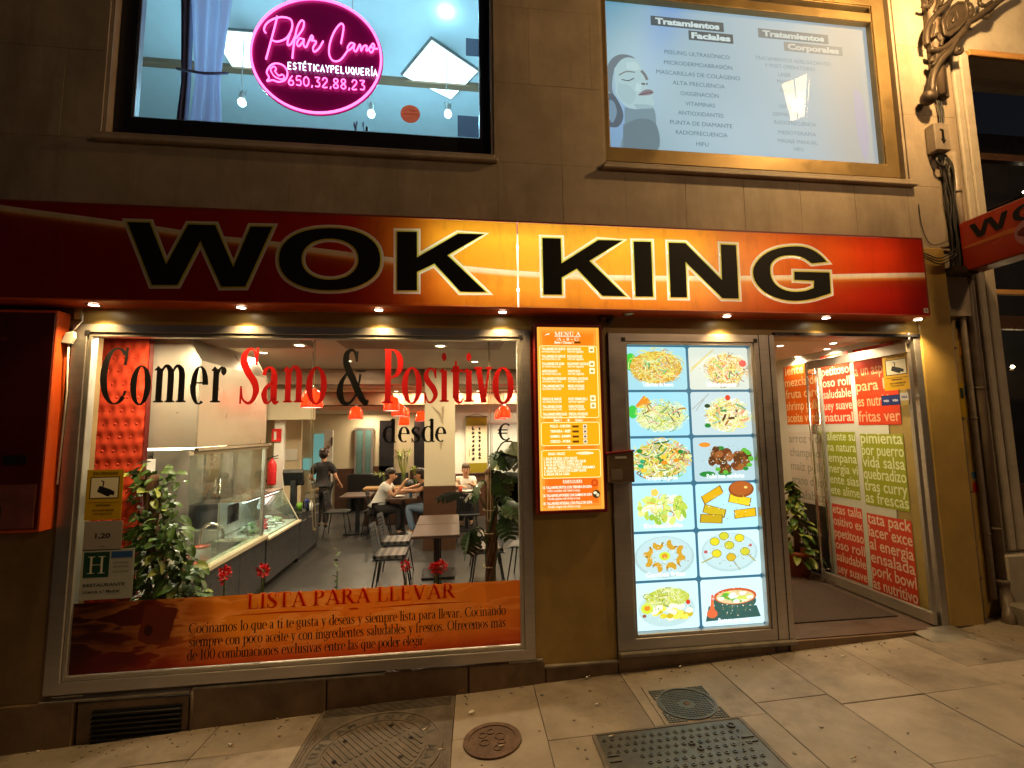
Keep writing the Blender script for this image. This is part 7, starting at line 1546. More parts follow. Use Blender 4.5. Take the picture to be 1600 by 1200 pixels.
# till counter with glass screen
yT1 = at(498, 815, X=KX).y
tc_ = thing('till_counter', 'dark till counter with a low glass screen past the deli case', 'counter', (KX-.3, (yD1+yT1)/2, FZ))
for k in range(3):
    y0 = yD1+.02+k*(yT1-yD1-.02)/3; MB().box(KX-.02, KX-.001, y0, y0+(yT1-yD1-.02)/3-.006, FZ+.08, .30).build('front_panel', grey_p, tc_, bev=.003); MB().box(KX, KX+.012, y0+.08, y0+.26, .18, .195).build('handle', alu, tc_)
MB().box(KX-.55, KX-.021, yD1+.02, yT1, FZ, .302).build('carcass', black, tc_); MB().box(KX-.56, KX+.005, yD1+.02, yT1+.01, .304, .325).build('top', black, tc_, bev=.003)
MB().box(KX-.02, KX-.01, yD1+.25, yT1, .326, .62).build('glass_screen', glass_g, tc_)
p = at(462, 745, 4.3); o = thing('till_screen', 'black till screen standing on the dark counter', 'till', (p.x, 4.2, .326)); MB().obox((p.x, 4.2, p.z), (.16, 0, .0), (0, .012, .03), (0, -.04, .11)).build('screen', black, o, bev=.005); MB().box(p.x-.04, p.x+.04, 4.18, 4.28, .326, p.z-.05).build('stand', black, o)
p = at(469, 755, 4.0); o = MB().lathe([(.0, .0), (.035, .0), (.045, .11), (.043, .11), (.034, .01)], (p.x, 4.0, .326), 14).build('green_cup', mat('bright green plastic', (.16, .36, .02), .4), None, loc=(p.x, 4.0, .326)); tag(o, 'bright green plastic cup on the till counter', 'cup')
o = MB().ball((p.x+.09, 4.05, .46), .03, 10, 7).cyl((p.x+.09, 4.05, .326), (p.x+.09, 4.05, .44), .008, 6).build('blue_ornament', mat('blue plastic', (.02, .03, .5), .3), None, loc=(p.x+.09, 4.05, .326)); tag(o, 'small round blue ornament on a stick beside the green cup', 'ornament')
for k in range(4): 
    o = MB().lathe([(0, 0), (.03, 0), (.03, .1), (.012, .13), (.012, .15), (0, .15)], (p.x+.02+.06*k, 4.2-.09*k, .326), 10).build('bottle', (black, dark_alu, black, paper)[k], None, loc=(p.x+.02+.06*k, 4.2-.09*k, .326)); tag(o, ['small dark bottle closest to the green cup on the till counter', 'second small dark bottle from the green cup', 'third small dark bottle from the green cup', 'small white bottle at the end of the row on the till counter'][k], 'bottle', 'small bottles on the till counter')
# ------------------------------------------------------------------ ceiling downlights
DL = [(468, 539, 2.45, 'in the lowered ceiling strip over the letter a of Sano'), (688, 540, 2.45, 'in the lowered ceiling strip over the letter s of Positivo'), (412, 551, C1, 'beyond the lowered strip above the extractor hood'), (578, 606, C2, 'just right of the ampersand lettering'), (622, 613, C2, 'inside the letter P of Positivo'), (658, 616, C2, 'between the o and s of Positivo'), (702, 606, C2, 'above the cream column'), (746, 613, C2, 'above the calligraphy scroll'), (773, 630, C2, 'above the right hand pair of red pendants'), (606, 652, C3, 'in the far low ceiling near the dark doorway'), (518, 627, C2, 'washing the ceiling right of the largest red pendant'), (715, 613, C2, 'right of the column behind the letter t')]
for i, (u, v, Z, w) in enumerate(DL):
    p = at(u, v, Z=Z-.001)
    if Z == C2: p.y = max(4.6, min(p.y, 6.2))
    if Z == 2.45: p.y = min(p.y, 1.0)
    if Z == C3: p.y = min(p.y, 8.2)
    t = thing('downlight', 'dining room ceiling downlight '+w, 'downlight', p, group='downlights in the dining room')
    MB().lathe([(.045, -.001), (.065, -.010), (.07, .0)], p, 18).build('ring', steel, t); MB().lathe([(0, -.006), (.046, -.006), (.046, 0)], p, 16).build('lens', bulb_w, t)
    lamp('AREA', p+Vector((0, 0, -.02)), 27 if Z > 2.1 else 20, (1, .78, .50), t, size=.12)
for (x, y, w) in ((-3.3, 2.9, 'over the kitchen'), (-3.4, 6.0, 'behind the till'), (1.5, 3.0, 'in the front right corner of the room'), (1.6, 5.6, 'in the back right corner of the room'), (-1.6, 3.2, 'left of the column, nearest the window'), (0.3, 3.2, 'right of the column, nearest the window'), (-1.2, 7.6, 'over the bench at the back')):
    Z = C1 if y < 4.1 else C2 if y < 6.6 else C3
    t = thing('downlight', 'dining room ceiling downlight '+w, 'downlight', (x, y, Z-.001), group='downlights hidden from the street'); p = Vector((x, y, Z-.001))
    MB().lathe([(.045, -.001), (.065, -.010), (.07, .0)], p, 18).build('ring', steel, t); MB().lathe([(0, -.006), (.046, -.006), (.046, 0)], p, 16).build('lens', bulb_w, t); lamp('AREA', p+Vector((0, 0, -.02)), 32, (1, .78, .50), t, size=.12)
lamp_k = thing('kitchen_lamp', 'strip lamp under the extractor hood', 'lamp', (-3.0, 1.4, 1.36)); MB().box(-3.3, -2.7, 1.0, 2.0, 1.40, 1.425).build('diffuser', bulb_w, lamp_k); lamp('AREA', (-3.0, 1.5, 1.36), 20, (.95, .95, .8), lamp_k, size=.4)
lamp_fill = thing('panel_fill_lamp', 'unseen fill lamp added above the red tufted panel', 'lamp', (-2.5, .22, 2.41)); MB().lathe([(0, -.006), (.046, -.006), (.046, 0)], (-2.5, .22, 2.414), 16).build('lens', bulb_w, lamp_fill); lamp('AREA', (-2.5, .22, 2.395), 30, (1, .80, .54), lamp_fill, size=.12)  # added fill light, hidden behind the window head, brightens the tufted panel
# ------------------------------------------------------------------ red pendant lamps
shade_m = translucent('red glass shade', (.85, .035, .008), .6, .25)
rb, tb_, eb = shade_m.node_tree, None, None
b_ = [n for n in rb.nodes if n.type == 'BSDF_PRINCIPLED'][0]; b_.inputs['Emission Color'].default_value = (1, .035, .004, 1); b_.inputs['Emission Strength'].default_value = .35
rim_m = emit('white glowing rim', (1, .84, .66), 2.5)
PD = [(470, 504, 637, 2.4, 'largest red pendant, behind the last o of Sano'), (545, 567, 655, 5.7, 'red pendant hanging below the ampersand'), (599, 625, 642, 4.7, 'red pendant at the foot of the letter P, largest of the cluster'), (612, 634, 650, 5.6, 'red pendant second in the cluster left of the column'), (625, 640, 651, 6.1, 'red pendant third in the cluster left of the column'), (623, 640, 664, 7.6, 'lowest red pendant in the cluster above the bamboo'), (649, 666, 658, 7.2, 'red pendant partly hidden by the left side of the column'), (777, 798, 653, 5.6, 'front one of the two red pendants right of the scroll'), (773, 791, 655, 6.3, 'rear one of the two red pendants right of the scroll')]
for (u0, u1, v, Y, lab) in PD:
    a, b = at(u0, v, Y), at(u1, v, Y); r = (b.x-a.x)/2; c = (a+b)/2; hgt = r*2*.92
    Z = C1 if Y < 4.1 else C2 if Y < 6.5 else C3
    t = thing('pendant_lamp', lab, 'pendant lamp', c, group='red pendant lamps')
    MB().lathe([(r, 0), (r*.97, hgt*.3), (r*.86, hgt*.68), (r*.62, hgt*.9), (r*.18, hgt)], c, 24).build('shade', shade_m, t)
    MB().lathe([(r*.3, .006), (r*.96, .004), (r*.96, .016), (r*.3, .016)], c, 24).build('glowing_rim', rim_m, t)
    MB().lathe([(r*.17, hgt), (r*.15, hgt*1.12), (.012, hgt*1.16)], c, 10).build('cap', alu, t); MB().tube([c+Vector((0, 0, hgt*1.14)), (c.x, c.y, Z)], .005, 6).build('cord', black, t)
    lamp('POINT', c+Vector((0, 0, hgt*.45)), 3.5, (1, .7, .4), t, .03)
MB_ = None
# ------------------------------------------------------------------ roller blind cords inside the window
for i, (u, v0, v1) in enumerate(((491, 545, 826), (764, 640, 812))):
    a, b = at(u, v0, .10), at(u, v1, .10); o = MB().tube(cat_rom([(a.x, .10, 2.44), (a.x-.008, .10, 1.4), (b.x-.012, .10, b.z+.04), (b.x, .10, b.z), (b.x+.012, .10, b.z+.04), (a.x+.012, .10, 1.4), (a.x+.01, .10, 2.44)], 5), .003, 5).build('blind_cord', cream, None, loc=(a.x, .10, b.z)); tag(o, ['long looped blind cord inside the glass in front of the waiter', 'looped blind cord inside the glass in front of the big leafed plant'][i], 'blind cord')
# ------------------------------------------------------------------ calligraphy scroll on the back wall
a, b = at(728, 740, 6.88), at(761, 651, 6.88)
t = thing('wall_scroll', 'hanging cream calligraphy scroll with olive ends on the back wall', 'scroll', ((a.x+b.x)/2, 6.88, a.z)); TSc = lambda p: Vector((p.x, 6.885+p.y, p.z))
pr = MB(TSc); pr.rect(a.x, b.x, a.z, b.z, S(226, 214, 184)); pr.rect(a.x+.005, b.x-.005, b.z-(b.z-a.z)*.16, b.z, S(140, 124, 30)); pr.rect(a.x+.005, b.x-.005, a.z, a.z+(b.z-a.z)*.18, S(140, 124, 30)); pr.build('silk', print_m, t, recalc=False)
q = random.Random(8); w = b.x-a.x; h = b.z-a.z
pr = MB(TSc); pr.lay = 12
for cx_, n0 in ((.64, 8), (.34, 8)):
    for k in range(8):
        x = a.x+w*cx_; z = b.z-h*(.21+k*.076)
        for j in range(5):
            aa = q.choice((0.1, 1.5, .8, 2.3)); L = w*.05; dx, dz = q.uniform(-.035, .035)*w, q.uniform(-.02, .02)*h
            pr.rib([(x+dx-L*math.cos(aa), z+dz-L*math.sin(aa)), (x+dx+L*math.cos(aa), z+dz+L*math.sin(aa))], [.016, .024], S(30, 24, 18))
pr.rib([(a.x+w*.16, b.z-h*.58), (a.x+w*.16, b.z-h*.70)], .01, S(70, 56, 36)); pr.build('ink', print_m, t, recalc=False)
MB().cyl((a.x-.02, 6.88, a.z), (b.x+.02, 6.88, a.z), .016, 8).build('roller', brown_w, t); MB().cyl((a.x-.01, 6.88, b.z), (b.x+.01, 6.88, b.z), .012, 8).build('roller', brown_w, t); MB().tube([(a.x+.02, 6.88, b.z), ((a.x+b.x)/2, 6.89, b.z+.07), (b.x-.02, 6.88, b.z)], .005, 5).build('cord', brown_w, t)
d = thing('interior_door', 'pale grey sliding door on the back wall right of the scroll', 'door', at(785, 760, 6.9)); a, b = at(764, 800, 6.9), at(812, 663, 6.9)
MB().box(a.x, b.x+.5, 6.9, 6.94, FZ, b.z).build('leaf', mat('pale grey laminate', (.55, .58, .56), .5, var=.05), d); MB().box(a.x, b.x+.5, 6.88, 6.945, b.z+.001, b.z+.05).build('head_rail', alu, d)
for x in (a.x+.08, a.x+.45): MB().box(x, x+.012, 6.895, 6.899, FZ, b.z).build('groove', alu, d)
# ------------------------------------------------------------------ furniture
def make_chair(col_m, cushion=False, label='', group=''):
    t = thing('dining_chair', label, 'chair', (0, 0, 0), 0, group)     # faces +x, origin on the floor
    for sx, sy in ((.17, .17), (.17, -.17), (-.17, .17), (-.17, -.17)): MB().tube([(sx*.85, sy*.85, .44), (sx*1.25, sy*1.2, 0)], [.011, .009], 8).build('leg', leg_m, t)
    MB().grid(lambda a, b: ((a-.5)*.42, (b-.5)*.42, .455-.02*math.sin(math.pi*a)*math.sin(math.pi*b)-.02*max(0, a-.8)*5), 8, 8).grid(lambda a, b: ((a-.5)*.42, (b-.5)*.42, .438-.02*math.sin(math.pi*a)*math.sin(math.pi*b)-.02*max(0, a-.8)*5), 8, 8).build('seat', col_m, t)
    mb = MB(); 
    f = lambda a, b, o=0: (-.20-.07*b-.035*math.cos((a-.5)*3)+.05+o, (a-.5)*(.42-.06*b), .47+.36*b)
    rows_, cols_ = 8, 9
    for i in range(cols_):
        for j in range(rows_):
            a0, a1, b0, b1 = i/cols_, (i+1)/cols_, j/rows_, (j+1)/rows_; edge = i in (0, cols_-1) or j in (0, rows_-1)
            if edge: mb.add([f(a0, b0), f(a1, b0), f(a1, b1), f(a0, b1)]+[f(a0, b0, -.012), f(a1, b0, -.012), f(a1, b1, -.012), f(a0, b1, -.012)], [(0, 1, 2, 3), (7, 6, 5, 4)])
            else:
                m_ = .22; A = a0+(a1-a0)*m_; Bq = b0+(b1-b0)*m_
                for (p, q_, r_, s_) in (((a0, b0), (A, b0), (A, b1), (a0, b1)), ((A, b0), (a1, b0), (a1, Bq), (A, Bq))): mb.add([f(*p), f(*q_), f(*r_), f(*s_), f(*p, -.012), f(*q_, -.012), f(*r_, -.012), f(*s_, -.012)], [(0, 1, 2, 3), (7, 6, 5, 4)])
    mb.build('backrest', col_m, t, recalc=False)
    if cushion:
        pr = MB()
        for k in range(9): pr.box(-.19+k*.042, -.19+k*.042+.041, -.19, .19, .457, .495, S(104, 99, 94) if k % 2 else S(40, 38, 38))
        pr.build('striped_cushion', print_m, t)
    return t
ch_b = make_chair(chair_m, False, 'black perforated shell chair at the small table beside the waiter', 'dining chairs')
ch_g = make_chair(chairg, True, 'grey shell chair with a striped cushion left of the front table', 'dining chairs')
def put(o, x, y, rz, first=False, label=None, z=FZ):
    c = o if first else copy_tree(o, label=label); c.location = (x, y, z); c.rotation_euler = (0, 0, R_(rz)); WL[c] = Vector((x, y, z))
    if label: c['label'] = label
    return c
put(ch_b, -2.25, 5.5, 0, True)
put(ch_b, -1.55, 5.55, 175, label='black perforated shell chair on the far side of the small table')
put(ch_b, -1.42, 5.25, 5, label='black chair under the man in white with his back to the waiter')
put(ch_b, -.52, 5.05, 178, label='black chair hidden mostly behind the column')
put(ch_b, .22, 4.75, 90, label='black perforated chair with its back to the window before the far man')
put(ch_b, .24, 6.25, -90, label='black chair under the man facing the window')
put(ch_b, .93, 2.35, 160, label='black perforated chair at the right edge of the window, behind the big leafed plant')
put(ch_g, -.78, 2.05, 0, True)
put(ch_g, -.80, 2.75, 0, label='grey shell chair behind the striped one left of the front table')
put(ch_g, .40, 2.15, 180, label='grey chair with a striped cushion right of the front table')
put(ch_g, .42, 2.85, 180, label='farther grey striped chair right of the front table')
def make_table(w, d, label, top_m=None, h=.74):
    t = thing('dining_table', label, 'table', (0, 0, 0), 0, 'dining tables')
    MB().box(-w/2, w/2, -d/2, d/2, h-.035, h).build('tabletop', top_m or table_m, t, bev=.004); MB().box(-.035, .035, -.035, .035, .03, h-.036).build('pedestal', leg_m, t); MB().box(-.22, .22, -.22, .22, 0, .028).build('base_plate', leg_m, t, bev=.006)
    return t
tt = make_table(.56, .66, 'nearest of the dark brown tables in front of the column')
put(tt, -.23, 2.02, 0, True); put(tt, -.23, 2.70, 0, label='second dark brown table touching the base of the column')
put(tt, -1.90, 5.62, 0, label='small dark table between the waiter and the wood topped divider'); put(tt, -.98, 5.15, 0, label='table where the man in white leans on his elbows'); put(tt, .22, 5.55, 0, label='table of the man facing the window')
# divider with wood top
dv = thing('divider', 'low dark divider with a honey wood top carrying vases of bamboo', 'divider', (-1.2, 6.3, FZ))
a, b = at(569, 764, 6.2), at(666, 757, 6.2)
MB().box(a.x, b.x+.3, 6.25, 6.55, FZ, .335).build('body', brown_w, dv, bev=.004); MB().box(a.x-.03, b.x+.33, 6.2, 6.6, .337, .38).build('top', wood, dv, bev=.005)
# benches at the back
bn = thing('bench', 'long black bench under the back wall doors', 'bench', (-1.9, 8.2, FZ)); MB().box(-2.7, -1.2, 7.9, 8.3, FZ+.38, FZ+.46).build('seat', black, bn, bev=.01); MB().box(-2.7, -1.2, 8.3, 8.4, FZ, FZ+.9).build('backrest', black, bn, bev=.01)
for x in (-2.6, -1.4): MB().box(x, x+.06, 7.95, 8.25, FZ, FZ+.379).build('leg', leg_m, bn)
# ------------------------------------------------------------------ plants
def leaf_mesh(name, mt, L=1.0, Wd=.75, heart=.25, curl=.25, n=6, cuts=0):
    mb = MB(); vs = []; fs = []
    for i in range(n+1):
        t_ = i/n; w = Wd/2*(math.sin(math.pi*min(1, t_*.92+.08))**.75)*(1-.35*t_)+.0
        if i == n: w = .005
        for j, s_ in enumerate((-1, -.5, 0, .5, 1)):
            x = t_*L-(heart*L*(abs(s_)**1.2) if t_ < .25 else heart*L*(abs(s_)**1.2)*max(0, 1-(t_-.25)*2.2))*.9
            vs.append((x, s_*w, -curl*t_*t_*L*.6+abs(s_)*w*.3-.02*math.sin(t_*9)*abs(s_)))
    for i in range(n):
        for j in range(4): fs.append((i*5+j, i*5+j+1, (i+1)*5+j+1, (i+1)*5+j))
    mb.add(vs, fs, True)
    me = mb.mesh(name, recalc=False); me.materials.append(mt); return me
def monstera_mesh(name, mt):
    mb = MB(); out = []
    # blade with deep side cuts: fingers either side of a midrib
    for s_ in (-1, 1):
        for k in range(7):
            t0, t1 = k/7, (k+.90)/7
            w = math.sin(math.pi*(.12+.83*t0))*.48
            P = [(t0, 0), (t1, 0), (t1+.10, s_*w*.96), (t0+.10, s_*w)]
            z = lambda x, y: -.22*x*x-.25*abs(y)**1.5
            pts = []
            for f in (0, .33, .66, 1): pts.append(((t0+(P[3][0]-t0)*f, P[3][1]*f), (t1+(P[2][0]-t1)*f*(1.0), P[2][1]*f)))
            vs = [(p[0], p[1], z(*p)) for pr_ in pts for p in pr_]; mb.add(vs, [(2*i, 2*i+1, 2*i+3, 2*i+2) for i in range(3)], True)
            if k < 6: mb.add([(t1, 0, z(t1, 0)), ((k+1)/7, 0, z((k+1)/7, 0)), ((k+1)/7+.04, s_*w*.42, z((k+1)/7+.04, w*.42)), (t1+.04, s_*w*.42, z(t1+.04, w*.42))], [(0, 1, 2, 3)], True)
    me = mb.mesh(name, recalc=False); me.materials.append(mt); return me
LM = [leaf_mesh('leaf', leaf_m), leaf_mesh('leaf', leaf_m, curl=.6), leaf_mesh('leaf', leaf_y)]
MM = [monstera_mesh('leaf', leaf_d), monstera_mesh('leaf', leaf_g)]
def put_leaf(par, me, p, d, size, roll=0.0, nm='leaf'):
    o = bpy.data.objects.new(nm, me); COL.objects.link(o); o.parent = par
    d = Vector(d).normalized(); up = Vector((0, 0, 1)) if abs(d.z) < .9 else Vector((0, -1, 0))
    y = up.cross(d).normalized(); z = d.cross(y); M_ = Matrix((d, y, z)).transposed() @ Matrix.Rotation(roll, 3, 'X')
    o.matrix_local = Matrix.Translation(Vector(p)-WL[par]) @ M_.to_4x4() @ Matrix.Scale(size, 4)
    return o
# climbing plant left
p0 = at(248, 940, .42); t = thing('climbing_plant', 'tall leafy climbing plant on a mossy pole at the left inside the window', 'plant', (p0.x, .5, FZ))
ptop = at(238, 742, .45)
MB().lathe([(0, 0), (.13, 0), (.17, .26), (.155, .26), (.15, .22), (0, .22)], (p0.x, .5, FZ), 18).build('pot', terra, t)
MB().tube(cat_rom([(p0.x, .5, FZ+.2), (p0.x-.02, .48, .3), (ptop.x+.02, .46, .8), (ptop.x, .45, ptop.z)], 5), [.05]*16, 8).build('moss_pole', bark, t)
q = random.Random(21)
for k in range(10):
    a0 = q.uniform(0, 6.3); P = []
    for j in range(7): z = FZ+.25+j*.2; P.append((p0.x+(ptop.x-p0.x)*j/6+.07*math.cos(a0+j*.8), .48+.05*math.sin(a0+j*.8), min(z, ptop.z)))
    MB().tube(cat_rom(P, 3), .007, 5).build('stem', bark, t)
OUT = [(722, 212, 262), (745, 195, 290), (770, 196, 288), (795, 210, 282), (820, 205, 285), (835, 196, 300), (860, 198, 306), (880, 205, 312), (905, 208, 318), (928, 200, 322), (940, 196, 300)]
def outl(v):
    for (a, b) in zip(OUT, OUT[1:]):
        if a[0] <= v <= b[0]: f = (v-a[0])/(b[0]-a[0]); return a[1]+(b[1]-a[1])*f, a[2]+(b[2]-a[2])*f
    return OUT[-1][1:]
for k in range(290):
    v = q.choice((q.uniform(722, 945), q.uniform(815, 945))); l, r = outl(v)
    u = q.uniform(l, r)
    if 760 < v < 815 and q.random() < .45: continue
    c = (l+r)/2; Y = q.uniform(.22, .55); p = at(u, v, Y)
    d = Vector(((u-c)/40+q.uniform(-.7, .7), -.6+q.uniform(-.5, .5), q.uniform(-.9, .25)))
    me = LM[2] if q.random() < .14 else LM[q.randint(0, 1)]
    put_leaf(t, me, p, d, q.uniform(.06, .12), q.uniform(-.7, .7))
mb = MB()
for k in range(420):                                 # the small inner leaves too many to pick apart
    v = q.uniform(735, 945); l, r = outl(v); u = (l+r)/2+(q.uniform(-.5, .5))*(r-l)*.8; p = at(u, v, q.uniform(.36, .56)); d = Vector((q.uniform(-1, 1), q.uniform(-1, .2), q.uniform(-1, .3))).normalized()
    s1 = d.orthogonal().normalized(); L = q.uniform(.04, .075); mb.add([p, p+d*L*.5+s1*L*.36, p+d*L, p+d*L*.5-s1*L*.36], [(0, 1, 2, 3)])
tag(mb.build('inner_leaves', leaf_m, t, recalc=False), kind='stuff')
# big leafed plant right
p0 = at(768, 905, .5); t = thing('monstera_plant', 'tall dark monstera tied to a brown stake at the right inside the window', 'plant', (p0.x, .5, FZ))
MB().lathe([(0, 0), (.14, 0), (.18, .28), (.165, .28), (.16, .24), (0, .24)], (p0.x, .5, FZ), 18).build('pot', terra, t)
pt = at(764, 738, .5)
MB().tube([(p0.x, .5, FZ+.2), at(766, 830, .5), (pt.x, .5, pt.z)], [.05, .045, .04], 10).ball((pt.x, .5, pt.z), (.045, .045, .04), 10, 6).build('stake', bark, t)
for k in range(5): 
    a = q.uniform(0, 6); P = [(p0.x+.05*math.cos(a+j), .5+.05*math.sin(a+j), FZ+.25+j*.2) for j in range(6)]; MB().tube(cat_rom(P, 4), .012, 6).build('stem', leaf_d if k % 2 else bark, t)
for v in (796, 884, 832): c = at(765, v, .5); MB().tube([(c.x+.062*math.cos(R_(40*k)), .5+.062*math.sin(R_(40*k)), c.z) for k in range(9)], .005, 5, closed=True).build('tie', cream, t)
MON = [((760, 748), (722, 772), .30, 0, .2), ((750, 752), (735, 775), .22, 0, -.3), ((725, 770), (682, 772), .26, 0, .5), ((735, 830), (715, 872), .27, 0, .9), ((742, 826), (728, 868), .2, 0, .5), ((780, 720), (812, 690), .26, 1, .6), ((785, 712), (810, 702), .22, 1, -.4), ((772, 730), (800, 718), .18, 0, .9), ((775, 735), (792, 775), .24, 0, .8), ((778, 740), (808, 742), .17, 0, .4), ((780, 775), (808, 790), .24, 0, .5), ((778, 790), (800, 818), .22, 0, -.5), ((788, 800), (796, 842), .22, 0, .4), ((770, 735), (790, 700), .2, 0, .5), ((800, 690), (815, 730), .2, 1, .8), ((785, 780), (815, 800), .2, 0, .2)]
for (a, b, L, mi, rl) in MON:
    A, B = at(*a, .5+q.uniform(-.12, .1)), at(*b, .42+q.uniform(-.12, .12)); put_leaf(t, MM[mi], A, B-A, max(L, (B-A).length)*.95, rl)
    MB().tube(cat_rom([(p0.x+(pt.x-p0.x)*.7, .5, max(.2, A.z-.25)), ((A.x+p0.x)/2, .48, A.z-.02), A], 4), .008, 6).build('leaf_stalk', leaf_d, t)
# geraniums and a small succulent along the sill
def geranium(u, v, lab, n=1, r=.05, leaves=8, seed=0):
    q = random.Random(seed); h = at(u, v, .22); t = thing('red_geranium', lab, 'flower', (h.x, .22, -.30), group='red geraniums on the inner sill')
    MB().lathe([(0, 0), (.05, 0), (.065, .10), (.058, .10), (.055, .08), (0, .08)], (h.x, .19, -.299), 14).build('pot', terra, t)
    for k in range(n):
        c = h+Vector((q.uniform(-.06, .06)*(k > 0), q.uniform(-.03, .03), q.uniform(-.03, .03)*(k > 0)))
        MB().tube(cat_rom([(h.x, .2, -.22), ((h.x+c.x)/2+.01, .2, (c.z-.22)/2), c], 4), .005, 6).build('stem', leaf_m, t)
        for j in range(46):
            e = Vector((q.gauss(0, 1), q.gauss(0, 1), q.gauss(0, 1))).normalized(); put_leaf(t, RP, c+e*r*q.uniform(.2, .8), e+Vector((0, 0, .3)), r*q.uniform(.4, .62), q.uniform(0, 6), 'petal')
    for j in range(leaves):
        a = q.uniform(0, 6.3); c = Vector((h.x, .2, -.2+q.uniform(.02, .12))); put_leaf(t, LM[0], c, (math.cos(a), math.sin(a)*.6, q.uniform(-.1, .7)), q.uniform(.05, .085), q.uniform(-.6, .6))
RP = leaf_mesh('petal', red_f, 1, .95, .1, .3, 4)
geranium(350, 894, 'red geranium head farthest left, just right of the climbing plant', 2, .05, 6, 1)
geranium(408, 891, 'red geranium with bright green leaves over the L of the banner title', 2, .055, 16, 2)
geranium(634, 885, 'single red geranium head in front of the front table', 1, .05, 5, 3)
geranium(680, 886, 'double red geranium heads beside the front table', 3, .055, 5, 4)
h = at(525, 905, .2); t = thing('small_succulent', 'small dark upright succulent alone in the middle of the sill', 'plant', (h.x, .2, -.30))
MB().lathe([(0, 0), (.04, 0), (.05, .08), (.045, .08), (.04, .06), (0, .06)], (h.x, .2, -.299), 12).build('pot', terra, t); MB().tube([(h.x, .2, -.24), (h.x+.01, .2, h.z+.06)], .006, 6).build('stem', leaf_d, t)
for k in range(18): a = k*2.4; put_leaf(t, LM[0], (h.x, .2, -.15+k*.025*(h.z+.22)/.33), (math.cos(a), math.sin(a), .8), .045, .2)
# potted plant in the hall
pb = at(1252, 884, Z=HF); pb = Vector((3.95, 2.35, HF)); t = thing('potted_plant', 'bushy variegated pothos in a terracotta pot in the entrance hall', 'plant', pb)
t.location = (4.235, 1.56, HF); pb = Vector(t.location); WL[t] = pb
MB().lathe([(0, 0), (.12, 0), (.165, .26), (.18, .26), (.18, .30), (.15, .30), (.14, .26), (0, .26)], pb, 20).build('pot', terra, t)
MB().tube([pb+Vector((0, 0, .25)), pb+Vector((.01, 0, 1.05))], [.035, .025], 8).build('moss_pole', bark, t)
for k in range(150):
    z = q.uniform(.2, 1.12); rr = .20*math.sin(math.pi*min(1, .25+z/1.25)); a = q.uniform(0, 6.3); p = pb+Vector((rr*math.cos(a)*q.uniform(.5, 1.15), rr*math.sin(a), z))
    put_leaf(t, LM[2] if q.random() < .42 else LM[q.randint(0, 1)], p, (math.cos(a), math.sin(a)-.4, q.uniform(-.9, .2)), q.uniform(.09, .14), q.uniform(-.6, .6))
# bamboo vases on the divider
def bamboo(u, v0, v1, lab, r, n, seed, spread):
    q = random.Random(seed); a = at(u, v1, 6.4); top = at(u, v0, 6.4); b = Vector((a.x, 6.4, .381)); t = thing('bamboo_vase', lab, 'vase', b, group='vases of bamboo on the divider')
    MB().lathe([(r*.9, 0), (r, .02), (r, .26), (r*.95, .26), (r*.92, .02), (0, .015)], b, 14).build('vase', glass_g, t)
    for k in range(n):
        x = q.uniform(-1, 1); e = Vector((b.x+x*spread, 6.4+q.uniform(-.06, .06), top.z-q.uniform(0, .12))); m_ = Vector((b.x+x*r*.6, 6.4, .381+.24)); k1 = m_.lerp(e, .45)+Vector((q.uniform(-.04, .04), 0, 0))
        MB().tube(cat_rom([(b.x+x*r*.4, 6.4, .40), m_, k1, e], 4), .009, 6).build('cane', leaf_y, t)
        for j in range(7): w = k1.lerp(e, q.uniform(.3, 1)); put_leaf(t, BL, w, (q.uniform(-1, 1), q.uniform(-.6, .6), q.uniform(-.2, .9)), q.uniform(.08, .15), 0)
BL = leaf_mesh('leaf', leaf_y, 1, .22, 0, .5, 4)
bamboo(631, 702, 752, 'tall twisted bamboo in a glass vase, largest on the divider', .055, 10, 31, .16)
bamboo(600, 738, 756, 'low spreading bamboo in a small glass vase at the left of the divider', .04, 6, 32, .2)
bamboo(650, 728, 752, 'small bamboo in a glass vase beside the column', .05, 5, 33, .07)
p = at(640, 757, 6.35); o = MB().lathe([(0, 0), (.1, 0), (.11, .02), (.09, .14), (0, .14)], (p.x, 6.33, .381), 14).build('black_pot', black, None, loc=(p.x, 6.33, .381)); tag(o, 'round black pot in front of the tall bamboo vase', 'pot')
# things on tables
def tabletop(nm, lab, x, y, h, mb_fn, mt, cat): 
    mb = MB(); mb_fn(mb, Vector((x, y, FZ+.741))); o = mb.build(nm, mt, None, loc=(x, y, FZ+.741)); tag(o, lab, cat); return o
tabletop('plate', 'white plate in front of the man in white', -1.05, 5.05, 0, lambda m_, p: m_.lathe([(0, .004), (.07, .004), (.11, .018), (.112, .022), (.07, .009), (0, .009)], p, 18), paper, 'plate')
tabletop('blue_can', 'small blue drinks can between the two diners', -.83, 5.0, 0, lambda m_, p: m_.lathe([(0, 0), (.03, 0), (.033, .01), (.033, .1), (.026, .115), (0, .115)], p, 12), mat('blue printed can', (.08, .16, .24), .3, metal=.4), 'can')
tabletop('napkin', 'crumpled white napkin in the hand of the diner by the column', -.70, 5.0, 0, lambda m_, p: m_.ball(p+Vector((0, 0, .05)), (.04, .04, .05), 8, 6), paper, 'napkin')
tabletop('plate', 'white plate in front of the man facing the window', .24, 5.55, 0, lambda m_, p: m_.lathe([(0, .004), (.08, .004), (.12, .018), (.122, .022), (.08, .009), (0, .009)], p, 18), paper, 'plate')
tabletop('red_drink', 'red drink in a short glass before the man facing the window', .10, 5.45, 0, lambda m_, p: m_.lathe([(0, 0), (.032, 0), (.036, .1), (0, .1)], p, 12), tuft, 'drink')
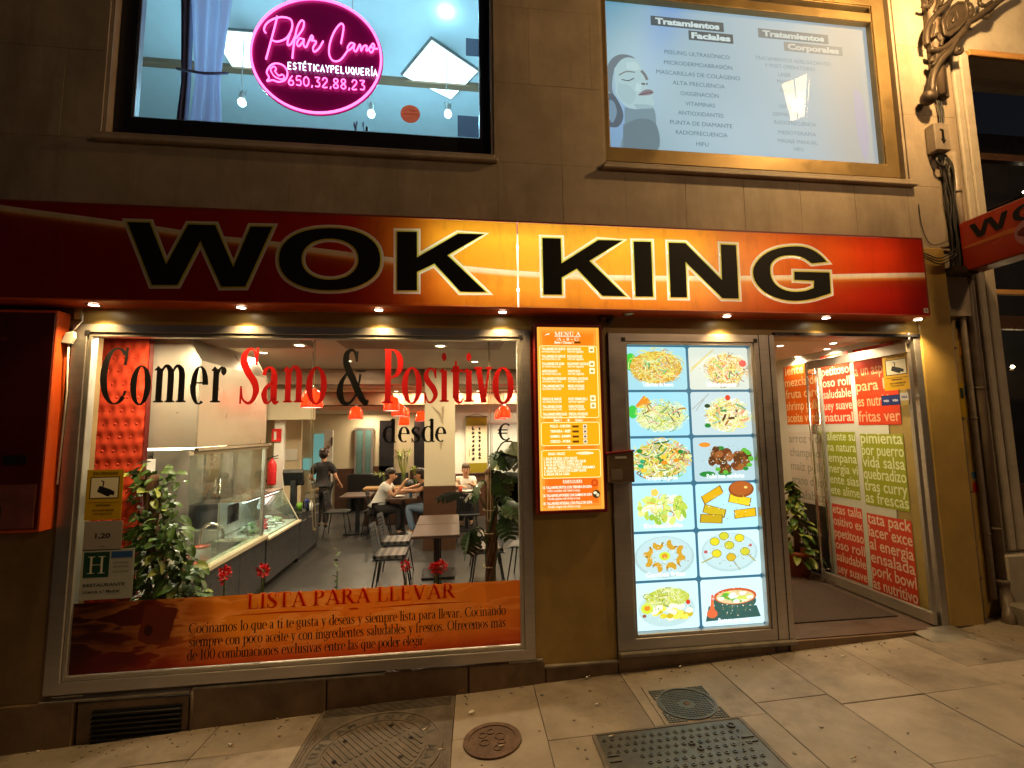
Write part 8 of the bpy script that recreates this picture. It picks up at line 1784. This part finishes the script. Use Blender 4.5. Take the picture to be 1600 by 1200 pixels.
# ------------------------------------------------------------------ people
def skin(nodes, edges, rad, name, mt, par, sub=1):
    me = bpy.data.meshes.new(name); me.from_pydata([tuple(n) for n in nodes], edges, [])
    o = bpy.data.objects.new(name, me); COL.objects.link(o)
    md = o.modifiers.new('s', 'SKIN'); md.use_smooth_shade = True
    for i, r in enumerate(rad): me.skin_vertices[0].data[i].radius = (r, r) if not isinstance(r, tuple) else r
    me.skin_vertices[0].data[0].use_root = True
    o.modifiers.new('u', 'SUBSURF').levels = sub
    dg = bpy.context.evaluated_depsgraph_get(); dg.update()
    m2 = bpy.data.meshes.new_from_object(o.evaluated_get(dg)); m2.name = name
    bpy.data.objects.remove(o); bpy.data.meshes.remove(me)
    m2.materials.clear(); m2.materials.append(mt)
    for p in m2.polygons: p.use_smooth = True
    ob = bpy.data.objects.new(name, m2); COL.objects.link(ob); ob.parent = par; return ob
def person(label, loc, rz, J, skm, shirt, trous, shoe, hair, hair_top=1.0, sleeve=.5, bun=False, hs=1.0):
    """J: joints in a frame facing +x, origin on the floor; one continuous body under its clothes"""
    t = thing('person', label, 'person', loc, R_(rz)); WL[t] = Vector(loc)
    V = {k: Vector(v) for k, v in J.items()}
    face = V['face'].normalized(); side = Vector((-face.y, face.x, 0)).normalized(); upv = face.cross(side); 
    if upv.z < 0: upv = -upv
    N, E, Rr, I = [], [], [], {}
    def n_(k, p, r, par=None):
        I[k] = len(N); N.append(Vector(p)); Rr.append(r)
        if par: E.append((I[par], I[k]))
    n_('pelvis', V['pelvis'], .12); n_('waist', (V['pelvis']*.55+V['chest']*.45), .105, 'pelvis'); n_('chest', V['chest'], .125, 'waist'); n_('neck', V['neck'], .052, 'chest')
    n_('jaw', V['head']-upv*.045+face*.015, .068, 'neck'); n_('skull', V['head']+upv*.045-face*.01, .088, 'jaw'); n_('crown', V['head']+upv*.105-face*.01, .05, 'skull')
    for s_ in 'lr':
        n_('sh'+s_, V['sh'+s_], .056, 'chest'); n_('el'+s_, V['el'+s_], .040, 'sh'+s_); n_('wr'+s_, V['wr'+s_], .026, 'el'+s_)
        d = (V['wr'+s_]-V['el'+s_]).normalized(); sd = d.cross(Vector((0, 0, 1))); sd = sd.normalized() if sd.length > .1 else Vector((0, 1, 0)); n_('pa'+s_, V['wr'+s_]+d*.06, .028, 'wr'+s_)
        for f, (o_, L) in enumerate(((-.030, .07), (-.010, .082), (.010, .078), (.030, .06))):
            b = V['wr'+s_]+d*.09+sd*o_; n_('f%d%s' % (f, s_), b, .0095, 'pa'+s_); n_('g%d%s' % (f, s_), b+d*L*.8+Vector((0, 0, -.025)), .0075, 'f%d%s' % (f, s_))
        n_('t1'+s_, V['wr'+s_]+d*.045+sd*(-.045), .011, 'pa'+s_); n_('t2'+s_, V['wr'+s_]+d*.085+sd*(-.058)+Vector((0, 0, -.012)), .008, 't1'+s_)
        n_('hi'+s_, V['hi'+s_], .085, 'pelvis'); n_('kn'+s_, V['kn'+s_], .056, 'hi'+s_); n_('an'+s_, V['an'+s_], .038, 'kn'+s_); n_('to'+s_, V['to'+s_], .032, 'an'+s_)
    skin(N, E, Rr, 'body', skm, t)
    # clothes grown over the same joints
    def part(keys, edges, rad, nm, m_): skin([N[I[k]] if isinstance(k, str) else k for k in keys], edges, rad, nm, m_, t)
    sl = [N[I['sh'+s_]].lerp(N[I['el'+s_]], sleeve) for s_ in 'lr']
    part(['waist', 'chest', 'pelvis', N[I['neck']].lerp(N[I['chest']], .45), 'shl', sl[0], 'shr', sl[1]], [(0, 1), (0, 2), (1, 3), (1, 4), (4, 5), (1, 6), (6, 7)], [.155, .172, .165, .085, .092, .074, .092, .074], 'shirt', shirt)
    part(['pelvis', 'hil', 'knl', 'anl', 'hir', 'knr', 'anr'], [(0, 1), (1, 2), (2, 3), (0, 4), (4, 5), (5, 6)], [.155, .118, .082, .062, .118, .082, .062], 'trousers', trous)
    for s_ in 'lr':
        a, b = N[I['an'+s_]], N[I['to'+s_]]; part([a+Vector((0, 0, -.02)), b], [(0, 1)], [.045, .04], 'shoe', shoe)
    # face and hair
    H = V['head']; mb = MB(); mb.ball((0, 0, 0), (.102*hs, .096*hs, .075), 14, 8)
    def place(mb, c): mb.v = [c+face*p.x+side*p.y+upv*p.z for p in mb.v]; return mb
    place(mb, H+upv*.085-face*.018).build('hair', hair, t).location = (0, 0, 0)
    hm = kids(t)[-1]
    mb = MB(); mb.ball((0, 0, 0), (.075, .092, .10), 12, 8); place(mb, H-face*.05+upv*.03).build('hair', hair, t)
    if bun: mb = MB(); mb.ball((0, 0, 0), (.045, .045, .045), 10, 7); place(mb, H-face*.1+upv*.10).build('hair_bun', hair, t)
    for s_ in (-1, 1):
        mb = MB(); mb.ball((0, 0, 0), (.008, .013, .008), 8, 5); place(mb, H+face*.088+side*.032*s_+upv*.018).build('eye', black, t)
        mb = MB(); mb.ball((0, 0, 0), (.007, .02, .004), 8, 4); place(mb, H+face*.090+side*.032*s_+upv*.036).build('eyebrow', hair, t)
        mb = MB(); mb.ball((0, 0, 0), (.018, .009, .03), 8, 6); place(mb, H+side*.086*s_-face*.005+upv*.005).build('ear', skm, t)
    mb = MB(); mb.ball((0, 0, 0), (.022, .013, .022), 8, 6); place(mb, H+face*.092-upv*.01).build('nose', skm, t)
    mb = MB(); mb.ball((0, 0, 0), (.008, .022, .006), 8, 4); place(mb, H+face*.083-upv*.045).build('mouth', tuft, t)
    # parts above were placed in local coordinates, undo the world offset
    for k in kids(t):
        if k.data and k.name.split('.')[0] in ('hair', 'hair_bun', 'eye', 'eyebrow', 'ear', 'nose', 'mouth'):
            for v_ in k.data.vertices: v_.co += Vector(loc)
    return t
stand = dict(face=(1, 0, 0), pelvis=(0, 0, .86), chest=(.01, 0, 1.17), neck=(0, 0, 1.36), head=(.02, 0, 1.48), shl=(0, .16, 1.28), shr=(0, -.16, 1.28), ell=(-.04, .24, 1.03), elr=(-.05, -.25, 1.03), wrl=(.16, .22, .98), wrr=(.10, -.30, .90), hil=(0, .08, .82), hir=(0, -.08, .82), knl=(.10, .08, .46), knr=(-.05, -.08, .46), anl=(.06, .08, .09), anr=(-.16, -.08, .12), tol=(.18, .08, .05), tor=(-.06, -.08, .05))
wp = at(503, 826, Z=FZ); person('waiter seen from behind in black clothes walking past the till', (wp.x, wp.y, FZ), 97, stand, skin_m, black_c, black_c, black, hair_m, bun=False, sleeve=.75)
sit = dict(face=(1, 0, .02), pelvis=(-.05, 0, .52), chest=(.10, 0, .83), neck=(.16, 0, 1.0), head=(.21, 0, 1.11), shl=(.12, .17, .93), shr=(.12, -.17, .93), ell=(.28, .22, .76), elr=(.30, -.22, .76), wrl=(.52, .10, .80), wrr=(.46, -.10, .98), hil=(0, .09, .5), hir=(0, -.09, .5), knl=(.40, .10, .5), knr=(.40, -.10, .5), anl=(.34, .10, .1), anr=(.36, -.10, .1), tol=(.46, .1, .05), tor=(.48, -.1, .05))
person('young man in a white T-shirt leaning on the table in profile, hand raised', (-1.42, 5.25, FZ), -4, sit, skin_m, white_c, black_c, black, hair_m, sleeve=.6)
sit2 = dict(sit); sit2.update(chest=(.04, 0, .83), neck=(.06, 0, 1.0), head=(.10, 0, 1.11), shl=(.03, .17, .92), shr=(.03, -.17, .92), ell=(.24, .2, .78), elr=(.24, -.2, .8), wrl=(.42, .08, .86), wrr=(.46, -.08, .82))
person('man in a white T-shirt facing the window across his plate', (.22, 6.2, FZ), -90, sit2, skin_m, white_c, black_c, black, mat('short light brown hair', (.10, .06, .03), .6), hs=.93, sleeve=.6)
sit3 = dict(sit); sit3.update(wrl=(.46, .12, .86), wrr=(.50, -.06, .86), ell=(.20, .22, .86), elr=(.22, -.2, .92), knl=(.42, .16, .58), anl=(.30, .2, .14), tol=(.40, .22, .08))
person('diner in black with bare tanned arms and jeans mostly hidden by the column', (-.46, 5.1, FZ), 180, sit3, skin_d, black_c, jeans, paper, hair_m, sleeve=.35)
